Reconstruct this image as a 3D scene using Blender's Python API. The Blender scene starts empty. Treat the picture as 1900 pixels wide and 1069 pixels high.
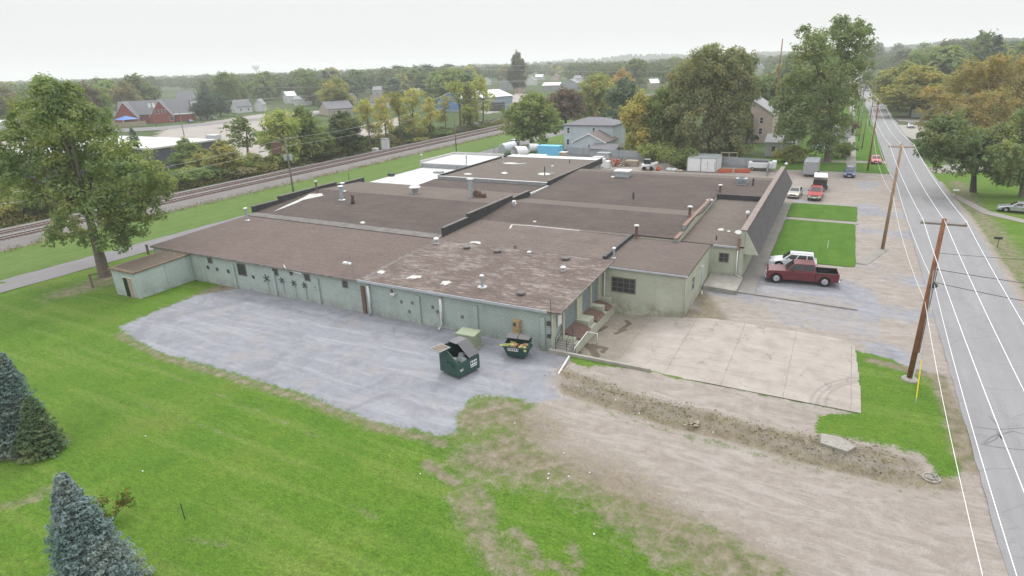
import bpy, math, random
import numpy as np
from mathutils import Vector, Matrix
R = math.radians
sc = bpy.context.scene
C = sc.collection
# ---------------------------------------------------------------- camera
F_PX, HOR, ROLL, YAW, CAM_H = 1130.0, 118.0, R(2.0), R(28.4), 22.0
PITCH = math.atan((534.5 - HOR) * math.cos(ROLL) / F_PX)
_f0 = Vector((-math.sin(YAW), math.cos(YAW), 0)); _r0 = Vector((math.cos(YAW), math.sin(YAW), 0)); _u0 = Vector((0, 0, 1))
FW = _f0 * math.cos(PITCH) - _u0 * math.sin(PITCH); _up = _u0 * math.cos(PITCH) + _f0 * math.sin(PITCH)
RT = _r0 * math.cos(ROLL) - _up * math.sin(ROLL); UP = _up * math.cos(ROLL) + _r0 * math.sin(ROLL)
CAMP = Vector((0, 0, CAM_H))
cd = bpy.data.cameras.new('camera'); cam = bpy.data.objects.new('camera', cd); C.objects.link(cam)
m = Matrix((RT, UP, -FW)).transposed().to_4x4(); m.translation = CAMP; cam.matrix_world = m
cd.sensor_width = 36; cd.lens = 36 * F_PX / 1900; cd.clip_end = 20000; cd.clip_start = .5
sc.camera = cam
# ---------------------------------------------------------------- sky, sun, exposure
SUN_EL, SUN_AZ = R(52), R(-20)        # azimuth from +Y towards +X
w = bpy.data.worlds.new('World'); sc.world = w; w.use_nodes = True
nt = w.node_tree; nt.nodes.clear()
wo = nt.nodes.new('ShaderNodeOutputWorld'); bg = nt.nodes.new('ShaderNodeBackground'); bg2 = nt.nodes.new('ShaderNodeBackground')
mx = nt.nodes.new('ShaderNodeMixShader'); sky = nt.nodes.new('ShaderNodeTexSky'); sky.sky_type = 'NISHITA'; sky.sun_disc = False
sky.sun_elevation = SUN_EL; sky.sun_rotation = SUN_AZ
bg.inputs['Strength'].default_value = .1; nt.links.new(sky.outputs[0], bg.inputs[0])
tc = nt.nodes.new('ShaderNodeTexCoord'); sx = nt.nodes.new('ShaderNodeSeparateXYZ'); rmp = nt.nodes.new('ShaderNodeValToRGB')
nt.links.new(tc.outputs['Generated'], sx.inputs[0]); nt.links.new(sx.outputs[2], rmp.inputs[0])
e = rmp.color_ramp.elements      # overcast cloud deck: brighter overhead than at the horizon
e[0].position = 0.0; e[0].color = (.330, .332, .335, 1); e[1].position = 1; e[1].color = (.97, .985, 1, 1)
for p_, v_ in ((.08, .332), (.25, .43), (.5, .66)):
    q = e.new(p_); q.color = (v_, v_ * 1.005, v_ * 1.012, 1)
bg2.inputs['Strength'].default_value = 2.62; nt.links.new(rmp.outputs[0], bg2.inputs[0])
mx.inputs[0].default_value = .95; nt.links.new(bg.outputs[0], mx.inputs[1]); nt.links.new(bg2.outputs[0], mx.inputs[2]); nt.links.new(mx.outputs[0], wo.inputs[0])
sl = bpy.data.lights.new('sun', 'SUN'); sl.energy = 1.6; sl.angle = R(14); sl.color = (1, .96, .9)
so = bpy.data.objects.new('sun', sl); C.objects.link(so)
sd = Vector((math.sin(SUN_AZ) * math.cos(SUN_EL), math.cos(SUN_AZ) * math.cos(SUN_EL), math.sin(SUN_EL)))
so.rotation_euler = sd.to_track_quat('Z', 'Y').to_euler(); so.location = (0, 0, 60)
sc.view_settings.view_transform = 'Standard'; sc.view_settings.look = 'None'; sc.view_settings.exposure = 0; sc.view_settings.gamma = 1

# ---------------------------------------------------------------- surveying helpers
def ray(px, py): return RT * ((px - 950) / F_PX) - UP * ((py - 534.5) / F_PX) + FW
def at(px, py, z=0.0):
    d = ray(px, py); return CAMP + d * ((z - CAM_H) / d.z)
def onY(px, py, Y):
    d = ray(px, py); return CAMP + d * (Y / d.y)
def onX(px, py, X):
    d = ray(px, py); return CAMP + d * (X / d.x)
def depth(p): return (Vector(p) - CAMP).dot(FW)
def top_z(base, py):     # height above ground of the point over 'base' seen at image row py
    lo, hi = 0, 80
    for _ in range(40):
        mid = (lo + hi) / 2; v = Vector((base[0], base[1], mid)) - CAMP
        y = 534.5 - F_PX * v.dot(UP) / v.dot(FW)
        if y > py: lo = mid
        else: hi = mid
    return lo

# ---------------------------------------------------------------- object helpers
def tag(o, label=None, cat=None, group=None, kind=None):
    if label: o['label'] = label
    if cat: o['category'] = cat
    if group: o['group'] = group
    if kind: o['kind'] = kind
    return o
def thing(name, label, cat, loc=(0, 0, 0), rz=0, group=None):
    o = bpy.data.objects.new(name, None); C.objects.link(o); o.empty_display_size = .3
    o.location = loc; o.rotation_euler = (0, 0, rz); return tag(o, label, cat, group)
def kids(o): return [x for x in bpy.data.objects if x.parent == o]
def copy_tree(o, parent=None, table=None):
    if table is None:
        table = {}
        for x in bpy.data.objects:
            if x.parent: table.setdefault(x.parent.name, []).append(x)
    c = o.copy(); C.objects.link(c)
    if parent: c.parent = parent
    for ch in table.get(o.name, []): copy_tree(ch, c, table)
    return c
class MB:
    """collects shapes, then links them as one mesh object"""
    def __init__(s): s.v = []; s.f = []; s.mi = []; s.cur = 0
    def add(s, vs, fs):
        b = len(s.v); s.v += [tuple(v) for v in vs]; s.f += [tuple(i + b for i in f) for f in fs]; s.mi += [s.cur] * len(fs); return s
    def box(s, x0, x1, y0, y1, z0, z1):
        return s.add([(x0, y0, z0), (x1, y0, z0), (x1, y1, z0), (x0, y1, z0), (x0, y0, z1), (x1, y0, z1), (x1, y1, z1), (x0, y1, z1)],
                     [(0, 3, 2, 1), (4, 5, 6, 7), (0, 1, 5, 4), (1, 2, 6, 5), (2, 3, 7, 6), (3, 0, 4, 7)])
    def cbox(s, c, d, rz=0, ry=0, rx=0):
        hx, hy, hz = d[0] / 2, d[1] / 2, d[2] / 2
        M = Matrix.Translation(c) @ Matrix.Rotation(rz, 4, 'Z') @ Matrix.Rotation(ry, 4, 'Y') @ Matrix.Rotation(rx, 4, 'X')
        vs = [M @ Vector(p) for p in [(-hx, -hy, -hz), (hx, -hy, -hz), (hx, hy, -hz), (-hx, hy, -hz), (-hx, -hy, hz), (hx, -hy, hz), (hx, hy, hz), (-hx, hy, hz)]]
        return s.add(vs, [(0, 3, 2, 1), (4, 5, 6, 7), (0, 1, 5, 4), (1, 2, 6, 5), (2, 3, 7, 6), (3, 0, 4, 7)])
    def hexa(s, b, t):   # bottom 4 points ccw, top 4 points
        return s.add(list(b) + list(t), [(0, 3, 2, 1), (4, 5, 6, 7), (0, 1, 5, 4), (1, 2, 6, 5), (2, 3, 7, 6), (3, 0, 4, 7)])
    def prism(s, poly, z0, z1):
        n = len(poly)
        return s.add([(p[0], p[1], z0) for p in poly] + [(p[0], p[1], z1) for p in poly],
                     [tuple(range(n))[::-1], tuple(range(n, 2 * n))] + [(i, (i + 1) % n, (i + 1) % n + n, i + n) for i in range(n)])
    def extr(s, prof, a, b, axis='x'):   # profile of (u,z), extruded along x or y from a to b
        n = len(prof)
        if axis == 'x': vs = [(a, p[0], p[1]) for p in prof] + [(b, p[0], p[1]) for p in prof]
        else: vs = [(p[0], a, p[1]) for p in prof] + [(p[0], b, p[1]) for p in prof]
        return s.add(vs, [tuple(range(n)), tuple(range(n, 2 * n))[::-1]] + [((i + 1) % n, i, i + n, (i + 1) % n + n) for i in range(n)])
    def cyl(s, p0, p1, r0, r1=None, n=10, cap=True):
        r1 = r0 if r1 is None else r1; p0 = Vector(p0); p1 = Vector(p1); d = (p1 - p0).normalized()
        a = d.orthogonal().normalized(); b = d.cross(a)
        vs = []
        for p, r in ((p0, r0), (p1, r1)):
            for i in range(n):
                t = 2 * math.pi * i / n; vs.append(p + (a * math.cos(t) + b * math.sin(t)) * r)
        fs = [(i, (i + 1) % n, (i + 1) % n + n, i + n) for i in range(n)]
        if cap: fs += [tuple(range(n))[::-1], tuple(range(n, 2 * n))]
        return s.add(vs, fs)
    def tube(s, pts, r, n=6):
        pts = [Vector(p) for p in pts]; rr = r if isinstance(r, (list, tuple)) else [r] * len(pts); vs = []
        for k, p in enumerate(pts):
            d = (pts[min(k + 1, len(pts) - 1)] - pts[max(k - 1, 0)]).normalized()
            ref = Vector((0, 0, 1)) if abs(d.z) < .9 else Vector((0, 1, 0))
            a = d.cross(ref).normalized(); b = a.cross(d)
            for i in range(n):
                t = 2 * math.pi * i / n; vs.append(p + (a * math.cos(t) + b * math.sin(t)) * rr[k])
        fs = []
        for k in range(len(pts) - 1):
            for i in range(n): fs.append((k * n + i, k * n + (i + 1) % n, (k + 1) * n + (i + 1) % n, (k + 1) * n + i))
        fs += [tuple(range(n))[::-1], tuple(range((len(pts) - 1) * n, len(pts) * n))]
        return s.add(vs, fs)
    def lathe(s, prof, c=(0, 0, 0), n=14):   # (r,z) profile
        vs = []; fs = []
        for r, z in prof:
            for i in range(n):
                t = 2 * math.pi * i / n; vs.append((c[0] + r * math.cos(t), c[1] + r * math.sin(t), c[2] + z))
        for k in range(len(prof) - 1):
            for i in range(n): fs.append((k * n + i, k * n + (i + 1) % n, (k + 1) * n + (i + 1) % n, (k + 1) * n + i))
        fs.append(tuple(range(n))[::-1]); fs.append(tuple(range((len(prof) - 1) * n, len(prof) * n)))
        return s.add(vs, fs)
    def build(s, name, mats, parent=None, smooth=False, bevel=0, label=None, local=True):
        """local=False: the points are world points, shift them under the parent"""
        me = bpy.data.meshes.new(name)
        off = Vector(parent_world(parent)) if (parent is not None and not local) else Vector((0, 0, 0))
        me.from_pydata([tuple(Vector(v) - off) for v in s.v], [], s.f)
        for mm in (mats if isinstance(mats, (list, tuple)) else [mats]): me.materials.append(mm)
        me.polygons.foreach_set('material_index', s.mi)
        if smooth: me.polygons.foreach_set('use_smooth', [True] * len(s.f))
        me.update()
        o = bpy.data.objects.new(name, me); C.objects.link(o)
        if parent is not None: o.parent = parent
        if bevel:
            b = o.modifiers.new('bevel', 'BEVEL'); b.width = bevel; b.segments = 2; b.limit_method = 'ANGLE'; b.angle_limit = R(35)
        if smooth and bevel:
            pass
        if label: o['label'] = label
        return o
def parent_world(p):
    v = Vector((0, 0, 0))
    while p is not None: v = v + Vector(p.location); p = p.parent
    return v
def place(o, x, y, z=0, rz=0): o.location = (x, y, z); o.rotation_euler = (0, 0, rz); return o

# ---------------------------------------------------------------- materials
MATS = {}
def nodes(name):
    mt = bpy.data.materials.new(name); mt.use_nodes = True; n = mt.node_tree; b = n.nodes['Principled BSDF']; MATS[name] = mt; return mt, n, b
def N(n, t, **kw):
    x = n.nodes.new(t)
    for k, v in kw.items():
        if k in x.inputs.keys() if hasattr(x.inputs, 'keys') else False: x.inputs[k].default_value = v
        else: setattr(x, k, v)
    return x
def noise(n, src, scale, detail=4, rough=.6, stretch=None, dist=0):
    t = n.nodes.new('ShaderNodeTexNoise'); t.inputs['Scale'].default_value = scale; t.inputs['Detail'].default_value = detail
    t.inputs['Roughness'].default_value = rough; t.inputs['Distortion'].default_value = dist
    if stretch:
        mp = n.nodes.new('ShaderNodeMapping'); mp.inputs['Scale'].default_value = stretch; n.links.new(src, mp.inputs[0]); src = mp.outputs[0]
    n.links.new(src, t.inputs['Vector']); return t.outputs[0]
def ramp(n, fac, stops):
    r = n.nodes.new('ShaderNodeValToRGB'); e = r.color_ramp.elements
    while len(e) > 1: e.remove(e[-1])
    for i, (p, c) in enumerate(stops):
        q = e[0] if i == 0 else e.new(p); q.position = p
        c = (c, c, c) if not isinstance(c, (tuple, list)) else c; q.color = (*c[:3], 1)
    n.links.new(fac, r.inputs[0]); return r.outputs[0]
def mixc(n, fac, a, b, mode='MIX'):
    x = n.nodes.new('ShaderNodeMix'); x.data_type = 'RGBA'; x.blend_type = mode
    for sock, v in ((x.inputs[0], fac), (x.inputs[6], a), (x.inputs[7], b)):
        if isinstance(v, (int, float)): sock.default_value = v
        elif isinstance(v, (tuple, list)): sock.default_value = (*v[:3], 1)
        else: n.links.new(v, sock)
    return x.outputs[2]
def mth(n, op, a, b=None, c=None, clamp=False):
    x = n.nodes.new('ShaderNodeMath'); x.operation = op; x.use_clamp = clamp
    for i, v in enumerate((a, b, c)):
        if v is None: continue
        if isinstance(v, (int, float)): x.inputs[i].default_value = v
        else: n.links.new(v, x.inputs[i])
    return x.outputs[0]
def coord(n, which='Object'): return n.nodes.new('ShaderNodeTexCoord').outputs[which]
def wpos(n): return n.nodes.new('ShaderNodeNewGeometry').outputs['Position']
def bump(n, b, h, strength=.3, dist=.05):
    x = n.nodes.new('ShaderNodeBump'); x.inputs['Strength'].default_value = strength; x.inputs['Distance'].default_value = dist
    n.links.new(h, x.inputs['Height']); n.links.new(x.outputs[0], b.inputs['Normal'])
def simple(name, col, rough=.6, metal=0, var=.18, scale=3, bumpy=0, spec=None):
    """one paint/metal/wood with soft wear variation"""
    mt, n, b = nodes(name); p = coord(n)
    f = noise(n, p, scale, 5, .65)
    lo = tuple(max(0, c * (1 - var)) for c in col); hi = tuple(min(1, c * (1 + var)) for c in col)
    n.links.new(ramp(n, f, [(.3, lo), (.7, hi)]), b.inputs['Base Color'])
    b.inputs['Roughness'].default_value = rough; b.inputs['Metallic'].default_value = metal
    if spec is not None: b.inputs['Specular IOR Level'].default_value = spec
    if bumpy: bump(n, b, noise(n, p, scale * 8, 4), bumpy, .02)
    return mt
M = {}
def glass(name, col=(.02, .024, .028)):
    mt, n, b = nodes(name); b.inputs['Base Color'].default_value = (*col, 1); b.inputs['Roughness'].default_value = .08; b.inputs['Specular IOR Level'].default_value = .7; return mt
M['glass'] = glass('dark_glass'); M['pane'] = glass('window_pane', (.03, .035, .045)); M['pane'].node_tree.nodes['Principled BSDF'].inputs['Roughness'].default_value = .25
M['white'] = simple('white_paint', (.62, .63, .64), .5, var=.08)
M['offwhite'] = simple('offwhite_paint', (.5, .49, .45), .6, var=.12)
M['galv'] = simple('galvanised_steel', (.36, .40, .43), .45, .35, var=.2, scale=2)
M['steel'] = simple('dull_steel', (.25, .27, .28), .5, .4)
M['rust'] = simple('rusty_steel', (.125, .075, .058), .85, var=.4, scale=6)
M['black'] = simple('black_rubber', (.012, .012, .013), .8)
M['blackp'] = simple('black_paint', (.012, .013, .015), .35)
M['dgrey'] = simple('dark_grey', (.05, .05, .055), .7)
M['conc'] = simple('concrete', (.26, .245, .22), .9, var=.18, scale=1.5, bumpy=.2)
M['wood'] = simple('weathered_wood', (.16, .12, .085), .85, var=.35, scale=4)
M['woodl'] = simple('pale_wood', (.3, .25, .19), .85, var=.25, scale=4)
M['yellow'] = simple('yellow_plastic', (.75, .55, .01), .5, var=.05)
M['blue'] = simple('blue_paint', (.07, .28, .48), .5, var=.12)
M['tarp'] = simple('blue_canvas', (.05, .15, .4), .6)
M['orange'] = simple('orange_beam', (.42, .09, .03), .6, var=.2)
M['chrome'] = simple('chrome', (.6, .61, .63), .2, .9, var=.05)
M['red_lens'] = simple('red_lens', (.4, .01, .01), .25)
M['lens'] = simple('clear_lens', (.6, .62, .65), .15)
M['brick'] = simple('brown_brick', (.20, .125, .10), .85, var=.3, scale=8)
# ================================================================ GROUND
def poly_sd(X, Y, poly):
    """signed distance (negative inside) to a polygon, arrays X, Y"""
    P = np.array([(p[0], p[1]) for p in poly]); n = len(P); d = np.full(X.shape, 1e9); ins = np.zeros(X.shape, bool)
    for i in range(n):
        a = P[i]; b = P[(i + 1) % n]; e = b - a; wx = X - a[0]; wy = Y - a[1]
        t = np.clip((wx * e[0] + wy * e[1]) / (e @ e + 1e-9), 0, 1)
        d = np.minimum(d, np.hypot(wx - e[0] * t, wy - e[1] * t))
        c = ((a[1] > Y) != (b[1] > Y)) & (X < (b[0] - a[0]) * (Y - a[1]) / (b[1] - a[1] + 1e-12) + a[0]); ins ^= c
    return np.where(ins, -d, d)
def line_d(X, Y, pts):
    P = np.array([(p[0], p[1]) for p in pts]); d = np.full(X.shape, 1e9)
    for a, b in zip(P[:-1], P[1:]):
        e = b - a; wx = X - a[0]; wy = Y - a[1]; t = np.clip((wx * e[0] + wy * e[1]) / (e @ e + 1e-9), 0, 1)
        d = np.minimum(d, np.hypot(wx - e[0] * t, wy - e[1] * t))
    return d
def pxs(L): return [at(x, y) for x, y in L]
_r = np.random.RandomState(5)
def vnoise(X, Y, s, seed=0):
    """smooth value noise"""
    rs = np.random.RandomState(seed); T = rs.rand(64, 64); x = X / s; y = Y / s
    xi = np.floor(x).astype(int); yi = np.floor(y).astype(int); fx = x - xi; fy = y - yi; fx = fx * fx * (3 - 2 * fx); fy = fy * fy * (3 - 2 * fy)
    g = lambda i, j: T[i % 64, j % 64]
    return (g(xi, yi) * (1 - fx) + g(xi + 1, yi) * fx) * (1 - fy) + (g(xi, yi + 1) * (1 - fx) + g(xi + 1, yi + 1) * fx) * fy
SS = lambda x, a, b: (lambda t: t * t * (3 - 2 * t))(np.clip((x - a) / (b - a), 0, 1))
POLY_GRAVEL = pxs([(222, 606), (262, 590), (300, 573), (365, 548), (432, 536), (500, 528), (700, 572), (900, 616), (1020, 630), (1058, 655), (1038, 690), (1030, 712), (1066, 745), (985, 745), (930, 735), (880, 733), (852, 765), (846, 800), (820, 808), (760, 795), (700, 783), (640, 762), (560, 728), (480, 706), (420, 688), (300, 655), (245, 627)])
POLY_DIRT = pxs([(1040, 740), (1110, 752), (1180, 775), (1300, 815), (1420, 845), (1560, 875), (1700, 905), (1780, 888), (1800, 860), (1760, 760), (1745, 700), (1860, 860), (1990, 1150), (1560, 1180), (1450, 1060), (1330, 985), (1230, 950), (1120, 905), (1040, 860), (985, 815), (965, 765)])
POLY_STRIP = pxs([(1185, 688), (1400, 728), (1596, 768), (1540, 775), (1515, 795), (1530, 820), (1600, 840), (1700, 868), (1600, 862), (1400, 815), (1200, 765), (1060, 715), (1040, 690), (1110, 680)])
POLY_GPOLE = pxs([(1596, 690), (1640, 664), (1700, 680), (1752, 700), (1775, 780), (1800, 852), (1760, 872), (1700, 855), (1600, 830), (1528, 802), (1515, 770), (1596, 771)])
BERM = pxs([(1040, 693), (1120, 722), (1200, 752), (1300, 775), (1390, 800), (1500, 825), (1600, 842), (1690, 862)])
DITCH = pxs([(1050, 720), (1150, 752), (1250, 782), (1350, 805), (1500, 848), (1640, 880), (1760, 900)])
GX0, GX1, GY0, GY1, ST = -86.0, 60.0, -6.0, 150.0, .3
def zground(X, Y):
    z = np.zeros(X.shape)
    # dock well
    inx = SS(X, -19.6, -19.2) * (1 - SS(X, -17.0, -6.5)); iny = SS(Y, 40.55, 40.75) * (1 - SS(Y, 52.4, 52.6))
    z += -.85 * inx * iny
    # berm and ditch in front of the pad
    db = line_d(X, Y, BERM); dd = line_d(X, Y, DITCH)
    nz = vnoise(X, Y, .9, 1) * .6 + vnoise(X, Y, .4, 2) * .4
    fade = 1 - SS(X, 3.5, 7.5)
    z += .30 * np.exp(-(db / 1.2) ** 2) * (.35 + 1.1 * nz) * fade - .30 * np.exp(-(dd / .7) ** 2) * (.6 + .6 * nz) * fade
    # lawn undulation
    z += (vnoise(X, Y, 6, 3) - .5) * .10 * (1 - SS(Y, 38, 40)) + (vnoise(X, Y, 1.2, 4) - .5) * .04
    slope = SS(Y, 38.3, 40.4) * (1 - SS(Y, 40.5, 40.7)) * SS(X, -17.5, -16) * (1 - SS(X, -10, -9.2))
    z += .12 * slope
    z -= 0.02
    return z
def build_ground():
    xs = np.arange(GX0, GX1 + ST / 2, ST); ys = np.arange(GY0, GY1 + ST / 2, ST)
    X, Y = np.meshgrid(xs, ys); nx, ny = len(xs), len(ys)
    Z = zground(X, Y)
    def wt(sd, width): return np.clip(.5 - sd / width, 0, 1)
    cl = np.minimum
    g = wt(poly_sd(X, Y, POLY_GRAVEL), 1.6)
    # east lot and shoulder by the road, yard behind the building
    east = poly_sd(X, Y, [(-10.6, 52.0), (3.2, 52.9), (3.4, 50.8), (5.5, 50.0), (8.2, 47.0), (9.0, 44), (12, 44), (12, 135.5), (-10, 135.5), (-10, 105), (-7.0, 104), (-7.0, 62), (-10.6, 63)])
    yard = poly_sd(X, Y, [(-84, 104), (-5, 104), (-5, 133), (-60, 149), (-84, 149)])
    g = np.maximum(g, wt(east, 1.8))
    shoulder = poly_sd(X, Y, [(7.9, -10), (9.3, -10), (9.3, 60), (8.2, 60)])
    d = np.maximum(wt(poly_sd(X, Y, POLY_DIRT), 2.6), wt(poly_sd(X, Y, POLY_STRIP), 1.2)); d = np.maximum(d, wt(shoulder, 1.4))
    d = np.maximum(d, wt(poly_sd(X, Y, [(15.5, 40), (17.4, 60), (17.6, 100), (16.6, 130), (15.4, 130)]), 1.6))
    d = np.maximum(d, wt(yard, 1.5) * .95); 
    d = np.maximum(d, .9 * np.exp(-(line_d(X, Y, [(-10.2, 52.8), (2.5, 52.5), (3.6, 51.2)]) / .7) ** 2)); d = np.maximum(d, .75 * np.exp(-(line_d(X, Y, [(-10, 40.0), (3.4, 39.9)]) / .6) ** 2))
    # mix of tan dirt in the east lot away from the cars
    d = np.maximum(d, wt(poly_sd(X, Y, [(-10.3, 52.5), (-2, 53), (-3.5, 57), (-6.8, 58.5), (-10.3, 59)]), 2.5))
    d = np.maximum(d, wt(east, 1) * (.35 + .65 * SS(vnoise(X, Y, 5, 9) + (Y - 60) * .004 + (X - 2) * .012, .40, .70)) * np.where((Y < 66) & (Y > 53.5) & (X < 5), .55, 1.)); g = g * (1 - .85 * np.clip(d, 0, 1))
    d = d * (1 - wt(poly_sd(X, Y, POLY_GPOLE), 1.2)); d = np.maximum(d, .95 * np.exp(-(np.minimum(line_d(X, Y, BERM), line_d(X, Y, DITCH)) / 1.7) ** 2) * (1 - SS(X, 6.5, 8)) * (1 - SS(X, -17.2, -17.6) * 0)); d = np.maximum(d, .8 * np.exp(-(line_d(X, Y, [(-17.5, 39.2), (-12, 38.4)]) / .5) ** 2))
    # brown, worn or dead growth
    br = np.exp(-(line_d(X, Y, BERM) / .9) ** 2) * (1 - SS(X, 6, 8)) * .72
    br = np.maximum(br, .8 * np.exp(-(line_d(X, Y, DITCH) / .9) ** 2))
    br = np.maximum(br, wt(poly_sd(X, Y, pxs([(330, 560), (400, 530), (470, 520), (520, 545), (440, 540), (370, 552), (300, 578), (250, 595)])), 2.4) * .95)
    br = np.maximum(br, .62 * np.exp(-(line_d(X, Y, pxs([(120, 545), (170, 530), (200, 515), (220, 520)])) / 2.6) ** 2))
    br = np.maximum(br, .62 * np.exp(-(line_d(X, Y, pxs([(222, 622), (245, 632), (300, 661), (420, 696), (480, 714), (560, 738), (640, 770), (700, 792), (760, 803), (825, 822)])) / .75) ** 2))
    br = np.maximum(br, .67 * np.exp(-(line_d(X, Y, pxs([(850, 780), (930, 760), (1000, 800), (900, 850), (1060, 870), (1150, 905), (1260, 990), (1400, 1069)])) / 2.9) ** 2))
    br = np.maximum(br, .6 * np.exp(-(line_d(X, Y, pxs([(860, 920), (900, 1000), (960, 1069)])) / 1.2) ** 2))
    br = np.maximum(br, .8 * np.exp(-(line_d(X, Y, pxs([(1740, 700), (1775, 780), (1800, 870)])) / .8) ** 2))
    br = np.maximum(br, .75 * np.exp(-(line_d(X, Y, pxs([(1620, 668), (1700, 690), (1750, 700)])) / .7) ** 2))
    br = np.maximum(br, .9 * np.exp(-(line_d(X, Y, pxs([(20, 838), (70, 838), (95, 826)])) / 1.1) ** 2))
    br = np.maximum(br, .85 * np.exp(-(line_d(X, Y, pxs([(1255, 575), (1330, 590), (1290, 540)])) / 1.3) ** 2))
    br = np.maximum(br, .6 * np.exp(-(line_d(X, Y, [(18.3, 60), (18.8, 130)]) / 2.0) ** 2))
    br = np.maximum(br, .8 * np.exp(-(line_d(X, Y, pxs([(925, 665), (960, 650), (940, 660)])) / .7) ** 2))
    for L_, a_, w__ in (([(117, 633), (300, 690), (480, 763), (600, 815)], .42, .16), ([(60, 600), (200, 640), (330, 700)], .36, .14), ([(250, 745), (430, 810), (620, 890)], .34, .16), ([(790, 858), (820, 880), (845, 895)], .78, .45), ([(880, 900), (905, 930), (915, 965)], .66, .5), ([(955, 985), (985, 1015), (1005, 1050)], .72, .45),
                        ([(1030, 1045), (1060, 1069)], .7, .4), ([(890, 1000), (905, 1050)], .55, .4), ([(1120, 950), (1180, 985), (1230, 1040)], .62, .8), ([(1060, 1010), (1075, 1050)], .62, .4), ([(905, 845), (990, 848), (1060, 862)], .8, .6), ([(870, 790), (925, 780), (990, 800)], .66, .6), ([(940, 750), (880, 770)], .8, .7), ([(340, 1000), (420, 1010)], .4, .3), ([(640, 930), (700, 960)], .38, .3), ([(0, 940), (60, 925), (90, 905)], .5, .7)):
        br = np.maximum(br, a_ * np.exp(-(line_d(X, Y, pxs(L_)) / w__) ** 2))
    br = br * (1 - .9 * wt(poly_sd(X, Y, POLY_GRAVEL), .5) * (1 - np.exp(-(line_d(X, Y, BERM) / .6) ** 2)))
    inside = poly_sd(X, Y, POLY_GRAVEL)
    verts = np.stack([X, Y, Z], -1).reshape(-1, 3)
    ii = np.arange((nx - 1) * (ny - 1)); r_ = ii // (nx - 1); c_ = ii % (nx - 1); a = r_ * nx + c_
    quads = np.stack([a, a + 1, a + nx + 1, a + nx], -1)
    cx = X.reshape(-1)[a] + ST / 2; cy = Y.reshape(-1)[a] + ST / 2
    G, D, B = (q.reshape(-1)[a] for q in (g, d, br))
    wetm = np.zeros(len(a), bool)
    # parts of the grid that lie under buildings, the pad and the road are left out
    hole = ((cx > -69.3) & (cx < -19.3) & (cy > 41.8) & (cy < 96)) | ((cx > -10) & (cx < 0) & (cy < -100)) | ((cx > -18.2) & (cx < 2.7) & (cy > 41.4) & (cy < 51.6)) | ((cx > 9.7) & (cx < 15.7)) | ((cx > -19.3) & (cx < -8) & (cy > 64.6) & (cy < 96))
    regions = {
        'gravel_lot': (G > .5) & (cx < -10.6) & (cy < 60), 'parking_lot': (G + D > .5) & (cy > 52) & (cx >= -10.7) & (cx < 12) & (cy < 136),
        'storage_yard': (cy > 104) & (D > .5) & (cx < -9), 'dirt_driveway': (D > .5)}
    taken = hole.copy(); out = {}
    for k, msk in regions.items():
        mm_ = msk & ~taken; out[k] = mm_; taken |= mm_
    out['lawn'] = ~taken
    for k, mm_ in out.items():
        q = quads[mm_]; used, inv = np.unique(q, return_inverse=True); inv = inv.reshape(q.shape)
        me = bpy.data.meshes.new(k); me.vertices.add(len(used)); me.vertices.foreach_set('co', verts[used].ravel())
        me.loops.add(inv.size); me.loops.foreach_set('vertex_index', inv.ravel().astype(np.int32))
        me.polygons.add(len(inv)); me.polygons.foreach_set('loop_start', np.arange(len(inv), dtype=np.int32) * 4)
        me.update(calc_edges=True); me.validate()
        me.polygons.foreach_set('use_smooth', [True] * len(me.polygons))
        for nm, arr in (('w_gravel', np.clip(g + d, 0, 1)), ('w_dirt', np.clip(d / (g + d + 1e-3), 0, 1)), ('w_brown', br)):
            at_ = me.attributes.new(nm, 'FLOAT', 'POINT'); at_.data.foreach_set('value', arr.reshape(-1)[used].astype(np.float32))
        me.materials.append(M['ground']); o = bpy.data.objects.new(k, me); C.objects.link(o); tag(o, kind='structure')

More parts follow.
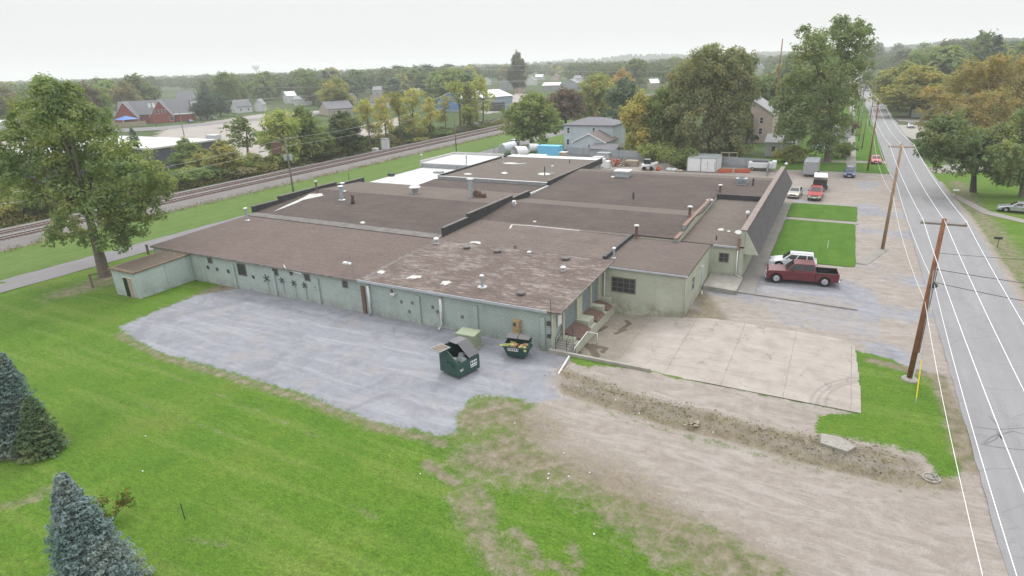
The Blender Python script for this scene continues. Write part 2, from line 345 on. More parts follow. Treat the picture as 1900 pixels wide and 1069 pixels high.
def ground_mat():
    mt, n, b = nodes('ground_cover'); p = wpos(n)
    A_ = lambda s: (lambda x: (setattr(x, 'attribute_name', s), x.outputs['Fac'])[1])(n.nodes.new('ShaderNodeAttribute'))
    nf = noise(n, p, 9, 6, .75); nm = noise(n, p, 1.3, 6, .65); nl = noise(n, p, .22, 4, .6); ns = noise(n, p, 1.6, 7, .78, stretch=(.6, 1.3, 1)); tiny = noise(n, p, 26, 3, .8)
    # grass
    stripe = noise(n, p, .55, 3, .5, stretch=(.12, 1.5, 1))
    tuft = noise(n, p, 5, 5, .8, stretch=(1, 2.4, 1))
    gr = ramp(n, nm, [(.28, (.038, .088, .010)), (.5, (.062, .130, .014)), (.72, (.098, .165, .022))])
    gr = mixc(n, .55, gr, ramp(n, nl, [(.3, (.036, .100, .010)), (.5, (.064, .138, .014)), (.62, (.098, .150, .024)), (.74, (.125, .138, .040))]))
    gr = mixc(n, mth(n, 'MULTIPLY', ramp(n, tuft, [(.3, 0), (.75, 1)]), .5), gr, (.112, .180, .020))
    gr = mixc(n, mth(n, 'MULTIPLY', ramp(n, stripe, [(.52, 0), (.62, 1)]), .35), gr, (.140, .190, .045))
    gr = mixc(n, 1, gr, ramp(n, nf, [(.3, .50), (.7, 1.45)]), 'MULTIPLY')
    gr = mixc(n, 1, gr, ramp(n, noise(n, p, 3.2, 6, .8, stretch=(.5, 1.5, 1)), [(.3, .74), (.7, 1.26)]), 'MULTIPLY')
    # patches of straw in the grass
    straw = ramp(n, noise(n, p, .5, 7, .75, dist=.8), [(.62, 0), (.74, 1)])
    gr = mixc(n, mth(n, 'MULTIPLY', straw, .45), gr, (.17, .15, .06))
    # gravel (bluish limestone)
    gv = ramp(n, ns, [(.25, (.168, .172, .197)), (.5, (.215, .220, .247)), (.75, (.268, .272, .300))])
    gv = mixc(n, .4, gv, ramp(n, nm, [(.3, (.160, .163, .185)), (.7, (.285, .290, .318))]))
    track = ramp(n, noise(n, p, .8, 5, .65, stretch=(.12, 1.1, 1), dist=.7), [(.5, 0), (.62, 1)])
    gv = mixc(n, mth(n, 'MULTIPLY', track, .4), gv, (.33, .335, .362))
    gv = mixc(n, mth(n, 'MULTIPLY', ramp(n, noise(n, p, .35, 5, .7), [(.54, 0), (.68, 1)]), .6), gv, (.27, .245, .222))
    gv = mixc(n, mth(n, 'MULTIPLY', ramp(n, noise(n, p, .16, 6, .75, dist=1.2), [(.5, 0), (.6, 1)]), .45), gv, (.15, .15, .168))
    gv = mixc(n, mth(n, 'MULTIPLY', ramp(n, noise(n, p, 5, 6, .85), [(.62, 0), (.7, 1)]), .5), gv, (.12, .115, .12))
    gv = mixc(n, 1, gv, ramp(n, tiny, [(.25, .68), (.75, 1.3)]), 'MULTIPLY')
    # tan dirt and fine stone
    dt = ramp(n, ns, [(.25, (.175, .150, .128)), (.5, (.250, .219, .190)), (.75, (.335, .300, .268))])
    dt = mixc(n, .45, dt, ramp(n, nm, [(.3, (.185, .162, .145)), (.7, (.315, .285, .260))]))
    dt = mixc(n, mth(n, 'MULTIPLY', ramp(n, noise(n, p, .7, 5, .65, stretch=(.3, 1.0, 1), dist=2.2), [(.5, 0), (.6, 1)]), .4), dt, (.36, .33, .315))
    dt = mixc(n, mth(n, 'MULTIPLY', ramp(n, noise(n, p, 4, 7, .85), [(.56, 0), (.68, 1)]), .55), dt, (.15, .13, .112))
    dt = mixc(n, 1, dt, ramp(n, tiny, [(.25, .62), (.75, 1.34)]), 'MULTIPLY')
    # brown soil with dead growth
    bw = ramp(n, nm, [(.3, (.115, .092, .068)), (.5, (.18, .150, .112)), (.7, (.24, .21, .165))])
    bw = mixc(n, ramp(n, noise(n, p, 2.2, 5, .8), [(.52, 0), (.66, .7)]), bw, (.095, .120, .035))
    bw = mixc(n, 1, bw, ramp(n, tiny, [(.25, .6), (.75, 1.35)]), 'MULTIPLY')
    def edge(attr, amp, w=.10):
        v = mth(n, 'ADD', attr, mth(n, 'MULTIPLY', mth(n, 'SUBTRACT', mixc(n, .5, nf, nm), .5), amp)); return ramp(n, v, [(.5 - w, 0), (.5 + w, 1)])
    fine = noise(n, p, 4.5, 8, .85)
    def edge2(attr, amp, w):
        v = mth(n, 'ADD', attr, mth(n, 'MULTIPLY', mth(n, 'SUBTRACT', mixc(n, .6, nm, fine), .5), amp)); return ramp(n, v, [(.5 - w, 0), (.5 + w, 1)])
    wb = edge2(A_('w_brown'), 2.4, .24); wg = edge2(A_('w_gravel'), 2.2, .12); wd = edge(A_('w_dirt'), 2.0, .16)
    mn_ = mixc(n, wd, gv, dt); col = mixc(n, wg, gr, mn_); col = mixc(n, wb, col, bw)
    n.links.new(col, b.inputs['Base Color']); b.inputs['Roughness'].default_value = .95; b.inputs['Specular IOR Level'].default_value = .15
    bump(n, b, mixc(n, .5, nf, tiny), .6, .06)
    return mt
M['ground'] = ground_mat(); build_ground()

def field_mat():
    mt, n, b = nodes('far_ground'); p = wpos(n); nl = noise(n, p, .012, 5, .6); nm = noise(n, p, .12, 6, .7)
    c = ramp(n, nl, [(.35, (.042, .072, .022)), (.5, (.055, .085, .028)), (.62, (.075, .085, .042)), (.72, (.12, .115, .08))])
    c = mixc(n, 1, c, ramp(n, nm, [(.3, .65), (.7, 1.3)]), 'MULTIPLY'); n.links.new(c, b.inputs['Base Color']); b.inputs['Roughness'].default_value = 1; b.inputs['Specular IOR Level'].default_value = .1
    return mt
M['field'] = field_mat()
fm = MB(); BIG = 6000
for x0, x1, y0, y1 in ((-BIG, GX0 + .01, -400, BIG), (GX1 - .01, BIG, -400, BIG), (GX0, GX1, GY1 - .01, BIG), (GX0, GX1, -400, GY0 + .01)):
    fm.add([(x0, y0, -.03), (x1, y0, -.03), (x1, y1, -.03), (x0, y1, -.03)], [(0, 1, 2, 3)])
tag(fm.build('terrain', M['field']), kind='structure')

def asphalt(name, lo, hi, s=1.0, stretch=(1.6, .12, 1), crack=0.0):
    mt, n, b = nodes(name); p = wpos(n)
    a = noise(n, p, .8 * s, 5, .6, stretch=stretch); t = noise(n, p, 24, 4, .8); l = noise(n, p, .35, 5, .65)
    c = ramp(n, a, [(.3, lo), (.7, hi)]); c = mixc(n, .4, c, ramp(n, l, [(.3, lo), (.7, hi)])); c = mixc(n, 1, c, ramp(n, t, [(.25, .85), (.75, 1.13)]), 'MULTIPLY')
    if crack:
        v = n.nodes.new('ShaderNodeTexVoronoi'); v.feature = 'DISTANCE_TO_EDGE'; v.inputs['Scale'].default_value = .22
        wv = noise(n, p, .6, 4, .6); cmb = n.nodes.new('ShaderNodeVectorMath'); cmb.operation = 'MULTIPLY_ADD'; n.links.new(mixc(n, 1, (1, 1, 1), wv, 'MULTIPLY'), cmb.inputs[0]); cmb.inputs[1].default_value = (3.5, 3.5, 0); n.links.new(p, cmb.inputs[2]); n.links.new(cmb.outputs[0], v.inputs['Vector'])
        ck = ramp(n, v.outputs[0], [(.004, 1), (.012, 0)]); c = mixc(n, mth(n, 'MULTIPLY', ck, crack), c, tuple(x * .45 for x in lo))
    n.links.new(c, b.inputs['Base Color']); b.inputs['Roughness'].default_value = .9; b.inputs['Specular IOR Level'].default_value = .25; bump(n, b, t, .25, .02); return mt
M['asph'] = asphalt('road_asphalt', (.19, .19, .197), (.245, .243, .248), crack=.25)
M['lane'] = asphalt('lane_asphalt', (.15, .145, .15), (.21, .20, .205))
M['walk'] = asphalt('walkway_concrete', (.19, .18, .165), (.27, .25, .23), stretch=(1, 1, 1))
M['paleasph'] = asphalt('pale_lot', (.24, .215, .20), (.33, .30, .28), s=.1, stretch=(1, 1, 1))
def sheet(name, pts, z, mat, thick=0, raggy=0, kind='structure', seed=1):
    """flat ground sheet from a world polygon, with an uneven edge"""
    P_ = [Vector((p[0], p[1], 0)) for p in pts]; out = []; rr = random.Random(seed)
    if raggy:
        for a_, b_ in zip(P_, P_[1:] + P_[:1]):
            L = (b_ - a_).length; k = max(1, int(L / 1.2)); nrm = Vector((-(b_ - a_).y, (b_ - a_).x, 0)).normalized()
            for i in range(k): out.append(a_.lerp(b_, i / k) + nrm * rr.uniform(-raggy, raggy))
    else: out = P_
    mb = MB()
    if thick: mb.prism(out, z - thick, z)
    else: mb.add([(p.x, p.y, z) for p in out], [tuple(range(len(out)))])
    o = mb.build(name, mat); return tag(o, kind=kind)
def clean(poly):
    a = sum(p[0] * q[1] - q[0] * p[1] for p, q in zip(poly, poly[1:] + poly[:1])); return poly if a > 0 else poly[::-1]
sheet('road', clean([(8.9, -60), (16.2, -60), (16.3, 65), (16.9, 90), (15.9, 146), (14.8, 284), (12, 420), (8, 800), (0, 1400), (-6, 1400), (-1, 800), (4.5, 420), (7.8, 284), (8.8, 156), (9.4, 88), (9.1, 28)]), .02, M['asph'], raggy=.05)
sheet('service_lane', [(-85.4, -80), (-80.1, -80), (-80.1, 150), (-81.5, 420), (-86.5, 420), (-85.4, 150)], .03, M['lane'], raggy=.12)
# crack sealing squiggles on the road, lower right
sm = MB()
M['tar'] = simple('tar_seal', (.125, .125, .13), .8)
for L in ([(1808, 792), (1850, 797), (1900, 794)], [(1825, 822), (1838, 812), (1852, 805), (1860, 815), (1850, 800)], [(1820, 824), (1850, 830), (1900, 835)], [(1835, 772), (1852, 790), (1857, 800), (1848, 815), (1828, 824)], [(1860, 805), (1880, 800), (1900, 806)]):
    pts = [at(x, y, .026) for x, y in L]
    for a_, b_ in zip(pts[:-1], pts[1:]):
        d_ = (b_ - a_).normalized(); s_ = Vector((-d_.y, d_.x, 0)) * .045; sm.add([a_ - s_, b_ - s_, b_ + s_, a_ + s_], [(0, 1, 2, 3)])
tag(sm.build('crack_seal', M['tar']), kind='structure')

# concrete pad with the sunken dock well
def pad_mat():
    mt, n, b = nodes('pad_concrete'); p = wpos(n); s = n.nodes.new('ShaderNodeSeparateXYZ'); n.links.new(p, s.inputs[0])
    base = ramp(n, noise(n, p, .6, 6, .65), [(.28, (.245, .22, .197)), (.5, (.30, .27, .242)), (.72, (.345, .315, .288))])
    A_ = lambda q: (lambda x: (setattr(x, 'attribute_name', q), x.outputs['Fac'])[1])(n.nodes.new('ShaderNodeAttribute'))
    base = mixc(n, A_('older'), base, ramp(n, noise(n, p, 1.2, 6, .7), [(.3, (.155, .135, .105)), (.7, (.22, .195, .165))]))
    def joint(v, per, off, w):
        f = mth(n, 'ABSOLUTE', mth(n, 'SUBTRACT', mth(n, 'FRACT', mth(n, 'DIVIDE', mth(n, 'ADD', v, off), per)), .5)); return mth(n, 'LESS_THAN', mth(n, 'SUBTRACT', .5, f), w / per)
    dist = mth(n, 'MULTIPLY', mth(n, 'SUBTRACT', noise(n, p, 1.5, 3), .5), .12)
    j = mth(n, 'MAXIMUM', joint(mth(n, 'ADD', s.outputs[0], dist), 4.1, 1.2, .030), joint(mth(n, 'ADD', s.outputs[1], dist), 3.05, .3, .028))
    j = mth(n, 'MULTIPLY', j, ramp(n, noise(n, p, .8, 3), [(.35, .2), (.6, .9)]))
    v = n.nodes.new('ShaderNodeTexVoronoi'); v.feature = 'DISTANCE_TO_EDGE'; v.inputs['Scale'].default_value = .42
    cmb = n.nodes.new('ShaderNodeVectorMath'); cmb.operation = 'MULTIPLY_ADD'; tn = n.nodes.new('ShaderNodeTexNoise'); tn.inputs['Scale'].default_value = .9; tn.inputs['Detail'].default_value = 5; n.links.new(p, tn.inputs['Vector'])
    n.links.new(tn.outputs['Color'], cmb.inputs[0]); cmb.inputs[1].default_value = (2.2, 2.2, 0); n.links.new(p, cmb.inputs[2]); n.links.new(cmb.outputs[0], v.inputs['Vector'])
    ck = mth(n, 'MULTIPLY', ramp(n, v.outputs[0], [(.006, 1), (.020, 0)]), ramp(n, noise(n, p, .35, 3), [(.45, 0), (.6, .8)]))
    c = mixc(n, mth(n, 'MULTIPLY', mth(n, 'MAXIMUM', j, ck), .55), base, (.085, .072, .06))
    wet = ramp(n, mth(n, 'ADD', A_('wet'), mth(n, 'MULTIPLY', mth(n, 'SUBTRACT', noise(n, p, 3, 5, .7), .5), .9)), [(.55, 0), (.68, 1)])
    c = mixc(n, mth(n, 'MULTIPLY', wet, .75), c, (.07, .055, .035))
    c = mixc(n, mth(n, 'MULTIPLY', ramp(n, noise(n, p, 2.5, 6, .8), [(.64, 0), (.72, 1)]), .4), c, (.12, .10, .085))
    tm = A_('tyre'); c = mixc(n, mth(n, 'MULTIPLY', tm, .35), c, (.12, .11, .105))
    n.links.new(c, b.inputs['Base Color']); b.inputs['Roughness'].default_value = .85; b.inputs['Specular IOR Level'].default_value = .2; bump(n, b, noise(n, p, 20, 4), .15, .02); return mt
M['pad'] = pad_mat()
def build_pad():
    s = .08; xs = np.arange(-18.6, 3.5, s); ys = np.arange(40.45, 52.6, s); X, Y = np.meshgrid(xs, ys)
    keep = poly_sd(X, Y, [(-18.7, 40.4), (3.4 , 40.3), (3.35, 46), (3.1, 51), (2.9, 51.6), (2.0, 52.25), (-10, 52.5), (-18.7, 52.6)])
    edge_n = (vnoise(X, Y, .9, 8) - .5) * .12 * (X > 1.5)
    Z = zground(X, Y) * 0 + .03 - .85 * (1 - SS(X, -17.0, -6.5))
    nx, ny = len(xs), len(ys); verts = np.stack([X, Y, Z], -1).reshape(-1, 3); ii = np.arange((nx - 1) * (ny - 1)); a = ii // (nx - 1) * nx + ii % (nx - 1)
    q = np.stack([a, a + 1, a + nx + 1, a + nx], -1); kk = (keep + edge_n).reshape(-1)[a] < .0; q = q[kk]
    me = bpy.data.meshes.new('concrete_pad'); me.from_pydata(verts.tolist(), [], q.tolist())
    wet = np.exp(-(line_d(X, Y, pxs([(1085, 622), (1098, 632), (1108, 645)])) / .45) ** 2)
    for L in ([(1068, 640), (1100, 638), (1120, 644)], [(1090, 640), (1125, 645), (1118, 652)], [(1098, 612), (1112, 612), (1125, 604)], [(1150, 612), (1168, 600), (1162, 594)], [(1142, 618), (1160, 611)], [(1064, 650), (1075, 652)], [(1080, 618), (1090, 610)]):
        wet = np.maximum(wet, np.exp(-(line_d(X, Y, [at(x_, y_, -.7) for x_, y_ in L]) / .3) ** 2))
    old = (1 - SS(X, -14.5, -11.5)) * .9 * (1 - SS(Y, 47, 52) * .3)
    ty = np.zeros(X.shape)
    for cx_, cy_, rr in ((6.5, 40.5, 6.0), (6.5, 40.5, 5.6), (6.2, 41, 4.8)): ty = np.maximum(ty, np.exp(-((np.hypot(X - cx_, Y - cy_) - rr) / .10) ** 2) * (Y < 46.5))
    for nm, arr in (('wet', wet), ('older', old), ('tyre', ty)):
        t_ = me.attributes.new(nm, 'FLOAT', 'POINT'); t_.data.foreach_set('value', arr.reshape(-1).astype(np.float32))
    me.materials.append(M['pad']); o = bpy.data.objects.new('concrete_pad', me); C.objects.link(o); tag(o, kind='structure')
build_pad()
# front lawns, walks
def lawn_mat(lo=(.048, .112, .014), hi=(.082, .155, .024)):
    mt, n, b = nodes('mown_lawn'); p = wpos(n); nf = noise(n, p, 8, 5, .75); nl = noise(n, p, .5, 5, .65); st = noise(n, p, .5, 3, .5, stretch=(1.6, .15, 1))
    c = ramp(n, nl, [(.3, lo), (.7, hi)]); c = mixc(n, .3, c, ramp(n, st, [(.4, lo), (.6, hi)]))
    c = mixc(n, 1, c, ramp(n, nf, [(.3, .75), (.7, 1.22)]), 'MULTIPLY'); n.links.new(c, b.inputs['Base Color']); b.inputs['Roughness'].default_value = 1; b.inputs['Specular IOR Level'].default_value = .1; bump(n, b, nf, .5, .05); return mt
M['lawn'] = lawn_mat()
def rrect(x0, x1, y0, y1, r=.8):
    out = []
    for cx_, cy_, a0 in ((x1 - r, y1 - r, 0), (x0 + r, y1 - r, 90), (x0 + r, y0 + r, 180), (x1 - r, y0 + r, 270)):
        for k in range(5): t = R(a0 + k * 22.5); out.append((cx_ + r * math.cos(t), cy_ + r * math.sin(t)))
    return out
sheet('front_lawn', rrect(-5.5, 3.2, 72.5, 92.5), .07, M['lawn'], thick=.1, raggy=.05)
sheet('front_lawn', rrect(-5.6, 3.4, 94.0, 103.7), .07, M['lawn'], thick=.1, raggy=.05, seed=3)
sheet('walkway', [(-5.6, 92.6), (3.6, 92.6), (3.6, 93.9), (-5.6, 93.9)], .045, M['walk'], thick=.08)
sheet('walkway', [(-7.3, 60.3), (-5.6, 60.3), (-5.6, 104.6), (-7.3, 104.6)], .05, M['walk'], thick=.09)
sheet('walkway', [(-5.5, 103.9), (3.6, 103.9), (3.6, 104.8), (-5.5, 104.8)], .04, M['walk'], thick=.09)
sheet('kerb', [(-7.2, 60.0), (3.3, 59.4), (3.3, 59.6), (-7.2, 60.25)], .10, M['walk'], thick=.12)
sheet('driveway_apron', [at(1587, 488), at(1608, 492), at(1650, 463), at(1634, 455)][::-1], .02, M['walk'])
sheet('stoop_slab', clean([(-10.4, 59.6), (-7.15, 59.3), (-7.15, 63.8), (-10.4, 63.8)]), .42, M['conc'], thick=.5)
# grass and sidewalk north of the lot
sheet('verge', [(-8.7, 135.6), (8.4, 135.6), (8.3, 420), (4.8, 420), (-8.7, 200)], .015, M['lawn'], raggy=.2)
sheet('sidewalk', [(1.6, 135), (3.4, 135), (2.6, 420), (1.0, 420)], .035, M['walk'], raggy=.05)
sheet('driveway', [(-8, 146), (9, 148.5), (9, 151.5), (-8, 149)], .04, M['walk'])
sheet('dirt_patch', clean(pxs([(1664, 240), (1690, 258), (1712, 258), (1722, 245), (1712, 232), (1668, 232)])), .015, M['conc'], raggy=.4)
sheet('driveway', clean(pxs([(1660, 220), (1668, 225), (1712, 228), (1760, 230), (1760, 222), (1700, 222)])), .035, M['walk'])
sheet('walkway', clean([(16.3, 118), (19, 105), (30, 92), (30, 94), (20, 107), (17.3, 119)]), .03, M['walk'])
sheet('driveway', clean(pxs([(1716, 312), (1740, 322), (1900, 318), (1900, 304), (1760, 306)])), .03, M['walk'])
M['strip'] = lawn_mat((.075, .125, .030), (.115, .17, .05))
sheet('grass_strip', [(-101.5, -60), (-85.4, -60), (-85.4, 150), (-86.5, 420), (-104, 420), (-101.8, 150)], .01, M['strip'], raggy=.3)
sheet('grass_strip', [(-80.0, 104), (-66, 146), (-70, 300), (-81.3, 420), (-80.0, 150)][::1], .012, M['strip'], raggy=.3)
# lots beyond the railway
sheet('far_lot', clean(pxs([(275, 268), (300, 242), (345, 233), (480, 212), (600, 205), (560, 230), (420, 262)])), 0, M['paleasph'], raggy=2)
sheet('far_lot', clean(pxs([(440, 300), (560, 255), (760, 215), (700, 262), (540, 330)])), .01, M['paleasph'], raggy=2)
sheet('far_lot', clean(pxs([(900, 212), (945, 205), (1000, 180), (960, 172), (930, 190), (880, 205)])), .012, M['paleasph'], raggy=2)
sheet('far_road', clean(pxs([(180, 248), (300, 241), (480, 224), (640, 208), (640, 204), (480, 219), (300, 235), (180, 241)])), .05, M['lane'], raggy=.5)
sheet('far_lot', clean(pxs([(0, 258), (50, 253), (62, 268), (0, 285)])), .014, M['paleasph'], raggy=1)
sheet('far_lot', clean(pxs([(395, 262), (470, 250), (540, 250), (470, 290), (400, 300)])), .016, M['paleasph'], raggy=1)

# railway: two tracks on a ballast bank
def ballast_mat():
    mt, n, b = nodes('ballast'); p = wpos(n); t = noise(n, p, 7, 4, .8); l = noise(n, p, .5, 4, .6)
    c = ramp(n, t, [(.3, (.075, .066, .062)), (.5, (.15, .138, .132)), (.72, (.25, .235, .228))]); c = mixc(n, .4, c, ramp(n, l, [(.3, (.11, .10, .10)), (.7, (.18, .17, .17))])); n.links.new(c, b.inputs['Base Color']); b.inputs['Roughness'].default_value = .95; bump(n, b, t, .8, .08); return mt
M['ballast'] = ballast_mat()
mb = MB(); Y0, Y1 = -60, 520
prof = [(-115.5, -.02), (-113.2, .55), (-102.6, .55), (-99.8, -.02)]
mb.add([(x, Y0, z) for x, z in prof] + [(x - .6, 140, z) for x, z in prof] + [(x - 3.5, Y1, z) for x, z in prof], [(0, 1, 5, 4), (1, 2, 6, 5), (2, 3, 7, 6), (4, 5, 9, 8), (5, 6, 10, 9), (6, 7, 11, 10)])
tag(mb.build('ballast_bank', M['ballast']), kind='structure')
def rx(x, y): return x - (.6 * (y - Y0) / 200 if y < 140 else .6 + 2.9 * (y - 140) / 380)
M['tie'] = simple('timber_tie', (.115, .070, .055), .9, var=.3)
M['rail'] = simple('rail_steel', (.17, .10, .085), .45, .3, var=.3); M['railtop'] = simple('rail_top', (.55, .55, .56), .25, .9, var=.05)
for k, xc in enumerate((-105.6, -110.0)):
    t = thing('railway_track', ['railway track nearer the service lane, on the grey ballast bank', 'railway track farther from the factory, beside the brush line'][k], 'railway track', (rx(xc, 60), 60, .55), 0)
    s_ = MB(); y = -20.0
    while y < 330:
        xx = rx(xc, y); s_.box(xx - 1.3, xx + 1.3, y - .12, y + .12, .50, .62); y += .6
    o = s_.build('sleepers', M['tie'], t, local=False)
    for dx in (-.72, .72):
        r_ = MB(); q = MB()
        for ya, yb in ((-60, 140), (140, 520)):
            xa, xb = rx(xc, ya) + dx, rx(xc, yb) + dx
            r_.hexa([(xa - .06, ya, .62), (xa + .06, ya, .62), (xb + .06, yb, .62), (xb - .06, yb, .62)], [(xa - .04, ya, .78), (xa + .04, ya, .78), (xb + .04, yb, .78), (xb - .04, yb, .78)])
            q.hexa([(xa - .045, ya, .782), (xa + .045, ya, .782), (xb + .045, yb, .782), (xb - .045, yb, .782)], [(xa - .035, ya, .80), (xa + .035, ya, .80), (xb + .035, yb, .80), (xb - .035, yb, .80)])
        ro = r_.build('rail', M['rail'], t, local=False); q.build('rail_head', M['railtop'], ro, local=False).location = (0, 0, 0)
# ================================================================ FACTORY
def block_mat(name, c1, c2, mortar):
    mt, n, b = nodes(name); p = wpos(n); s = n.nodes.new('ShaderNodeSeparateXYZ'); n.links.new(p, s.inputs[0])
    cm = n.nodes.new('ShaderNodeCombineXYZ'); n.links.new(mth(n, 'ADD', s.outputs[0], s.outputs[1]), cm.inputs[0]); n.links.new(s.outputs[2], cm.inputs[1])
    br = n.nodes.new('ShaderNodeTexBrick'); n.links.new(cm.outputs[0], br.inputs['Vector']); br.inputs['Scale'].default_value = 1
    br.inputs['Brick Width'].default_value = .42; br.inputs['Row Height'].default_value = .21; br.inputs['Mortar Size'].default_value = .02; br.inputs['Bias'].default_value = 0
    br.inputs['Color1'].default_value = (*c1, 1); br.inputs['Color2'].default_value = (*c2, 1); br.inputs['Mortar'].default_value = (*mortar, 1)
    c = br.outputs[0]
    l = noise(n, p, .5, 5, .65); c = mixc(n, .5, c, ramp(n, l, [(.3, tuple(x * .8 for x in c1)), (.7, tuple(min(1, x * 1.2) for x in c2))]))
    # peeling pale patches, streaks and dirt near the foot
    pl = ramp(n, noise(n, p, 1.8, 6, .8), [(.60, 0), (.68, 1)]); c = mixc(n, mth(n, 'MULTIPLY', pl, .35), c, (.34, .37, .34))
    st = ramp(n, noise(n, p, 2.2, 5, .7, stretch=(1, 1, .12)), [(.55, 0), (.75, 1)]); c = mixc(n, mth(n, 'MULTIPLY', st, .30), c, (.10, .125, .105))
    foot = mth(n, 'MULTIPLY', ramp(n, s.outputs[2], [(0, 1), (.9, 0)]), ramp(n, noise(n, p, 1.1, 5, .7), [(.42, 0), (.62, 1)])); c = mixc(n, mth(n, 'MULTIPLY', foot, .6), c, (.15, .125, .08))
    brn = ramp(n, noise(n, p, 3.2, 4, .75), [(.70, 0), (.75, 1)]); c = mixc(n, mth(n, 'MULTIPLY', brn, .5), c, (.12, .085, .06))
    n.links.new(c, b.inputs['Base Color']); b.inputs['Roughness'].default_value = .75; bump(n, b, br.outputs[1], -.25, .02); return mt
M['mint'] = block_mat('mint_block_paint', (.30, .355, .335), (.34, .395, .37), (.165, .20, .186))
M['green'] = block_mat('yellow_green_block_paint', (.335, .355, .285), (.375, .395, .315), (.25, .265, .21))
M['pale'] = block_mat('pale_block_paint', (.33, .39, .385), (.37, .43, .42), (.25, .30, .29))
def roof_mat(name, lo, hi, worn=0.0, blotch=.5, seam=None):
    mt, n, b = nodes(name); p = wpos(n)
    a = noise(n, p, 1.1, 6, .7, stretch=(.22, 1.6, 1)); l = noise(n, p, .3, 5, .65); f = noise(n, p, 9, 5, .8)
    c = ramp(n, l, [(.3, lo), (.7, hi)]); c = mixc(n, .45, c, ramp(n, a, [(.3, lo), (.7, hi)])); c = mixc(n, 1, c, ramp(n, f, [(.3, .70), (.7, 1.3)]), 'MULTIPLY'); c = mixc(n, 1, c, ramp(n, noise(n, p, 2.2, 6, .75, dist=.6), [(.3, .78), (.7, 1.24)]), 'MULTIPLY')
    if worn:
        wv = ramp(n, mth(n, 'ADD', noise(n, p, 2.3, 7, .82, stretch=(.32, 1.2, 1)), mth(n, 'MULTIPLY', mth(n, 'SUBTRACT', l, .5), .35)), [(.50, 0), (.60, 1)]); c = mixc(n, mth(n, 'MULTIPLY', wv, worn), c, (.27, .24, .22))
    sp = ramp(n, noise(n, p, 3.5, 6, .85), [(.66, 0), (.73, 1)]); c = mixc(n, mth(n, 'MULTIPLY', sp, blotch), c, (.26, .24, .22))
    s = n.nodes.new('ShaderNodeSeparateXYZ'); n.links.new(p, s.inputs[0])
    q = mth(n, 'ADD', s.outputs[1], mth(n, 'MULTIPLY', mth(n, 'SUBTRACT', noise(n, p, .7, 3), .5), .12)); fr = mth(n, 'FRACT', mth(n, 'DIVIDE', q, .95))
    sm_ = mth(n, 'MULTIPLY', mth(n, 'LESS_THAN', fr, .05), ramp(n, a, [(.4, .1), (.6, .6)])); c = mixc(n, sm_, c, tuple(x * .6 for x in lo))
    n.links.new(c, b.inputs['Base Color']); b.inputs['Roughness'].default_value = .85; b.inputs['Specular IOR Level'].default_value = .3; bump(n, b, mixc(n, .5, a, f), .5, .05); return mt
M['roofA'] = roof_mat('brown_roll_roofing', (0.091, 0.066, 0.058), (0.129, 0.097, 0.086), blotch=.25)
M['roofB'] = roof_mat('worn_roll_roofing', (0.088, 0.064, 0.056), (0.122, 0.092, 0.080), worn=.72, blotch=.7)
M['roofC'] = roof_mat('smooth_tar_roof', (0.091, 0.070, 0.061), (0.132, 0.103, 0.090), worn=.12, blotch=.3)
M['roofD'] = roof_mat('plain_brown_roof', (0.093, 0.070, 0.063), (0.115, 0.090, 0.080), blotch=.06)
M['roofG'] = roof_mat('dark_tar_roof', (0.045, 0.034, 0.031), (0.093, 0.070, 0.061), blotch=.9)
M['roofL'] = roof_mat('paler_tar_roof', (0.088, 0.070, 0.060), (0.129, 0.105, 0.091), blotch=.5)  # paler tar tone, used behind the ridges and on the flatter wings
M['tarwall'] = simple('tarred_parapet', (.030, .031, .036), .6, var=.45, scale=1.5)
M['felt'] = simple('grey_felt_strip', (.125, .115, .108), .85, var=.3, scale=1.2)
M['membrane'] = simple('white_membrane', (.46, .46, .455), .55, var=.08, scale=.6)
M['sealant'] = simple('white_sealant', (.42, .42, .40), .7, var=.2, scale=3)
M['fascia'] = simple('grey_fascia', (.17, .155, .14), .7, var=.45, scale=2)
M['silverwall'] = simple('aluminium_coating', (.24, .255, .27), .6, var=.3, scale=1.2)
M['gut'] = simple('gutter_metal', (.38, .40, .44), .4, .2, var=.15)
M['tan'] = simple('tan_enamel', (.33, .24, .12), .6, var=.2)
M['boxgreen'] = simple('pad_box_green', (.215, .25, .165), .6, var=.12)

FAC = thing('factory_building', 'long low mint green block factory with brown tar roofs at several levels', 'factory building', (-40, 60, 0))
def fp(name, mb, mat, parent=None, **k): return mb.build(name, mat, parent or FAC, local=False, **k)
def wing(x0, x1, prof, wallmat, roofmat, zb=-1.0, ov=(0.12, .12), t=.16, ovf=0.0, ovb=0.0, roofmats=None):
    """walls under a y-z roof profile; roof slab(s) on top"""
    p = [(prof[0][0], zb)] + [(prof[-1][0], zb)] + [(y, z) for y, z in prof[::-1]]
    w_ = MB(); w_.extr([(a, b - .0) for a, b in p], x0, x1, 'x'); fp('wall', w_, wallmat)
    q = list(prof)
    if ovf: q = [(prof[0][0] - ovf, prof[0][1])] + q[1:]
    if ovb: q = q[:-1] + [(prof[-1][0] + ovb, prof[-1][1])]
    for i, (a, b) in enumerate(zip(q[:-1], q[1:])):
        r_ = MB(); X0, X1 = x0 - ov[0], x1 + ov[1]
        r_.hexa([(X0, a[0], a[1] + .003), (X1, a[0], a[1] + .003), (X1, b[0], b[1] + .003), (X0, b[0], b[1] + .003)], [(X0, a[0], a[1] + t), (X1, a[0], a[1] + t), (X1, b[0], b[1] + t), (X0, b[0], b[1] + t)])
        fp('roof', r_, (roofmats[i] if roofmats else roofmat))
wing(-69.9, -38.5, [(41.0, 3.2), (54.9, 3.70)], M['mint'], M['roofA'], ov=(.15, 0), ovf=.2)
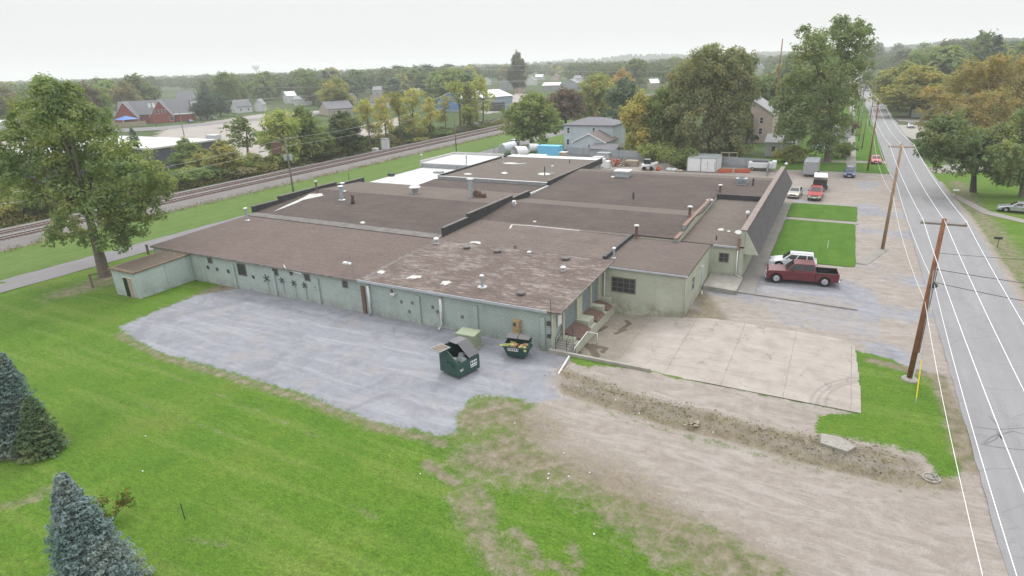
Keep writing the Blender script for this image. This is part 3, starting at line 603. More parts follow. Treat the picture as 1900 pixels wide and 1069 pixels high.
wing(-38.495, -18.7, [(41.0, 3.28), (53.5, 3.82)], M['mint'], M['roofB'], ov=(0, .9), ovf=.3)
wing(-38.1, -18.7, [(53.505, 3.84), (62.5, 4.02)], M['green'], M['roofC'], ov=(0, .05))
wing(-18.695, -10.5, [(52.25, 3.72), (62.5, 3.72)], M['green'], M['roofD'], ov=(-.06, .08), ovf=.15)
wing(-69.9, -38.5, [(55.4, 3.85), (68, 4.8), (77, 4.35)], M['mint'], None, ov=(0, 0), roofmats=[M['roofG'], M['roofL']])
wing(-58.6, -38.5, [(77.005, 4.2), (83, 4.4)], M['mint'], M['roofG'], ov=(0, 0))
wing(-38.1, -13.8, [(62.505, 4.02), (70.8, 4.6), (75.5, 4.08)], M['green'], None, ov=(0, 0), roofmats=[M['roofG'], M['roofL']])
wing(-38.1, -13.8, [(75.505, 4.1), (84.5, 4.5)], M['green'], M['roofG'], ov=(0, 0))
wing(-38.1, -7.5, [(84.505, 4.5), (94, 4.95), (96.2, 4.92)], M['green'], None, ov=(0, 0), roofmats=[M['roofG'], M['roofL']])
wing(-13.795, -7.35, [(63.9, 3.45), (84.5, 3.85)], M['green'], M['roofL'], ov=(0, 0), ovf=.15)
wing(-58.0, -38.4, [(83.2, 4.7), (107, 4.7)], M['silverwall'], M['roofL'], ov=(0, 0))
wing(-69.6, -58.7, [(79.6, 3.85), (95, 3.85)], M['silverwall'], M['membrane'], ov=(.05, .02))
wing(-70.0, -58.4, [(95.005, 4.75), (106.5, 4.75)], M['silverwall'], M['membrane'], ov=(0, 0))
# strip of felt between the front and the second roof
b = MB(); b.hexa([(-69.8, 54.5, 3.7), (-38.4, 54.1, 3.7), (-38.4, 55.3, 3.85), (-69.8, 55.7, 3.85)], [(-69.8, 54.5, 3.93), (-38.4, 54.1, 3.93), (-38.4, 55.3, 4.09), (-69.8, 55.7, 4.09)]); fp('flashing', b, M['felt'])
# parapets
def para(segs, x0, x1, cap=True, name='parapet', mat=None):
    for y0, y1, zb, zt in segs:
        b = MB(); b.box(x0, x1, y0, y1, zb, zt); o = fp(name, b, mat or M['tarwall'])
        if cap: c_ = MB(); c_.box(x0 - .05, x1 + .05, y0 - .02, y1 + .02, zt + .002, zt + .07); fp('coping', c_, M['felt'], o)
para([(54.9, 60.2, 3.5, 4.95), (60.25, 71.6, 3.5, 5.35), (71.65, 76.9, 3.5, 5.0)], -38.45, -38.13)
para([(55.6, 60.2, 3.5, 4.85), (60.25, 72, 3.5, 5.3), (72.05, 78.5, 3.5, 4.9)], -70.1, -69.8)
para([(83.3, 107, 4.3, 5.25)], -38.35, -38.12); para([(83.25, 106.9, 4.3, 5.15)], -58.25, -57.95, cap=False)
b = MB(); b.box(-58.0, -38.4, 82.95, 83.15, 4.3, 5.0); fp('parapet', b, M['silverwall']); b = MB(); b.box(-58.1, -38.3, 82.9, 83.3, 5.003, 5.06); fp('coping', b, M['membrane'])
b = MB(); b.box(-58, -38.4, 107.05, 109.5, 3.6, 4.9); fp('wall', b, M['white'])
b = MB(); b.box(-70.05, -58.45, 106.55, 106.8, 4.3, 5.35); b.box(-70.3, -70.05, 95, 106.8, 4.3, 5.3); fp('parapet', b, M['membrane'])
b = MB(); b.box(-58.45, -58.28, 79.7, 95, 3.7, 4.5); fp('parapet', b, M['tarwall'])
para([(62.0, 65.6, 3.4, 4.25), (65.65, 80.5, 3.4, 4.75)], -14.1, -13.82, mat=M['silverwall'], cap=False)
for y0, y1, z in ((62.0, 65.6, 4.25), (65.65, 80.5, 4.75)): b = MB(); b.box(-14.16, -13.76, y0, y1, z + .003, z + .09); fp('coping', b, M['brick'])
b = MB(); b.box(-38.3, -38.0, 77, 83.2, 4.0, 4.62); fp('parapet', b, M['sealant'])
b = MB(); b.box(-18.9, -18.62, 53.6, 62.5, 3.9, 4.27); fp('parapet', b, M['tarwall'])
b = MB(); b.box(-13.8, -7.6, 84.35, 84.5, 3.9, 4.67); fp('parapet', b, M['tarwall'])
# tall slanting shingled street front
def shingle_mat():
    mt, n, bb = nodes('dark_shingle'); p = wpos(n); s = n.nodes.new('ShaderNodeSeparateXYZ'); n.links.new(p, s.inputs[0])
    cm = n.nodes.new('ShaderNodeCombineXYZ'); n.links.new(s.outputs[1], cm.inputs[0]); n.links.new(s.outputs[2], cm.inputs[1])
    br = n.nodes.new('ShaderNodeTexBrick'); n.links.new(cm.outputs[0], br.inputs[0]); br.inputs['Scale'].default_value = 1; br.inputs['Brick Width'].default_value = .35; br.inputs['Row Height'].default_value = .16; br.inputs['Mortar Size'].default_value = .012
    br.inputs['Color1'].default_value = (.050, .045, .050, 1); br.inputs['Color2'].default_value = (.070, .063, .068, 1); br.inputs['Mortar'].default_value = (.03, .029, .035, 1)
    n.links.new(mixc(n, 1, br.outputs[0], ramp(n, noise(n, p, 1, 4), [(.3, .8), (.7, 1.2)]), 'MULTIPLY'), bb.inputs['Base Color']); bb.inputs['Roughness'].default_value = .85; return mt
M['shingle'] = shingle_mat()
b = MB(); b.hexa([(-7.34, 63.9, 2.9), (-5.9, 63.9, 2.9), (-5.9, 105, 2.9), (-7.34, 105, 2.9)], [(-7.34, 63.9, 5.3), (-7.28, 63.9, 5.3), (-7.28, 105, 5.3), (-7.34, 105, 5.3)])
fp('shingled_front', b, M['shingle'])
b = MB(); b.extr([(-7.34, 2.9), (-5.93, 2.9), (-7.30, 5.28)], 63.70, 63.893, 'y'); fp('gable_end', b, M['green'])
b = MB(); b.box(-7.75, -7.345, 63.75, 105, -.5, 5.3); fp('wall', b, M['green'])
def banded():
    mt, n, bb = nodes('brick_coping'); p = wpos(n); s = n.nodes.new('ShaderNodeSeparateXYZ'); n.links.new(p, s.inputs[0])
    f = mth(n, 'FRACT', mth(n, 'MULTIPLY', s.outputs[1], 1.35)); c = mixc(n, mth(n, 'LESS_THAN', f, .13), ramp(n, noise(n, p, 3, 4), [(.3, (.14, .10, .09)), (.7, (.22, .17, .155))]), (.30, .28, .27)); n.links.new(c, bb.inputs['Base Color']); bb.inputs['Roughness'].default_value = .8; return mt
M['coping'] = banded()
b = MB(); b.box(-7.85, -7.22, 63.7, 105.05, 5.304, 5.42); fp('coping', b, M['coping'])
# fascia strips and gutters
b = MB(); b.hexa([(-38.49, 40.62, 3.24), (-18.9, 40.62, 3.24), (-18.9, 40.68, 3.24), (-38.49, 40.68, 3.24)], [(-38.49, 40.62, 3.47), (-18.9, 40.62, 3.47), (-18.9, 40.68, 3.47), (-38.49, 40.68, 3.47)]); fp('gutter', b, M['gut'])
b = MB(); b.box(-70.05, -38.5, 40.72, 40.78, 3.17, 3.38); fp('fascia', b, M['fascia'])
b = MB(); b.hexa([(-17.795, 40.7, 3.26), (-17.74, 40.7, 3.26), (-17.74, 53.5, 3.80), (-17.795, 53.5, 3.80)], [(-17.795, 40.7, 3.46), (-17.74, 40.7, 3.46), (-17.74, 53.5, 4.0), (-17.795, 53.5, 4.0)]); fp('fascia', b, M['fascia'])
b = MB(); b.box(-18.0, -10.42, 52.0, 52.09, 3.68, 3.84); fp('gutter', b, M['gut'])
b = MB(); b.box(-10.4, -7.8, 63.62, 63.74, 3.42, 3.60); fp('gutter', b, M['gut'])
# windows
M['winframe'] = simple('old_window_frame', (.14, .115, .09), .8); M['winwhite'] = simple('pale_window_frame', (.36, .37, .35), .6)
def win(parent, x0, x1, z0, z1, face, pos, frame, nx=1, nz=1, fw=.09, pane=None, d=.05):
    """window on a wall facing -Y (face='y', pos=Y) or +X (face='x', pos=X); spans u0..u1"""
    def bx(mb, a, b_, c, e_, p0, p1):
        if face == 'y': mb.box(a, b_, pos - p1, pos - p0, c, e_)
        elif face == 'Y': mb.box(a, b_, pos + p0, pos + p1, c, e_)
        elif face == 'x': mb.box(pos + p0, pos + p1, a, b_, c, e_)
        else: mb.box(pos - p1, pos - p0, a, b_, c, e_)
    f = MB(); bx(f, x0, x0 + fw, z0, z1, .003, d); bx(f, x1 - fw, x1, z0, z1, .003, d); bx(f, x0 + fw, x1 - fw, z0, z0 + fw, .003, d); bx(f, x0 + fw, x1 - fw, z1 - fw, z1, .003, d)
    for i in range(1, nx): u = x0 + (x1 - x0) * i / nx; bx(f, u - fw * .3, u + fw * .3, z0 + fw, z1 - fw, .024, d - .008)
    for i in range(1, nz): u = z0 + (z1 - z0) * i / nz; bx(f, x0 + fw, x1 - fw, u - fw * .3, u + fw * .3, .024, d - .011)
    loc = parent is not None
    o = f.build('window', frame, parent, local=False); g = MB(); bx(g, x0 + fw, x1 - fw, z0 + fw, z1 - fw, .003, .02)
    g.build('pane', pane or M['pane'], o, local=False); return o
for px, py, w_, h_, nx, nz in ((389.5, 482.4, .75, .75, 1, 2), (448.9, 500.3, 1.35, 1.35, 1, 1), (510.8, 503.9, .8, .85, 1, 1), (570.4, 515, .75, .75, 1, 1), (640.4, 527.4, .7, .75, 1, 2)):
    c_ = onY(px, py, 41); win(FAC, c_.x - w_ / 2, c_.x + w_ / 2, c_.z - h_ / 2, c_.z + h_ / 2, 'y', 41, M['winframe'], nx, nz)
win(FAC, -17.5, -15.15, 1.35, 2.85, 'y', 52.25, M['winframe'], 4, 3)
win(FAC, -9.75, -8.75, 1.75, 2.75, 'y', 63.9, M['winframe'], 2, 2)
win(FAC, 54.4, 55.6, 1.5, 2.9, 'x', -10.5, M['winwhite'], 1, 2)
d_ = MB(); d_.box(-10.497, -10.44, 58.9, 59.9, .45, 2.6); dd_ = fp('door', d_, M['pale']); d_ = MB(); d_.box(-10.439, -10.40, 59.05, 59.12, 1.4, 1.5); fp('handle', d_, M['steel'], dd_)
d_ = MB(); d_.box(-10.49, -10.3, 58.3, 58.5, 2.7, 2.9); fp('wall_lamp', d_, M['lens'])
# pilasters and boards on the front wall
for px, py, mt_ in ((435, 506, 'mint'), (509, 515, 'mint'), (592, 540, 'mint'), (676, 553, 'rust'), (778, 574, 'mint'), (884, 592, 'mint'), (1008, 611, 'mint')):
    x = onY(px, py, 41).x; b = MB(); b.box(x - .2, x + .2, 40.84, 40.997, -.2, 2.75); fp('pilaster', b, M[mt_])
    if mt_ == 'rust': pass
x = -18.7; b = MB(); b.box(-18.69, -18.5, 40.9, 41.6, -.9, 3.2); fp('pilaster', b, M['green'])
# star-shaped wall anchors with rods
for px, py, s_, rod in ((385.7, 496, .22, 0), (402.9, 499.6, .22, 0), (423.6, 503.4, .25, 0), (494.3, 517.3, .5, 1), (522.9, 521, .38, 1), (544.9, 526, .38, 1), (565, 530, .38, 1), (589, 535, .35, 1), (540, 507, .25, 0), (470, 514, .2, 0)):
    c_ = onY(px, py, 40.95); b = MB()
    for k in range(3): b.cbox((c_.x, 40.93, c_.z), (s_ * 2, .05, .07), 0, k * math.pi / 3 + .3)
    o = fp('wall_anchor', b, M['dgrey'])
    if rod: r_ = MB(); r_.cyl((c_.x + .12, 40.93, c_.z), (c_.x + .12, 40.93, c_.z - 1.5), .035, n=6); fp('rod', r_, M['galv'], o)
# pipes and boxes on the walls
def wpipe(name, pts, r, mat, parent=None): b = MB(); b.tube(pts, r, 8); return fp(name, b, mat, parent, smooth=True)
a = onY(682, 531, 40.8); c_ = onY(687, 580, 40.8); wpipe('downspout', [(a.x, 40.95, a.z + .1), (a.x, 40.78, a.z), (a.x + .05, 40.78, .15), (a.x + .1, 40.6, .05)], .11, M['white'])
a = onY(817, 555, 40.8); wpipe('downspout', [(a.x, 40.95, a.z + .05), (a.x, 40.75, a.z), (a.x + .03, 40.75, .5), (a.x - .1, 40.3, .12)], .12, M['white'])
a = onY(527, 496, 40.8); c_ = onY(560, 509, 40.8); wpipe('drain_pipe', [(a.x, 40.8, a.z + .25), (a.x + .2, 40.8, c_.z + .25), (c_.x, 40.8, c_.z + .05), (c_.x + .05, 40.8, c_.z - .25)], .07, M['white'])
wpipe('downspout', [(-18.15, 52.12, 3.7), (-18.15, 52.12, -.6)], .06, M['white']); wpipe('downspout', [(-10.55, 52.1, 3.6), (-10.55, 52.1, .1)], .05, M['green'])
wpipe('downspout', [(-7.9, 63.62, 3.5), (-7.9, 63.62, .6), (-7.4, 63.5, .5)], .06, M['white'])
b = MB(); b.box(-8.0, -7.75, 63.5, 63.72, 3.3, 4.6); fp('conduit_box', b, M['brick'])
a = onY(959, 611, 40.8); b = MB(); b.box(a.x - .33, a.x + .33, 40.62, 40.995, a.z - .05, a.z + .85); b.box(a.x - .33, a.x + .33, 40.62, 40.995, a.z - .95, a.z - .09); o = fp('meter_cabinet', b, M['tan'], bevel=.02); b = MB(); b.box(a.x - .2, a.x + .02, 40.56, 40.615, a.z + .35, a.z + .65); fp('meter_glass', b, M['dgrey'], o)
b = MB(); b.box(-18.6, -18.55, 42.0, 42.8, 1.6, 2.6); fp('notice_board', b, M['white'])
b = MB(); b.box(a.x - 4.35, a.x - 4.25, 40.9, 40.99, .1, 2.0); fp('conduit', b, M['galv'])
for px, py in ((727, 540), (745, 560), (760, 578), (765, 562), (803, 570), (858, 588), (812, 578)):
    c_ = onY(px, py, 41); b = MB(); b.cbox((c_.x, 40.97, c_.z), (.22, .06, .28)); fp('wall_vent', b, M['winframe'])
c_ = onY(731, 545, 41); b = MB(); b.cbox((c_.x, 40.85, c_.z), (.5, .3, .12)); fp('wall_lamp', b, M['white'])
# roof lamp on a rod above the front eave
a = onY(656, 512, 40.95); b = MB(); b.cyl((a.x, 40.95, 3.1), (a.x - .02, 40.95, 5.35), .04, n=6); o = fp('lamp_post', b, M['steel']); b = MB(); b.tube([(a.x, 40.95, 4.95), (a.x - .5, 40.7, 5.05)], .03, 5); b.cbox((a.x - .55, 40.68, 4.97), (.45, .28, .16)); b.cbox((a.x - .35, 41.0, 4.8), (.35, .25, .14)); fp('floodlight', b, M['white'], o)
a = onY(1022, 575, 40.9); b = MB(); b.cyl((a.x, 40.9, 1.2), (a.x, 40.9, 4.4), .03, n=5); fp('antenna_rod', b, M['dgrey'])
b = MB(); b.cbox((-18.85, 40.85, 2.3), (.3, .15, .35)); b.cbox((-18.85, 40.85, 1.2), (.25, .15, .3)); fp('conduit_box', b, M['dgrey'])

# loading dock on the east side of the front wing
M['dockdoor'] = simple('ribbed_grey_door', (.17, .21, .22), .6, var=.15, scale=2); M['jamb'] = simple('cream_jamb', (.36, .37, .29), .8)
for y0, y1 in ((43.2, 45.9), (47.2, 49.2), (49.6, 51.3)):
    b = MB(); z = .5
    while z < 3.0: b.box(-18.69, -18.60, y0, y1, z, z + .30); z += .32
    fp('dock_door', b, M['dockdoor'])
for y0, y1 in ((42.9, 43.18), (45.95, 47.15), (49.25, 49.55), (51.35, 52.2)):
    b = MB(); b.box(-18.692, -18.45, y0, y1, -.9, 3.3); fp('door_jamb', b, M['jamb'])
b = MB()
for y0, y1, zt in ((42.4, 43.1, .45), (43.1, 45.8, .15), (45.8, 47.2, .75), (47.2, 49.4, .15), (49.4, 50.1, .75), (50.1, 51.5, .3), (51.5, 52.2, .75)): b.box(-18.68, -17.35, y0, y1 - .003, -1, zt)
fp('dock_platform', b, M['green'])
b = MB(); b.box(-17.35, -17.1, 42.4, 52.2, -1, .1); fp('dock_kerb', b, M['jamb'])
for y0, y1 in ((43.25, 45.7), (47.3, 49.3), (50.15, 51.4)):
    b = MB(); b.hexa([(-18.6, y0, .2), (-17.0, y0, .18), (-17.0, y1, .18), (-18.6, y1, .2)], [(-18.6, y0, .62), (-17.3, y0, .35), (-17.3, y1, .35), (-18.6, y1, .62)]); fp('dock_leveler', b, M['rust'])
b = MB()
for k in range(5): b.box(-18.68 + .02, -17.3, 41.0 + k * .28, 41.28 + k * .28, -.95, .05 + k * .09)
fp('steps', b, M['conc'])
b = MB()
for x_ in (-18.3, -17.35):
    for y_, z_ in ((40.95, -.1), (42.3, .45)): b.cyl((x_, y_, z_ - .8 if x_ > -18 else z_), (x_, y_, z_ + 1.15), .03, n=6)
    b.tube([(x_, 40.95, 1.05), (x_, 42.3, 1.6)], .03, 6); b.tube([(x_, 40.95, .5), (x_, 42.3, 1.05)], .025, 6)
fp('stair_railing', b, M['dgrey'])

# retaining wall and low pipes near the dock
rw = MB(); rw.box(-18.6, -10.35, 40.22, 40.45, -1.1, .33); tag(rw.build('retaining_wall', M['conc']), 'low concrete retaining wall edging the sunken loading pad', 'retaining wall')
p0 = onY(1048, 633, 43.2); t_ = MB()
pts = [at(1051, 640, .1), at(1081, 600, .9), at(1097, 604, .75), at(1097, 622, -.5)]
t_.tube([(-16.9, 41.3, -.6), (-16.9, 41.6, .2), (-16.75, 44.0, .65), (-15.9, 44.1, .6), (-15.9, 44.1, -.8)], .042, 8); tag(t_.build('guard_pipe', M['white'], smooth=True), 'bent white pipe guard rail standing beside the dock steps', 'guard rail')
t_ = MB(); a = at(1036, 694, .15); c_ = at(1056, 661, .45); t_.tube([a + Vector((.2, 0, -.1)), a, c_], .07, 8); tag(t_.build('leaning_pipe', M['white'], smooth=True), 'white plastic pipe slanting over the dirt by the gravel corner', 'pipe')

# ---- roof equipment
def roof_z(x, y):
    if y < 53.5 and x < -38.5: return 3.36 + (y - 41) * .036
    if y < 53.5 and x < -18: return 3.44 + (y - 41) * .0432
    if x > -13.8 and 63.9 < y < 84.5: return 3.61 + (y - 63.9) * .0194
    if x > -18.6 and y < 62.5: return 3.88
    if x < -38.5:
        if x > -58 and y > 83: return 4.86
        if x < -58.6 and y > 79.6: return 4.01 if y < 95 else 4.91
        if y < 55.4: return 3.88
        return 4.01 + (y - 55.4) * .0754 if y < 68 else (4.96 - (y - 68) * .05 if y < 77 else 4.36 + (y - 77) * .033)
    if y < 62.5: return 4.0 + (y - 53.5) * .02
    if y < 70.8: return 4.18 + (y - 62.5) * .07
    if y < 75.5: return 4.76 - (y - 70.8) * .11
    if y < 94: return 4.26 + (y - 75.5) * .0465
    return 5.11
def on_roof(px, py):
    z = 4.2
    for _ in range(12): p = at(px, py, z); z = roof_z(p.x, p.y)
    return at(px, py, z)
def vent(px, py, top, kind, r=.12):
    p = on_roof(px, py); h = max(.15, top_z_at(p, top)); b = MB(); c = MB(); x, y, z = p
    if kind == 'pipe': b.lathe([(r * 2.2, -.05), (r * 2.2, .03), (r, .12), (r, h), (r * .9, h + .01)], (x, y, z), 10); o = fp('vent_pipe', b, M['galv'], smooth=False); c.lathe([(r * 1.7, h - .02), (r * 1.7, h + .06), (.01, h + .16)], (x, y, z), 10); fp('rain_cap', c, M['white'], o)
    elif kind == 'dark': b.lathe([(r * 2.2, -.05), (r * 2.2, .04), (r, .12), (r, h)], (x, y, z), 10); o = fp('vent_pipe', b, M['rust']); c.lathe([(r * 1.9, h - .03), (r * 1.9, h + .08), (r * 1.2, h + .12)], (x, y, z), 12); fp('rain_cap', c, M['offwhite'], o)
    elif kind == 'stub': b.lathe([(r, -.05), (r, h), (r * .8, h + .01)], (x, y, z), 8); fp('vent_pipe', b, M['dgrey'])
    elif kind == 'ball': b.lathe([(r * 1.3, -.05), (r * 1.3, .03), (r * .7, .05), (r * .7, h * .6)], (x, y, z), 10); o = fp('vent_pipe', b, M['galv']); c.lathe([(r * .7, h * .55), (r * 1.6, h * .65), (r * 1.8, h * .8), (r * 1.3, h * .97), (.02, h)], (x, y, z), 12); fp('turbine_cap', c, M['white'], o, smooth=True)
    elif kind == 'mush': b.lathe([(r * .8, -.05), (r * .8, .12)], (x, y, z), 12); o = fp('roof_vent', b, M['steel']); c.lathe([(r * 1.5, .12), (r * 1.6, .2), (r * 1.2, .27), (.02, .29)], (x, y, z), 14); fp('vent_cap', c, M['felt'], o)
    elif kind == 'cone': b.lathe([(r * 1.2, -.05), (r * 1.2, .06), (r * .9, .1), (r * .9, h * .6)], (x, y, z), 12); o = fp('roof_vent', b, M['steel']); c.lathe([(r * 1.7, h * .62), (r * 1.6, h * .70), (.03, h)], (x, y, z), 14); fp('vent_cap', c, M['white'], o)
    return p
def top_z_at(p, py):
    lo, hi = 0, 30
    for _ in range(30):
        mid = (lo + hi) / 2; v = Vector((p.x, p.y, p.z + mid)) - CAMP
        if 534.5 - F_PX * v.dot(UP) / v.dot(FW) > py: lo = mid
        else: hi = mid
    return lo
for a in ((895, 534, 512, 'pipe', .12), (967, 546, 0, 'mush', .28), (866, 461, 0, 'mush', .27), (923, 468, 0, 'mush', .27), (982, 473, 466, 'ball', .13), (1049.5, 482, 0, 'mush', .27), (1045, 503, 494, 'ball', .16), (956, 460, 0, 'mush', .12),
          (1139, 479, 461, 'pipe', .11), (1180.5, 442, 419, 'dark', .15), (1279.4, 401.5, 384, 'dark', .16), (1316.8, 375, 370, 'ball', .25), (1323, 373, 365, 'stub', .08), (1335, 366, 344, 'dark', .15), (1175, 369, 357, 'stub', .13), (1397, 344, 331, 'stub', .13), (1346, 364, 361, 'ball', .22),
          (634.5, 371, 346, 'pipe', .24), (637, 355, 340, 'pipe', .22), (588.6, 358.6, 337, 'dark', .13), (770.5, 359, 341, 'cone', .5), (810, 452, 441, 'ball', .18), (459, 409, 387, 'pipe', .16), (954, 381, 372, 'ball', .16),
          (1010.8, 326, 309, 'stub', .09), (1025, 322, 308.5, 'pipe', .12), (933, 300, 292, 'pipe', .10), (1056.6, 303, 296, 'stub', .08), (783, 305, 288, 'pipe', .15), (865.8, 305, 288, 'pipe', .12), (1329, 445, 437, 'stub', .08), (648, 335, 322, 'stub', .05), (545, 355, 348, 'stub', .05)):
    vent(*a)
p = on_roof(655, 378); b = MB(); b.tube([p, p + Vector((0, 0, .8)), p + Vector((.15, 0, 1.1)), p + Vector((-.2, 0, 1.25))], [.28, .2, .22, .25], 8); fp('gooseneck_vent', b, M['rust'], smooth=True)
p = on_roof(874, 367); b = MB(); b.box(p.x - .22, p.x + .22, p.y - .22, p.y + .22, p.z, p.z + 2.5); o = fp('exhaust_stack', b, M['galv']); b = MB(); b.box(p.x - .38, p.x + .38, p.y - .3, p.y + .3, p.z + 2.503, p.z + 2.65); fp('stack_cap', b, M['white'], o)
q = on_roof(886, 366); b = MB(); b.cyl((q.x, q.y - .3, q.z + .55), (q.x, q.y + .3, q.z + .55), .5, n=14); b.box(q.x - .3, q.x + 1.3, q.y - .35, q.y + .35, q.z, q.z + .2); b.cyl((q.x + .6, q.y, q.z + .4), (q.x + 1.3, q.y, q.z + .4), .25, n=10); b.box(q.x - .9, q.x, q.y - .2, q.y + .2, q.z + .2, q.z + .6); fp('blower', b, M['rust'])
p = on_roof(1156, 327); b = MB(); b.box(p.x - 1.05, p.x + 1.05, p.y - .8, p.y + .8, p.z - .05, p.z + .75); o = fp('roof_unit', b, M['galv']); b = MB(); b.box(p.x - 1.2, p.x + 1.2, p.y - .95, p.y + .95, p.z + .753, p.z + .95); fp('unit_lid', b, M['white'], o)
p = on_roof(1375.5, 341); b = MB(); b.box(p.x - .75, p.x + .75, p.y - .6, p.y + .6, p.z - .05, p.z + .8); o = fp('roof_unit', b, M['galv']); b = MB(); b.lathe([(.45, .803), (.45, .84), (.1, .845)], tuple(p), 14); fp('fan_grille', b, M['dgrey'], o)
for k in range(4): b = MB(); b.box(p.x - .76, p.x + .76, p.y - .615, p.y - .603, p.z + .1 + k * .17, p.z + .17 + k * .17); fp('louvre', b, M['dgrey'], o)
p = on_roof(726, 327); b = MB(); b.cbox((p.x, p.y, p.z + .25), (1.0, .7, .5)); fp('roof_unit', b, M['dgrey']); 
p = on_roof(814, 321); b = MB(); b.box(p.x - .8, p.x + .8, p.y - .6, p.y + .6, p.z, p.z + .3); fp('roof_hatch', b, M['silverwall'])
def patch(pts, seed=0, mat=None):
    rr = random.Random(seed); P_ = [on_roof(*q) for q in pts]; out = []
    for a_, c_ in zip(P_, P_[1:] + P_[:1]):
        for i in range(3): q = a_.lerp(c_, i / 3); out.append(q + Vector((rr.uniform(-.08, .08), rr.uniform(-.08, .08), .012)))
    cen = sum(out, Vector()) / len(out); b = MB(); n_ = len(out)
    b.add(out + [cen], [(i, (i + 1) % n_, n_) for i in range(n_)]); fp('sealant_patch', b, mat or M['sealant'])
E_ = lambda cx, cy, rx_, ry_, k=8: [(cx + rx_ * math.cos(i * 2 * math.pi / k), cy + ry_ * math.sin(i * 2 * math.pi / k)) for i in range(k)]
for i, P_ in enumerate(([(751, 518), (764, 511), (782, 512), (779, 519)], E_(707, 505, 7, 3.2), E_(895, 532, 9, 3), [(817, 528), (822, 522), (833, 521), (838, 524), (826, 529)], [(871, 451), (876, 448), (889, 448), (892, 452), (888, 453), (880, 450)], E_(936, 321, 6, 2), E_(868, 323, 8, 1.6), E_(1010, 323, 12, 2.6), E_(1338, 426, 6, 2.2), E_(1372, 431, 9, 4), E_(1352, 429, 3, 1.5), E_(955, 303, 22, 1.8), E_(992, 411, 3, 1.3), E_(1137, 328, 4, 1.5), E_(955, 377, 4, 1.5), E_(673, 413, 5, 2))):
    patch(P_, i)
patch(E_(965, 302.5, 14, 1.2), 60, M['tarwall']); patch(E_(1052, 308.5, 9, 1.3), 61, M['tarwall'])
patch([(507, 393), (540, 377), (575, 360), (597, 359), (600, 363), (570, 368), (540, 381)], 30)
def strip(pts, w_, mat=None, name='sealant_strip'):
    P_ = [on_roof(*q) for q in pts]; b = MB()
    for a_, c_ in zip(P_[:-1], P_[1:]):
        d = (c_ - a_).normalized(); s = Vector((-d.y, d.x, 0)).normalized() * w_ / 2; z = Vector((0, 0, .016)); b.add([a_ - s + z, c_ - s + z, c_ + s + z, a_ + s + z], [(0, 1, 2, 3)])
    fp(name, b, mat or M['sealant'])
strip([(946, 424), (950, 417), (985, 419), (1075, 428)], .22); strip([(1075, 428), (1172, 438)], .2, M['felt']); strip([(815, 447), (740, 482), (680, 514)], .25, M['felt'])

# small flat roofed annex at the west end
SH = thing('annex_shed', 'low pale block shed with leaf covered flat roof and doorway, by the big tree', 'shed', (-65.3, 37.8, 0))
def sp(name, mb, mat, parent=None): return mb.build(name, mat, parent or SH, local=False)
b = MB(); b.hexa([(-67.4, 34.5, -.3), (-63.3, 34.5, -.3), (-63.3, 40.99, -.3), (-67.4, 40.99, -.3)], [(-67.4, 34.5, 2.75), (-63.3, 34.5, 2.75), (-63.3, 40.99, 3.0), (-67.4, 40.99, 3.0)]); sp('wall', b, M['pale'])
b = MB(); b.hexa([(-67.6, 34.3, 2.753), (-63.15, 34.3, 2.753), (-63.15, 40.98, 3.003), (-67.6, 40.98, 3.003)], [(-67.6, 34.3, 2.93), (-63.15, 34.3, 2.93), (-63.15, 40.98, 3.14), (-67.6, 40.98, 3.14)]); sp('roof', b, M['wood'])
M['litter'] = simple('leaf_litter', (.095, .072, .052), .95, var=.5, scale=5)
b = MB(); b.hexa([(-67.3, 34.8, 2.94), (-63.4, 34.6, 2.94), (-63.4, 40.9, 3.14), (-67.3, 40.9, 3.14)], [(-66.9, 35.2, 2.99), (-63.7, 35.0, 2.98), (-63.7, 40.8, 3.19), (-66.9, 40.8, 3.23)]); sp('roof_debris', b, M['litter'])
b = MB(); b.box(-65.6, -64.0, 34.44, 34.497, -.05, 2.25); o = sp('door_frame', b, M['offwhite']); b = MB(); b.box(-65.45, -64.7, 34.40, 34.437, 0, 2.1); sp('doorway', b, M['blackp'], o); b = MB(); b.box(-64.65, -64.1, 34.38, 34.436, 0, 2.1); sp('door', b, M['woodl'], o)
b = MB(); b.box(-63.298, -63.22, 37.8, 38.05, -.2, 2.7); sp('pilaster', b, M['pale'])
b = MB(); b.box(-63.297, -63.2, 40.5, 40.8, -.2, 2.9); sp('downspout', b, M['mint'])
# ================================================================ TREES
def leaf_mat(name, trans=.45, var=.3):
    mt, n, b = nodes(name); p = coord(n, 'Object'); oi = n.nodes.new('ShaderNodeObjectInfo')
    big = noise(n, p, .35, 3, .6); sm = noise(n, p, 2.2, 3, .7)
    c = mixc(n, 1, oi.outputs['Color'], ramp(n, big, [(.3, (.72, .85, .8)), (.5, (1, 1, 1)), (.7, (1.45, 1.2, .95))]), 'MULTIPLY')
    c = mixc(n, 1, c, ramp(n, sm, [(.3, 1 - var), (.7, 1 + var)]), 'MULTIPLY')
    df = n.nodes.new('ShaderNodeBsdfDiffuse'); tr = n.nodes.new('ShaderNodeBsdfTranslucent'); ms = n.nodes.new('ShaderNodeMixShader'); ms.inputs[0].default_value = trans
    n.links.new(c, df.inputs[0]); n.links.new(mixc(n, 1, c, (1.15, 1.25, .6), 'MULTIPLY'), tr.inputs[0]); n.links.new(df.outputs[0], ms.inputs[1]); n.links.new(tr.outputs[0], ms.inputs[2])
    n.links.new(ms.outputs[0], n.nodes['Material Output'].inputs[0]); n.nodes.remove(b); return mt
M['leaf'] = leaf_mat('foliage'); M['needle'] = leaf_mat('needles', .1, .3)
M['bark'] = simple('bark', (.115, .095, .078), .95, var=.35, scale=5, bumpy=.5)
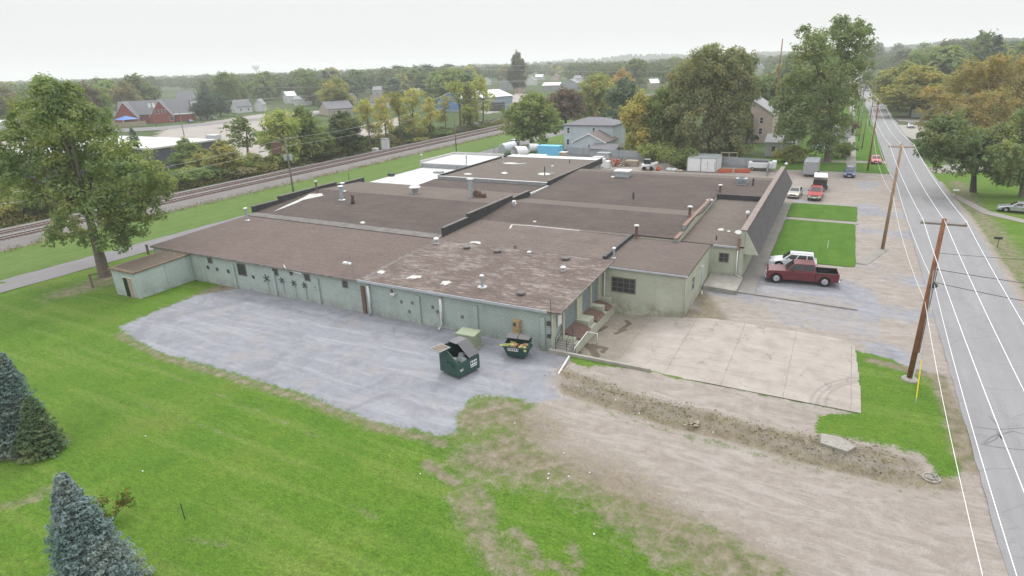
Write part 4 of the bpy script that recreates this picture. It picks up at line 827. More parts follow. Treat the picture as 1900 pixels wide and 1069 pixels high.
M['barkd'] = simple('dark_bark', (.06, .048, .042), .95, var=.35, scale=5)
def quads_mesh(name, cen, nrm, size, asp, mat, rs):
    """many small rhombus leaves: centres, normals (k,3), sizes (k,)"""
    k = len(cen); nrm = nrm / (np.linalg.norm(nrm, axis=1, keepdims=True) + 1e-9)
    t = rs.normal(size=(k, 3)); t -= nrm * (t * nrm).sum(1, keepdims=True); t /= np.linalg.norm(t, axis=1, keepdims=True) + 1e-9; u = np.cross(nrm, t)
    s = size[:, None]; V = np.stack([cen - t * s, cen - u * s * asp, cen + t * s, cen + u * s * asp], 1).reshape(-1, 3)
    me = bpy.data.meshes.new(name); me.vertices.add(4 * k); me.vertices.foreach_set('co', V.astype(np.float32).ravel())
    me.loops.add(4 * k); me.loops.foreach_set('vertex_index', np.arange(4 * k, dtype=np.int32)); me.polygons.add(k)
    me.polygons.foreach_set('loop_start', np.arange(k, dtype=np.int32) * 4); me.update(calc_edges=True); me.materials.append(mat); return me
def crown_points(blobs, leaf, dens, rs, clump=.30, gap=.0):
    """blobs: [(cx,cy,cz,rx,ry,rz)]; leaf clumps spread over and inside each"""
    cs = []; ns = []
    for cx, cy, cz, rx_, ry_, rz_ in blobs:
        rm = (rx_ * ry_ * rz_) ** (1 / 3); rc = max(clump * rm, leaf * 1.8); nc = int(6 + 2.8 * (rm / rc) ** 2 * (1 - gap))
        for _ in range(nc):
            d = rs.normal(size=3); d /= np.linalg.norm(d); 
            if d[2] < -.75: d[2] *= -.6
            rr = rs.uniform(.55, 1.08); cc = np.array([cx + d[0] * rx_ * rr, cy + d[1] * ry_ * rr, cz + d[2] * rz_ * rr]); rcc = rc * rs.uniform(.6, 1.35)
            k = max(5, int(dens * 4 * math.pi * rcc ** 2 / (leaf * leaf * 2) * .5))
            q = rs.normal(size=(k, 3)); q /= np.linalg.norm(q, axis=1, keepdims=True); 
            rad = rcc * rs.uniform(.35, 1.15, size=(k, 1)) * np.array([[1.05, 1.05, .9]])
            cs.append(cc + q * rad); ns.append(q * .8 + d * .5 + rs.normal(size=(k, 3)) * .5 + np.array([0, 0, .55]))
    return np.concatenate(cs), np.concatenate(ns)
def trunk_mb(h, r, lean, targets, rs, n=8):
    b = MB(); top = Vector((lean[0], lean[1], h)); pts = [Vector((0, 0, -.3)), Vector((0, 0, .1)), Vector((lean[0] * .15, lean[1] * .15, h * .3)), Vector((lean[0] * .5, lean[1] * .5, h * .65)), top]
    b.tube(pts, [r * 1.7, r * 1.25, r * .9, r * .65, r * .3], n)
    for tx, ty, tz in targets:
        f = rs.uniform(.35, .75); s = pts[2].lerp(top, f); e = Vector((tx, ty, tz)); mid = s.lerp(e, .5) + Vector((0, 0, -.06 * (e - s).length)); b.tube([s, mid, e], [r * .45, r * .28, r * .1], 5)
    return b
PAL = dict(green=(0.192, 0.243, 0.104), dark=(0.128, 0.168, 0.098), mid=(0.172, 0.218, 0.107), teal=(0.155, 0.212, 0.156), yellow=(0.394, 0.365, 0.144), olive=(0.305, 0.305, 0.125), orange=(0.420, 0.313, 0.135), rust=(0.420, 0.283, 0.145),
           maroon=(0.186, 0.136, 0.121), blue=(0.292, 0.336, 0.420), conifer=(0.106, 0.147, 0.121), lime=(0.338, 0.372, 0.142), dusk=(0.165, 0.184, 0.160), brown=(0.274, 0.244, 0.153))
def col_of(c, rr, v=.12):
    k = 1 + rr.uniform(-v, v); h = rr.uniform(-.06, .06); return (PAL[c][0] * k * (1 + h), PAL[c][1] * k, PAL[c][2] * k * (1 - h), 1)

def near_tree(name, label, base, blobs_px, col, leaf, dens, trunk_r, seed, group=None, depth_jit=.35, clump=.28, extra_depth=None, cat='tree', trunk_h=None, squash=1.0, barkm='bark', gap=0):
    """own-shape tree: crown masses read off the survey, spread in depth about the trunk"""
    rs = np.random.RandomState(seed); B0 = Vector(base); dB = depth(B0); blobs = []
    hz = Vector((FW.x, FW.y, 0)).normalized()
    for i, (px, py, rp) in enumerate(blobs_px):
        rp = rp * 1.04; d = ray(px, py)
        # plane through the trunk facing the camera, then pushed in depth
        t = (B0 - CAMP).dot(hz) / d.dot(hz); jit = rs.uniform(-1, 1) * depth_jit * rp / F_PX * t * 2
        t2 = t + jit / d.dot(hz); p = CAMP + d * t2; rw_ = rp / F_PX * t2
        p = p - B0; blobs.append((p.x, p.y, max(p.z, rw_ * .8), rw_, rw_, rw_ * .95 * squash))
    H = max(b[2] for b in blobs)
    cs, ns = crown_points(blobs, leaf, dens, rs, clump, gap)
    root = thing(name, label, cat, tuple(B0), 0, group)
    me = quads_mesh('crown', cs, ns, leaf * rs.uniform(.6, 1.4, len(cs)), .62, M['leaf'], rs); o = bpy.data.objects.new('crown', me); C.objects.link(o); o.parent = root; o.color = (*PAL[col], 1) if isinstance(col, str) else (*col, 1)
    mid = np.mean([[b[0], b[1]] for b in blobs], axis=0)
    tb = trunk_mb(trunk_h or H * .75, trunk_r, (mid[0] * .7, mid[1] * .7), [(b[0], b[1], b[2]) for b in blobs[:9]], rs, 10); tb.build('trunk', M[barkm], root, smooth=True)
    return root
def proto(kind, seed, mid=True):
    rs = np.random.RandomState(seed); blobs = []
    if kind == 'broad':
        for i in range(9): a = i * 2.4 + rs.rand(); q = rs.uniform(.15, .55); blobs.append((q * 5 * math.cos(a), q * 5 * math.sin(a), 2.9 + 6.4 * ((i * .37) % 1) * (1 - q * .4), 2.5 + rs.rand(), 2.5 + rs.rand(), 2.2 + .8 * rs.rand()))
        blobs.append((0, 0, 9.6, 2.4, 2.4, 2.2)); H = 12
    elif kind == 'round':
        for i in range(10): a = i * 2.4; z = 2.7 + 6.3 * (i + .5) / 10; q = 3.0 * math.sqrt(max(.05, 1 - ((z - 6.2) / 4.6) ** 2)); blobs.append((q * math.cos(a) * .8, q * math.sin(a) * .8, z, 2.4, 2.4, 2.1))
        blobs.append((0, 0, 9.8, 2.3, 2.3, 1.9)); H = 12
    elif kind == 'tall':
        for i in range(9): a = i * 2.4 + rs.rand(); z = 2.2 + 8.2 * i / 9; q = 1.7 * (1 - .4 * i / 9); blobs.append((q * math.cos(a), q * math.sin(a), z, 1.9 - .7 * i / 9, 1.9 - .7 * i / 9, 2.0))
        blobs.append((0, 0, 10.7, 1.1, 1.1, 1.3)); H = 12
    elif kind == 'sparse':
        for i in range(9): a = i * 2.4 + rs.rand(); z = 3.6 + 7 * rs.rand(); q = rs.uniform(.8, 3.4) * (1 - .3 * (z - 3.6) / 7); blobs.append((q * math.cos(a), q * math.sin(a), z, 1.6, 1.6, 1.3))
        blobs.append((0, 0, 10.6, 1.4, 1.4, 1.3)); H = 12
    elif kind == 'shrub':
        for i in range(8): a = i * 2.4 + rs.rand(); q = rs.uniform(0, 3.4); blobs.append((q * math.cos(a), q * math.sin(a), 1.0 + 2.4 * rs.rand(), 2.0, 2.0, 1.6))
        H = 5
    leaf = {True: .25, False: .62}[mid]
    if kind == 'conifer':
        H = 12; cs = []; ns = []
        nlev = 22 if mid else 11
        for l in range(nlev):
            f = l / (nlev - 1); z = 1.2 + 10.5 * f; R_ = 3.0 * (1 - f) ** .85 + .15
            for j in range(int((14 if mid else 8) * (1 - f * .6))):
                a = rs.uniform(0, 6.283); k = (9 if mid else 4); t = rs.uniform(.25, 1, k)[:, None] * R_ * rs.uniform(.8, 1.15)
                P_ = np.concatenate([np.cos(a) * t, np.sin(a) * t, z - t * .28 + rs.normal(size=(k, 1)) * .1], 1) + rs.normal(size=(k, 3)) * .13
                cs.append(P_); ns.append(np.tile([math.cos(a) * .5, math.sin(a) * .5, .8], (k, 1)) + rs.normal(size=(k, 3)) * .5)
        cs = np.concatenate(cs); ns = np.concatenate(ns); leaf *= 1.15
    else: cs, ns = crown_points(blobs, leaf, {'sparse': .45, 'shrub': .9}.get(kind, 1.0) if mid else 1.2, rs, .30 if mid else .42)
    root = thing('tree', None, None); me = quads_mesh('crown', cs, ns, leaf * rs.uniform(.6, 1.4, len(cs)), .65, M['needle' if kind == 'conifer' else 'leaf'], rs)
    o = bpy.data.objects.new('crown', me); C.objects.link(o); o.parent = root
    tb = trunk_mb(8.5 if kind != 'shrub' else 2.5, .26, (rs.uniform(-.5, .5), rs.uniform(-.5, .5)), [(b[0], b[1], b[2]) for b in blobs[:6]], rs, 6); tb.build('trunk', M['barkd' if kind != 'sparse' else 'bark'], root)
    return root, H
NAMES = dict(broad='broadleaf_tree', round='maple_tree', tall='tall_tree', sparse='sparse_tree', conifer='conifer_tree', shrub='shrub')
PROTO = {}; used_proto = set()
for k in ('broad', 'round', 'tall', 'sparse', 'conifer', 'shrub'):
    for mid in (True, False):
        for v in range(2): PROTO[k, mid, v] = proto(k, hash_ := (sum(map(ord, k)) * 7 + v * 31 + mid * 5), mid)
WID = dict(broad=10.5, round=10, tall=6.4, sparse=8.5, conifer=6.0, shrub=9.5)
def plant(kind, x, y, h, wdt, col, label, group=None, mid=True, rr=random.Random(3), z=0, tint=.1):
    root, H = PROTO[kind, mid, rr.randint(0, 1)]; key = root.name; rt = bpy.data.objects.new(NAMES[kind], None); C.objects.link(rt); rt.location = (x, y, z); rt.rotation_euler = (0, 0, rr.uniform(0, 6.28))
    s = h / H; sw = wdt / WID[kind]; rt.scale = (sw, sw, s); rt.empty_display_size = .3
    tag(rt, label, 'shrub' if kind == 'shrub' else 'tree', group)
    for ch in PCH[key]:
        if kind == 'shrub' and ch.name.startswith('trunk'): pass
        c = ch.copy(); C.objects.link(c); c.parent = rt
        if c.name.startswith('crown'): c.color = col_of(col, rr, tint)
    return rt
PCH = {r_.name: kids(r_) for r_, _ in PROTO.values()}
# ---- trees placed one by one: kind, base px, top py, half width px, colour, label, group
TREES = [
 ('round', 986, 274, 168, 47, 'green', 'round dense green maple beside the service lane left of the white house'),
 ('round', 1050, 236, 160, 33, 'maroon', 'dark purple green tree rising behind the white house roof'),
 ('broad', 1108, 228, 134, 36, 'olive', 'thin yellow green tree leaning behind the white house'),
 ('tall', 1085, 222, 165, 15, 'dark', 'narrow dark tree right of the purple tree behind the white house'),
 ('broad', 1160, 240, 142, 38, 'teal', 'bluish green tree below the orange topped tree'),
 ('broad', 1155, 205, 127, 27, 'rust', 'orange topped maple above the bluish green tree'),
 ('conifer', 1118, 245, 205, 15, 'dark', 'small dark conifer right of the white house'),
 ('conifer', 1150, 262, 200, 13, 'maroon', 'slim dark purple conifer behind the back garden lawn'),
 ('broad', 1188, 290, 168, 38, 'yellow', 'yellow green tree at the left end of the tree group behind the yard'),
 ('broad', 1225, 292, 158, 36, 'green', 'leafy green tree second in the group behind the yard fence'),
 ('shrub', 1215, 300, 262, 30, 'lime', 'pale green bushes spilling over the yard fence'),
 ('broad', 1255, 286, 130, 34, 'olive', 'olive tree with browning leaves behind the yard fence'),
 ('tall', 1384, 266, 205, 10, 'dark', 'slim dark tree beside the pink gabled house'),
 ('broad', 1350, 280, 125, 34, 'dusk', 'dark green tree left of the pink gabled house'),
 ('broad', 1418, 232, 138, 34, 'mid', 'mid green tree filling the gap behind the pink gabled house'),
 ('broad', 1665, 205, 113, 50, 'olive', 'olive tree on the right verge of the road, left of its pair'),
 ('broad', 1690, 217, 118, 48, 'olive', 'olive brown tree nearer than its pair beside the pavilion'),
 ('broad', 385, 222, 168, 21, 'conifer', 'dark bushy evergreen right of the white house by the brick hall'),
 ('broad', 410, 216, 172, 18, 'conifer', 'smaller dark bushy evergreen beside the row of parked cars'),
 ('broad', 627, 210, 141, 30, 'olive', 'large yellow green tree above the small grey house'),
 ('round', 172, 246, 150, 28, 'maroon', 'dark purple maple left of the brick hall'),
 ('broad', 195, 244, 158, 20, 'green', 'bright green tree between purple maple and brick hall'),
 ('broad', 140, 236, 160, 25, 'dark', 'dark tree behind the big foreground tree crown'),
 ('broad', 20, 236, 158, 32, 'brown', 'brownish dark tree at the far left edge'),
 ('broad', 245, 222, 148, 24, 'brown', 'brown tinged tree behind the brick hall gable'),
 ('broad', 960, 172, 94, 17, 'dusk', 'tall dark tree standing above the skyline'),
 ('tall', 386, 196, 150, 11, 'conifer', 'thin dark spire tree on the left skyline'),
 ('broad', 426, 205, 131, 22, 'green', 'tall pale green tree topping the left skyline'),
 ('broad', 528, 312, 200, 33, 'lime', 'yellow green tree in the railway brush nearest the signal box'),
 ('broad', 575, 330, 195, 36, 'green', 'leafy green tree in the middle of the railway brush'),
 ('broad', 640, 322, 205, 38, 'dark', 'dark tangled tree in the railway brush'),
 ('sparse', 462, 300, 216, 33, 'green', 'open branched tree leaning over the pale lot'),
 ('broad', 600, 345, 262, 30, 'green', 'low green thicket tree by the railway below the yellow green tree'),
 ('broad', 420, 330, 258, 30, 'olive', 'olive bush tree beside the dark wall of the white roofed building'),
 ('broad', 352, 318, 255, 26, 'green', 'rounded green tree against the dark building wall'),
 ('broad', 380, 322, 275, 26, 'olive', 'smaller olive tree against the dark building wall'),
 ('conifer', 258, 300, 238, 18, 'conifer', 'small conifer poking up before the white flat roof'),
 ('sparse', 688, 295, 182, 22, 'yellow', 'yellowing thin tree in the railway row, leftmost'),
 ('sparse', 718, 285, 178, 20, 'yellow', 'yellowing thin tree second in the railway row'),
 ('sparse', 745, 278, 168, 24, 'olive', 'taller thin tree third in the railway row with bare stems'),
 ('sparse', 770, 272, 162, 24, 'yellow', 'feathery brownish tree in the middle of the railway row'),
 ('sparse', 800, 262, 180, 20, 'yellow', 'low feathery yellow tree in front of the blue metal shed'),
 ('sparse', 828, 258, 176, 15, 'olive', 'upright thin olive tree before the blue metal building'),
 ('sparse', 855, 250, 148, 24, 'lime', 'tall open lime green tree before the metal roof'),
 ('tall', 873, 244, 152, 17, 'olive', 'thin tree fourth from the end of the railway row'),
 ('sparse', 897, 234, 140, 23, 'lime', 'last and tallest thin tree of the railway row'),
 ('shrub', 700, 302, 268, 24, 'green', 'green brush under the leftmost yellowing tree'),
 ('shrub', 760, 288, 255, 26, 'olive', 'olive brush at the foot of the middle railway trees'),
 ('shrub', 815, 272, 240, 24, 'green', 'green brush below the blue metal shed'),
 ('shrub', 870, 256, 232, 22, 'green', 'green brush at the far end of the railway row'),
 ('shrub', 650, 325, 280, 28, 'dark', 'dark brush beside the grey signal box'),
 ('shrub', 480, 350, 300, 30, 'olive', 'low olive brush by the near railway curve'),
 ('shrub', 540, 345, 300, 28, 'green', 'low green brush behind the twin transformer pole'),
 ('shrub', 430, 365, 310, 32, 'brown', 'brown green brush on the railway edge'),
 ('shrub', 350, 372, 312, 32, 'green', 'green brush left of the dark wall by the tracks'),
 ('shrub', 1265, 312, 272, 30, 'green', 'green undergrowth behind the white shipping container'),
 ('shrub', 1345, 300, 262, 34, 'dark', 'dark undergrowth under the tall trees behind the fence'),
 ('shrub', 1470, 300, 268, 28, 'olive', 'tangled olive bush before the small white house'),
 ('shrub', 1560, 292, 262, 22, 'green', 'green bush at the foot of the tallest street tree'),
 ('shrub', 1572, 250, 222, 15, 'maroon', 'red leaved shrub beside the sidewalk'),
 ('shrub', 12, 395, 330, 32, 'olive', 'leafy brush left of the big foreground tree'),
 ('shrub', 75, 400, 345, 30, 'green', 'brush below the big foreground tree crown'),
 ('tall', 1605, 168, 132, 13, 'dark', 'small dark tree at the far end of the road'),
]
rr = random.Random(11)
for i, (kind, bx, by, ty, hw, col, label) in enumerate(TREES):
    p = at(bx, by)
    if bx < 925 and p.x > -119.5 and p.x < -84: p = onX(bx, by, -120.5 - rr.uniform(0, 2)); q_ = ray(bx, by); yy_ = by
    while bx < 925 and at(bx, by).x > -120 and at(bx, by).x < -84: by -= 1
    p = at(bx, by); h = top_z(p, ty); wdt = 2 * hw / F_PX * depth(p) * (1.25 if kind != 'shrub' else 1.35); grp = 'thin trees in a row along the railway' if 'railway row' in label else ('shrubs and brush' if kind == 'shrub' else None)
    plant(kind, p.x, p.y, h, wdt, col, label, grp, mid=True, rr=rr)
thick = []
for i in range(34):
    y_ = 48 + i * 4.0 + rr.uniform(-1.5, 1.5); x_ = -120.5 - rr.uniform(0, 5); c_ = rr.choice(['olive', 'green', 'brown', 'dark', 'green', 'lime'])
    o_ = plant('shrub', x_, y_, rr.uniform(2.6, 5.0), rr.uniform(6, 9), c_, 'bushy %s undergrowth shrub in the thicket lining the far side of the railway' % {'olive': 'olive', 'green': 'green', 'brown': 'brownish', 'dark': 'dark green', 'lime': 'light green'}[c_], 'thicket lining the railway', rr=rr); thick.append((y_, {'olive': 'olive', 'green': 'green', 'brown': 'brownish', 'dark': 'dark green', 'lime': 'light green'}[c_], o_))
# ---- woods on the horizon: single trees, thinning into one wooded mass
def hor(x): return 118 - (x - 950) * .0349
cl = ['dusk', 'green', 'dark', 'teal', 'olive', 'mid', 'mid', 'green', 'dusk', 'yellow', 'brown', 'rust']
wt_ = [4, 4, 4, 4, 3, 4, 4, 3, 4, 1.4, .6, .12]
KEEP_OUT = [(222, 372, 222, 262), (325, 372, 206, 222), (372, 560, 216, 262), (595, 668, 206, 222), (440, 490, 204, 222), (785, 950, 196, 213), (920, 1000, 157, 184), (1000, 1080, 160, 184)] + [(x_ - w_, x_ + w_, y_ - 3, y_ + 12) for x_, y_, w_ in ((150, 208, 14), (105, 226, 14), (543, 192, 14), (655, 192, 12), (700, 178, 12), (905, 158, 10), (1000, 148, 12), (1030, 150, 12), (1072, 156, 12), (1128, 168, 12), (1215, 166, 12), (1245, 180, 12), (770, 182, 12), (1408, 128, 10), (60, 222, 14))] + [(0, 70, 205, 290), (1700, 1900, 250, 420), (300, 372, 174, 222)]
cnt = 0; tries = 0
GROUPS_FAR = 'trees of the wooded belt round the town'
words = {'dusk': 'blue green', 'green': 'green', 'dark': 'dark green', 'teal': 'bluish', 'olive': 'olive', 'mid': 'mid green', 'yellow': 'yellowish', 'brown': 'brownish', 'rust': 'orange tinged'}
placed = []
def near_road(p, m_):
    c_ = np.interp(p.y, [0, 156, 284, 420, 800, 1400], [12.5, 12.5, 11.3, 8.3, 1.75, -3.5]); return abs(p.x - c_) < (26 if p.y < 300 else 12) + 4 * m_
far_list = []
while cnt < 298 and tries < 14000:
    tries += 1
    x = rr.uniform(-60, 1960) if cnt < 262 else rr.uniform(540, 960); 
    t_ = rr.random(); d = 17 + 68 * t_ ** 1.3 if x < 1420 else 18 + 75 * t_ ** 1.4
    y = hor(x) + d
    if cnt >= 262: y = hor(x) + rr.uniform(36, 78); d = y - hor(x)
    p = at(x, y); D = depth(p); h = rr.uniform(15, 24) if x < 1600 else rr.uniform(20, 30)
    if D > 1500 or near_road(p, 1): continue
    top = y - h / D * F_PX * .95; wd = h * rr.uniform(.75, 1.05); hw = wd / D * F_PX / 2
    if D < 260: continue
    if any(x + hw > a and x - hw < b and y > c and top < e_ - 2 for a, b, c, e_ in KEEP_OUT): continue
    if any(abs(x - q[0]) < (hw + q[2]) * .42 and abs(y - q[1]) < 3.5 for q in placed): continue
    placed.append((x, y, hw)); kind = rr.choices(['broad', 'round', 'tall', 'conifer'], [6, 3, 2, .8])[0]; c_ = rr.choices(cl, wt_)[0]
    if kind == 'conifer': c_ = 'conifer'
    w_ = words.get(c_, 'dark'); t_o = plant(kind, p.x, p.y, h, wd if kind != 'conifer' else wd * .6, c_, 'x', 'trees of the wooded belt round the town', mid=False, rr=rr, tint=.22); cnt += 1; far_list.append((x, d, w_, 'conifer' if kind == 'conifer' else ('slim tree' if kind == 'tall' else 'tree'), t_o))
ORD = ['first', 'second', 'third', 'fourth', 'fifth', 'sixth', 'seventh', 'eighth', 'ninth', 'tenth', 'eleventh', 'twelfth', 'thirteenth', 'fourteenth']
BANDS = [(130, 'behind the shade tree crown'), (230, 'left of the brick hall'), (350, 'behind the brick hall'), (440, 'beyond the dark evergreens'), (530, 'under the water tower'), (640, 'beyond the low hip roofed office'), (780, 'beyond the railway tree row'), (940, 'behind the blue fronted building'), (1020, 'round the tall dark skyline tree'), (1110, 'above the white two storey house'), (1240, 'beyond the orange topped maple'), (1420, 'behind the broad rusty tree'), (1560, 'behind the tallest street tree'), (1700, 'by the far end of the road'), (1810, 'left above the orange roadside tree'), (9999, 'right above the orange roadside tree')]
byk = {}
for x, d, w_, k_, o_ in far_list:
    bd = next(b for lim, b in BANDS if x < lim); dp = 'at the back' if d < 30 else ('midway' if d < 50 else 'in front'); byk.setdefault((w_, k_, bd, dp), []).append((x, o_))
for (w_, k_, bd, dp), L_ in byk.items():
    L_.sort(key=lambda q: q[0])
    for i, (x, o_) in enumerate(L_):
        o_['label'] = ('single %s %s %s, %s' % (w_, k_, dp, bd)) if len(L_) == 1 else ('%s of %s %ss %s, %s' % ('leftmost' if i == 0 else ('rightmost' if i == len(L_) - 1 else ORD[i] + ' from the left'), w_, k_, dp, bd))
for _q in far_list:
    if len(_q[4]['label'].split()) > 16: _q[4]['label'] = _q[4]['label'].replace(' from the left of', ' of')
thick.sort(key=lambda q: q[0]); seen = {}
for y_, c_, o_ in thick:
    seen[c_] = seen.get(c_, 0) + 1; o_['label'] = '%s %s thicket bush along the railway counted from the left end' % (ORD[seen[c_] - 1], c_)
# far wood as one mass
rs = np.random.RandomState(77); cs = []; ns = []; sz = []
for _ in range(6500):
    x = rs.uniform(-150, 2050); d = 7 + (46 if x < 1420 else 44) * rs.rand() ** 1.2; p = at(x, hor(x) + d); D = depth(p); h = rs.uniform(12, 21); r_ = h * .45
    if any(x + 8 > a and x - 8 < b and hor(x) + d > c and hor(x) < e_ for a, b, c, e_ in KEEP_OUT): continue
    if near_road(p, 0): continue
    k = 40; q = rs.normal(size=(k, 3)); q /= np.linalg.norm(q, axis=1, keepdims=True); q[:, 2] = np.abs(q[:, 2]) * 1.0
    cs.append(np.array([p.x, p.y, h * .5]) + q * np.array([r_, r_, h * .5]) * rs.uniform(.7, 1.05, (k, 1))); ns.append(q + rs.normal(size=(k, 3)) * .4); sz.append(np.full(k, D / F_PX * 2.8) * rs.uniform(.6, 1.3, k))
me = quads_mesh('distant_wood', np.concatenate(cs), np.concatenate(ns), np.clip(np.concatenate(sz), 1.1, 5), .7, M['leaf'], rs); o = bpy.data.objects.new('distant_wood', me); C.objects.link(o); o.color = (0.105, 0.130, 0.085, 1); tag(o, kind='stuff')
# brush along the railway fence line
cs = []; ns = []
for _ in range(2600):
    y = rs.uniform(20, 260); x = -117.5 - abs(rs.normal()) * 2.5 - max(0, (y - 60)) * .01; h = rs.uniform(.3, 1.3)
    k = 10; cs.append(np.array([x, y, h * .5]) + rs.normal(size=(k, 3)) * np.array([.8, .8, h * .35])); ns.append(rs.normal(size=(k, 3)) + [0, 0, .8])
cs = np.concatenate(cs); cs[:, 2] = np.abs(cs[:, 2]); me = quads_mesh('railside_brush', cs, np.concatenate(ns), rs.uniform(.15, .35, len(cs)), .6, M['leaf'], rs); o = bpy.data.objects.new('railside_brush', me); C.objects.link(o); o.color = (0.175, 0.166, 0.079, 1); tag(o, kind='stuff')
cs = []; ns = []
for _ in range(1500):
    y = rs.uniform(-20, 230); x = -99.6 - rs.normal() * .5 - (y / 200 if y < 140 else .8); k = 5; cs.append(np.array([x, y, .25]) + rs.normal(size=(k, 3)) * [.35, .35, .18]); ns.append(rs.normal(size=(k, 3)) + [0, 0, .4])
cs = np.concatenate(cs); cs[:, 2] = np.abs(cs[:, 2]); me = quads_mesh('dry_grass', cs, np.concatenate(ns), rs.uniform(.1, .22, len(cs)), .35, M['leaf'], rs); o = bpy.data.objects.new('dry_grass', me); C.objects.link(o); o.color = (.19, .17, .08, 1); tag(o, kind='stuff')
# hills at the skyline
def hills(name, spec, col):
    mt, n, b = nodes(name + '_cover'); f = noise(n, wpos(n), .02, 5, .75); n.links.new(ramp(n, f, [(.3, tuple(c * .7 for c in col)), (.7, tuple(c * 1.3 for c in col))]), b.inputs['Base Color']); b.inputs['Roughness'].default_value = 1; b.inputs['Specular IOR Level'].default_value = 0
    return mt
hm = hills('hills', None, (.030, .045, .030))
hb = MB(); NX = 150; rows = 7; V = []
rs2 = np.random.RandomState(4); bump_ = np.convolve(rs2.rand(NX + 8), np.ones(3) / 3, 'same')
def ridge_py(x):
    pts = [(-200, 166), (0, 158), (100, 160), (220, 150), (300, 144), (420, 147), (560, 141), (700, 133), (900, 122), (1100, 112), (1180, 104), (1260, 103), (1330, 108), (1420, 100), (1560, 100), (1640, 94), (1700, 90), (1780, 82), (1830, 78), (1900, 82), (2100, 90)]
    for (a, b_), (c, d_) in zip(pts[:-1], pts[1:]):
        if a <= x <= c: t = (x - a) / (c - a); t = t * t * (3 - 2 * t); return b_ + (d_ - b_) * t
    return 150
for i in range(NX + 1):
    x = -200 + 2290 * i / NX; yy = ridge_py(x) - bump_[i] * 2 + 1; Dd = 3300 if x < 1500 else 3300 - min(1, (x - 1500) / 300) * 1500
    d = ray(x, yy); hd = Vector((d.x, d.y, 0)).normalized(); zt = max(6, CAM_H + d.z / math.hypot(d.x, d.y) * Dd)
    for r_ in range(rows): f = r_ / (rows - 1); dist = Dd - 700 * (1 - f) if f <= 1 else Dd; zz = -5 + (zt + 5) * math.sin(f * math.pi / 2); V.append(hd * dist + Vector((0, 0, zz)))
    V.append(hd * (Dd + 900) + Vector((0, 0, -5)))
rows += 1
cs = []; ns = []; sz = []
for _ in range(5200):
    i = rs2.randint(0, NX); i = i if rs2.rand() < .35 else rs2.randint(int(NX * .7), NX); j = rs2.randint(0, rows - 2); u = rs2.rand(); v = rs2.rand()
    P0 = V[i * rows + j].lerp(V[i * rows + j + 1], v).lerp(V[(i + 1) * rows + j].lerp(V[(i + 1) * rows + j + 1], v), u); k = 12; q = rs2.normal(size=(k, 3)); q /= np.linalg.norm(q, axis=1, keepdims=True); q[:, 2] = np.abs(q[:, 2]); h_ = rs2.uniform(7, 13)
    cs.append(np.array(P0) + q * [h_ * .6, h_ * .6, h_ * .8]); ns.append(q + rs2.normal(size=(k, 3)) * .3); sz.append(rs2.uniform(4, 8, k))
me = quads_mesh('hill_wood', np.concatenate(cs), np.concatenate(ns), np.concatenate(sz), .7, M['leaf'], rs2); o = bpy.data.objects.new('hill_wood', me); C.objects.link(o); o.color = (.085, .105, .06, 1); tag(o, kind='stuff')
F = [(i * rows + j, (i + 1) * rows + j, (i + 1) * rows + j + 1, i * rows + j + 1) for i in range(NX) for j in range(rows - 1)]
hb.add(V, F); tag(hb.build('hills', hm, smooth=True), kind='structure')

# ---- big own-shape trees
near_tree('shade_tree', 'big leaning shade tree with heavy green crown by the annex shed', at(195, 512), [(95, 185, 42), (60, 225, 48), (125, 230, 50), (170, 265, 45), (35, 270, 38), (95, 285, 52), (150, 310, 48), (30, 330, 38), (-5, 300, 30), (215, 290, 42), (255, 320, 42), (285, 350, 36), (230, 370, 46), (180, 390, 45), (245, 415, 36), (205, 440, 32), (270, 390, 30), (130, 365, 36), (120, 420, 26), (100, 445, 20), (150, 440, 22), (60, 360, 22), (130, 175, 22), (180, 215, 22), (75, 160, 14)],
          (0.223, 0.277, 0.125), .18, .92, .55, 5, depth_jit=.5, clump=.26, trunk_h=12)
near_tree('street_tree', 'tallest green street tree left of the road with feathery top', at(1535, 300), [(1545, 80, 40), (1585, 62, 28), (1595, 95, 28), (1505, 90, 30), (1520, 130, 45), (1570, 130, 38), (1475, 155, 32), (1530, 180, 48), (1465, 200, 28), (1575, 180, 26), (1500, 230, 42), (1550, 235, 36), (1465, 245, 26), (1530, 270, 30), (1490, 60, 14), (1560, 42, 16), (1605, 60, 14), (1448, 190, 16)],
          (0.224, 0.269, 0.141), .25, .85, .6, 6, depth_jit=.5, clump=.26)
near_tree('cottonwood_tree', 'very broad tall tree with rusty tinge rising behind the yard fence', at(1315, 300), [(1320, 115, 36), (1290, 135, 34), (1350, 130, 34), (1375, 120, 28), (1265, 160, 32), (1310, 170, 42), (1355, 175, 42), (1388, 160, 24), (1290, 215, 38), (1340, 225, 42), (1362, 215, 28), (1255, 210, 24), (1310, 262, 34), (1360, 262, 30), (1270, 255, 24), (1322, 92, 12), (1360, 98, 12)],
          (0.239, 0.250, 0.145), .27, .95, .6, 7, depth_jit=.5, clump=.28)
near_tree('autumn_maple_tree', 'broad orange brown tree at the right edge above the road', at(1830, 262), [(1790, 165, 40), (1830, 145, 38), (1870, 150, 40), (1740, 190, 30), (1775, 215, 38), (1830, 205, 45), (1880, 205, 45), (1920, 170, 40), (1725, 225, 20), (1805, 130, 20), (1850, 118, 18)],
          (.35, .29, .14), .26, 1.0, .5, 8, depth_jit=.5, clump=.26)
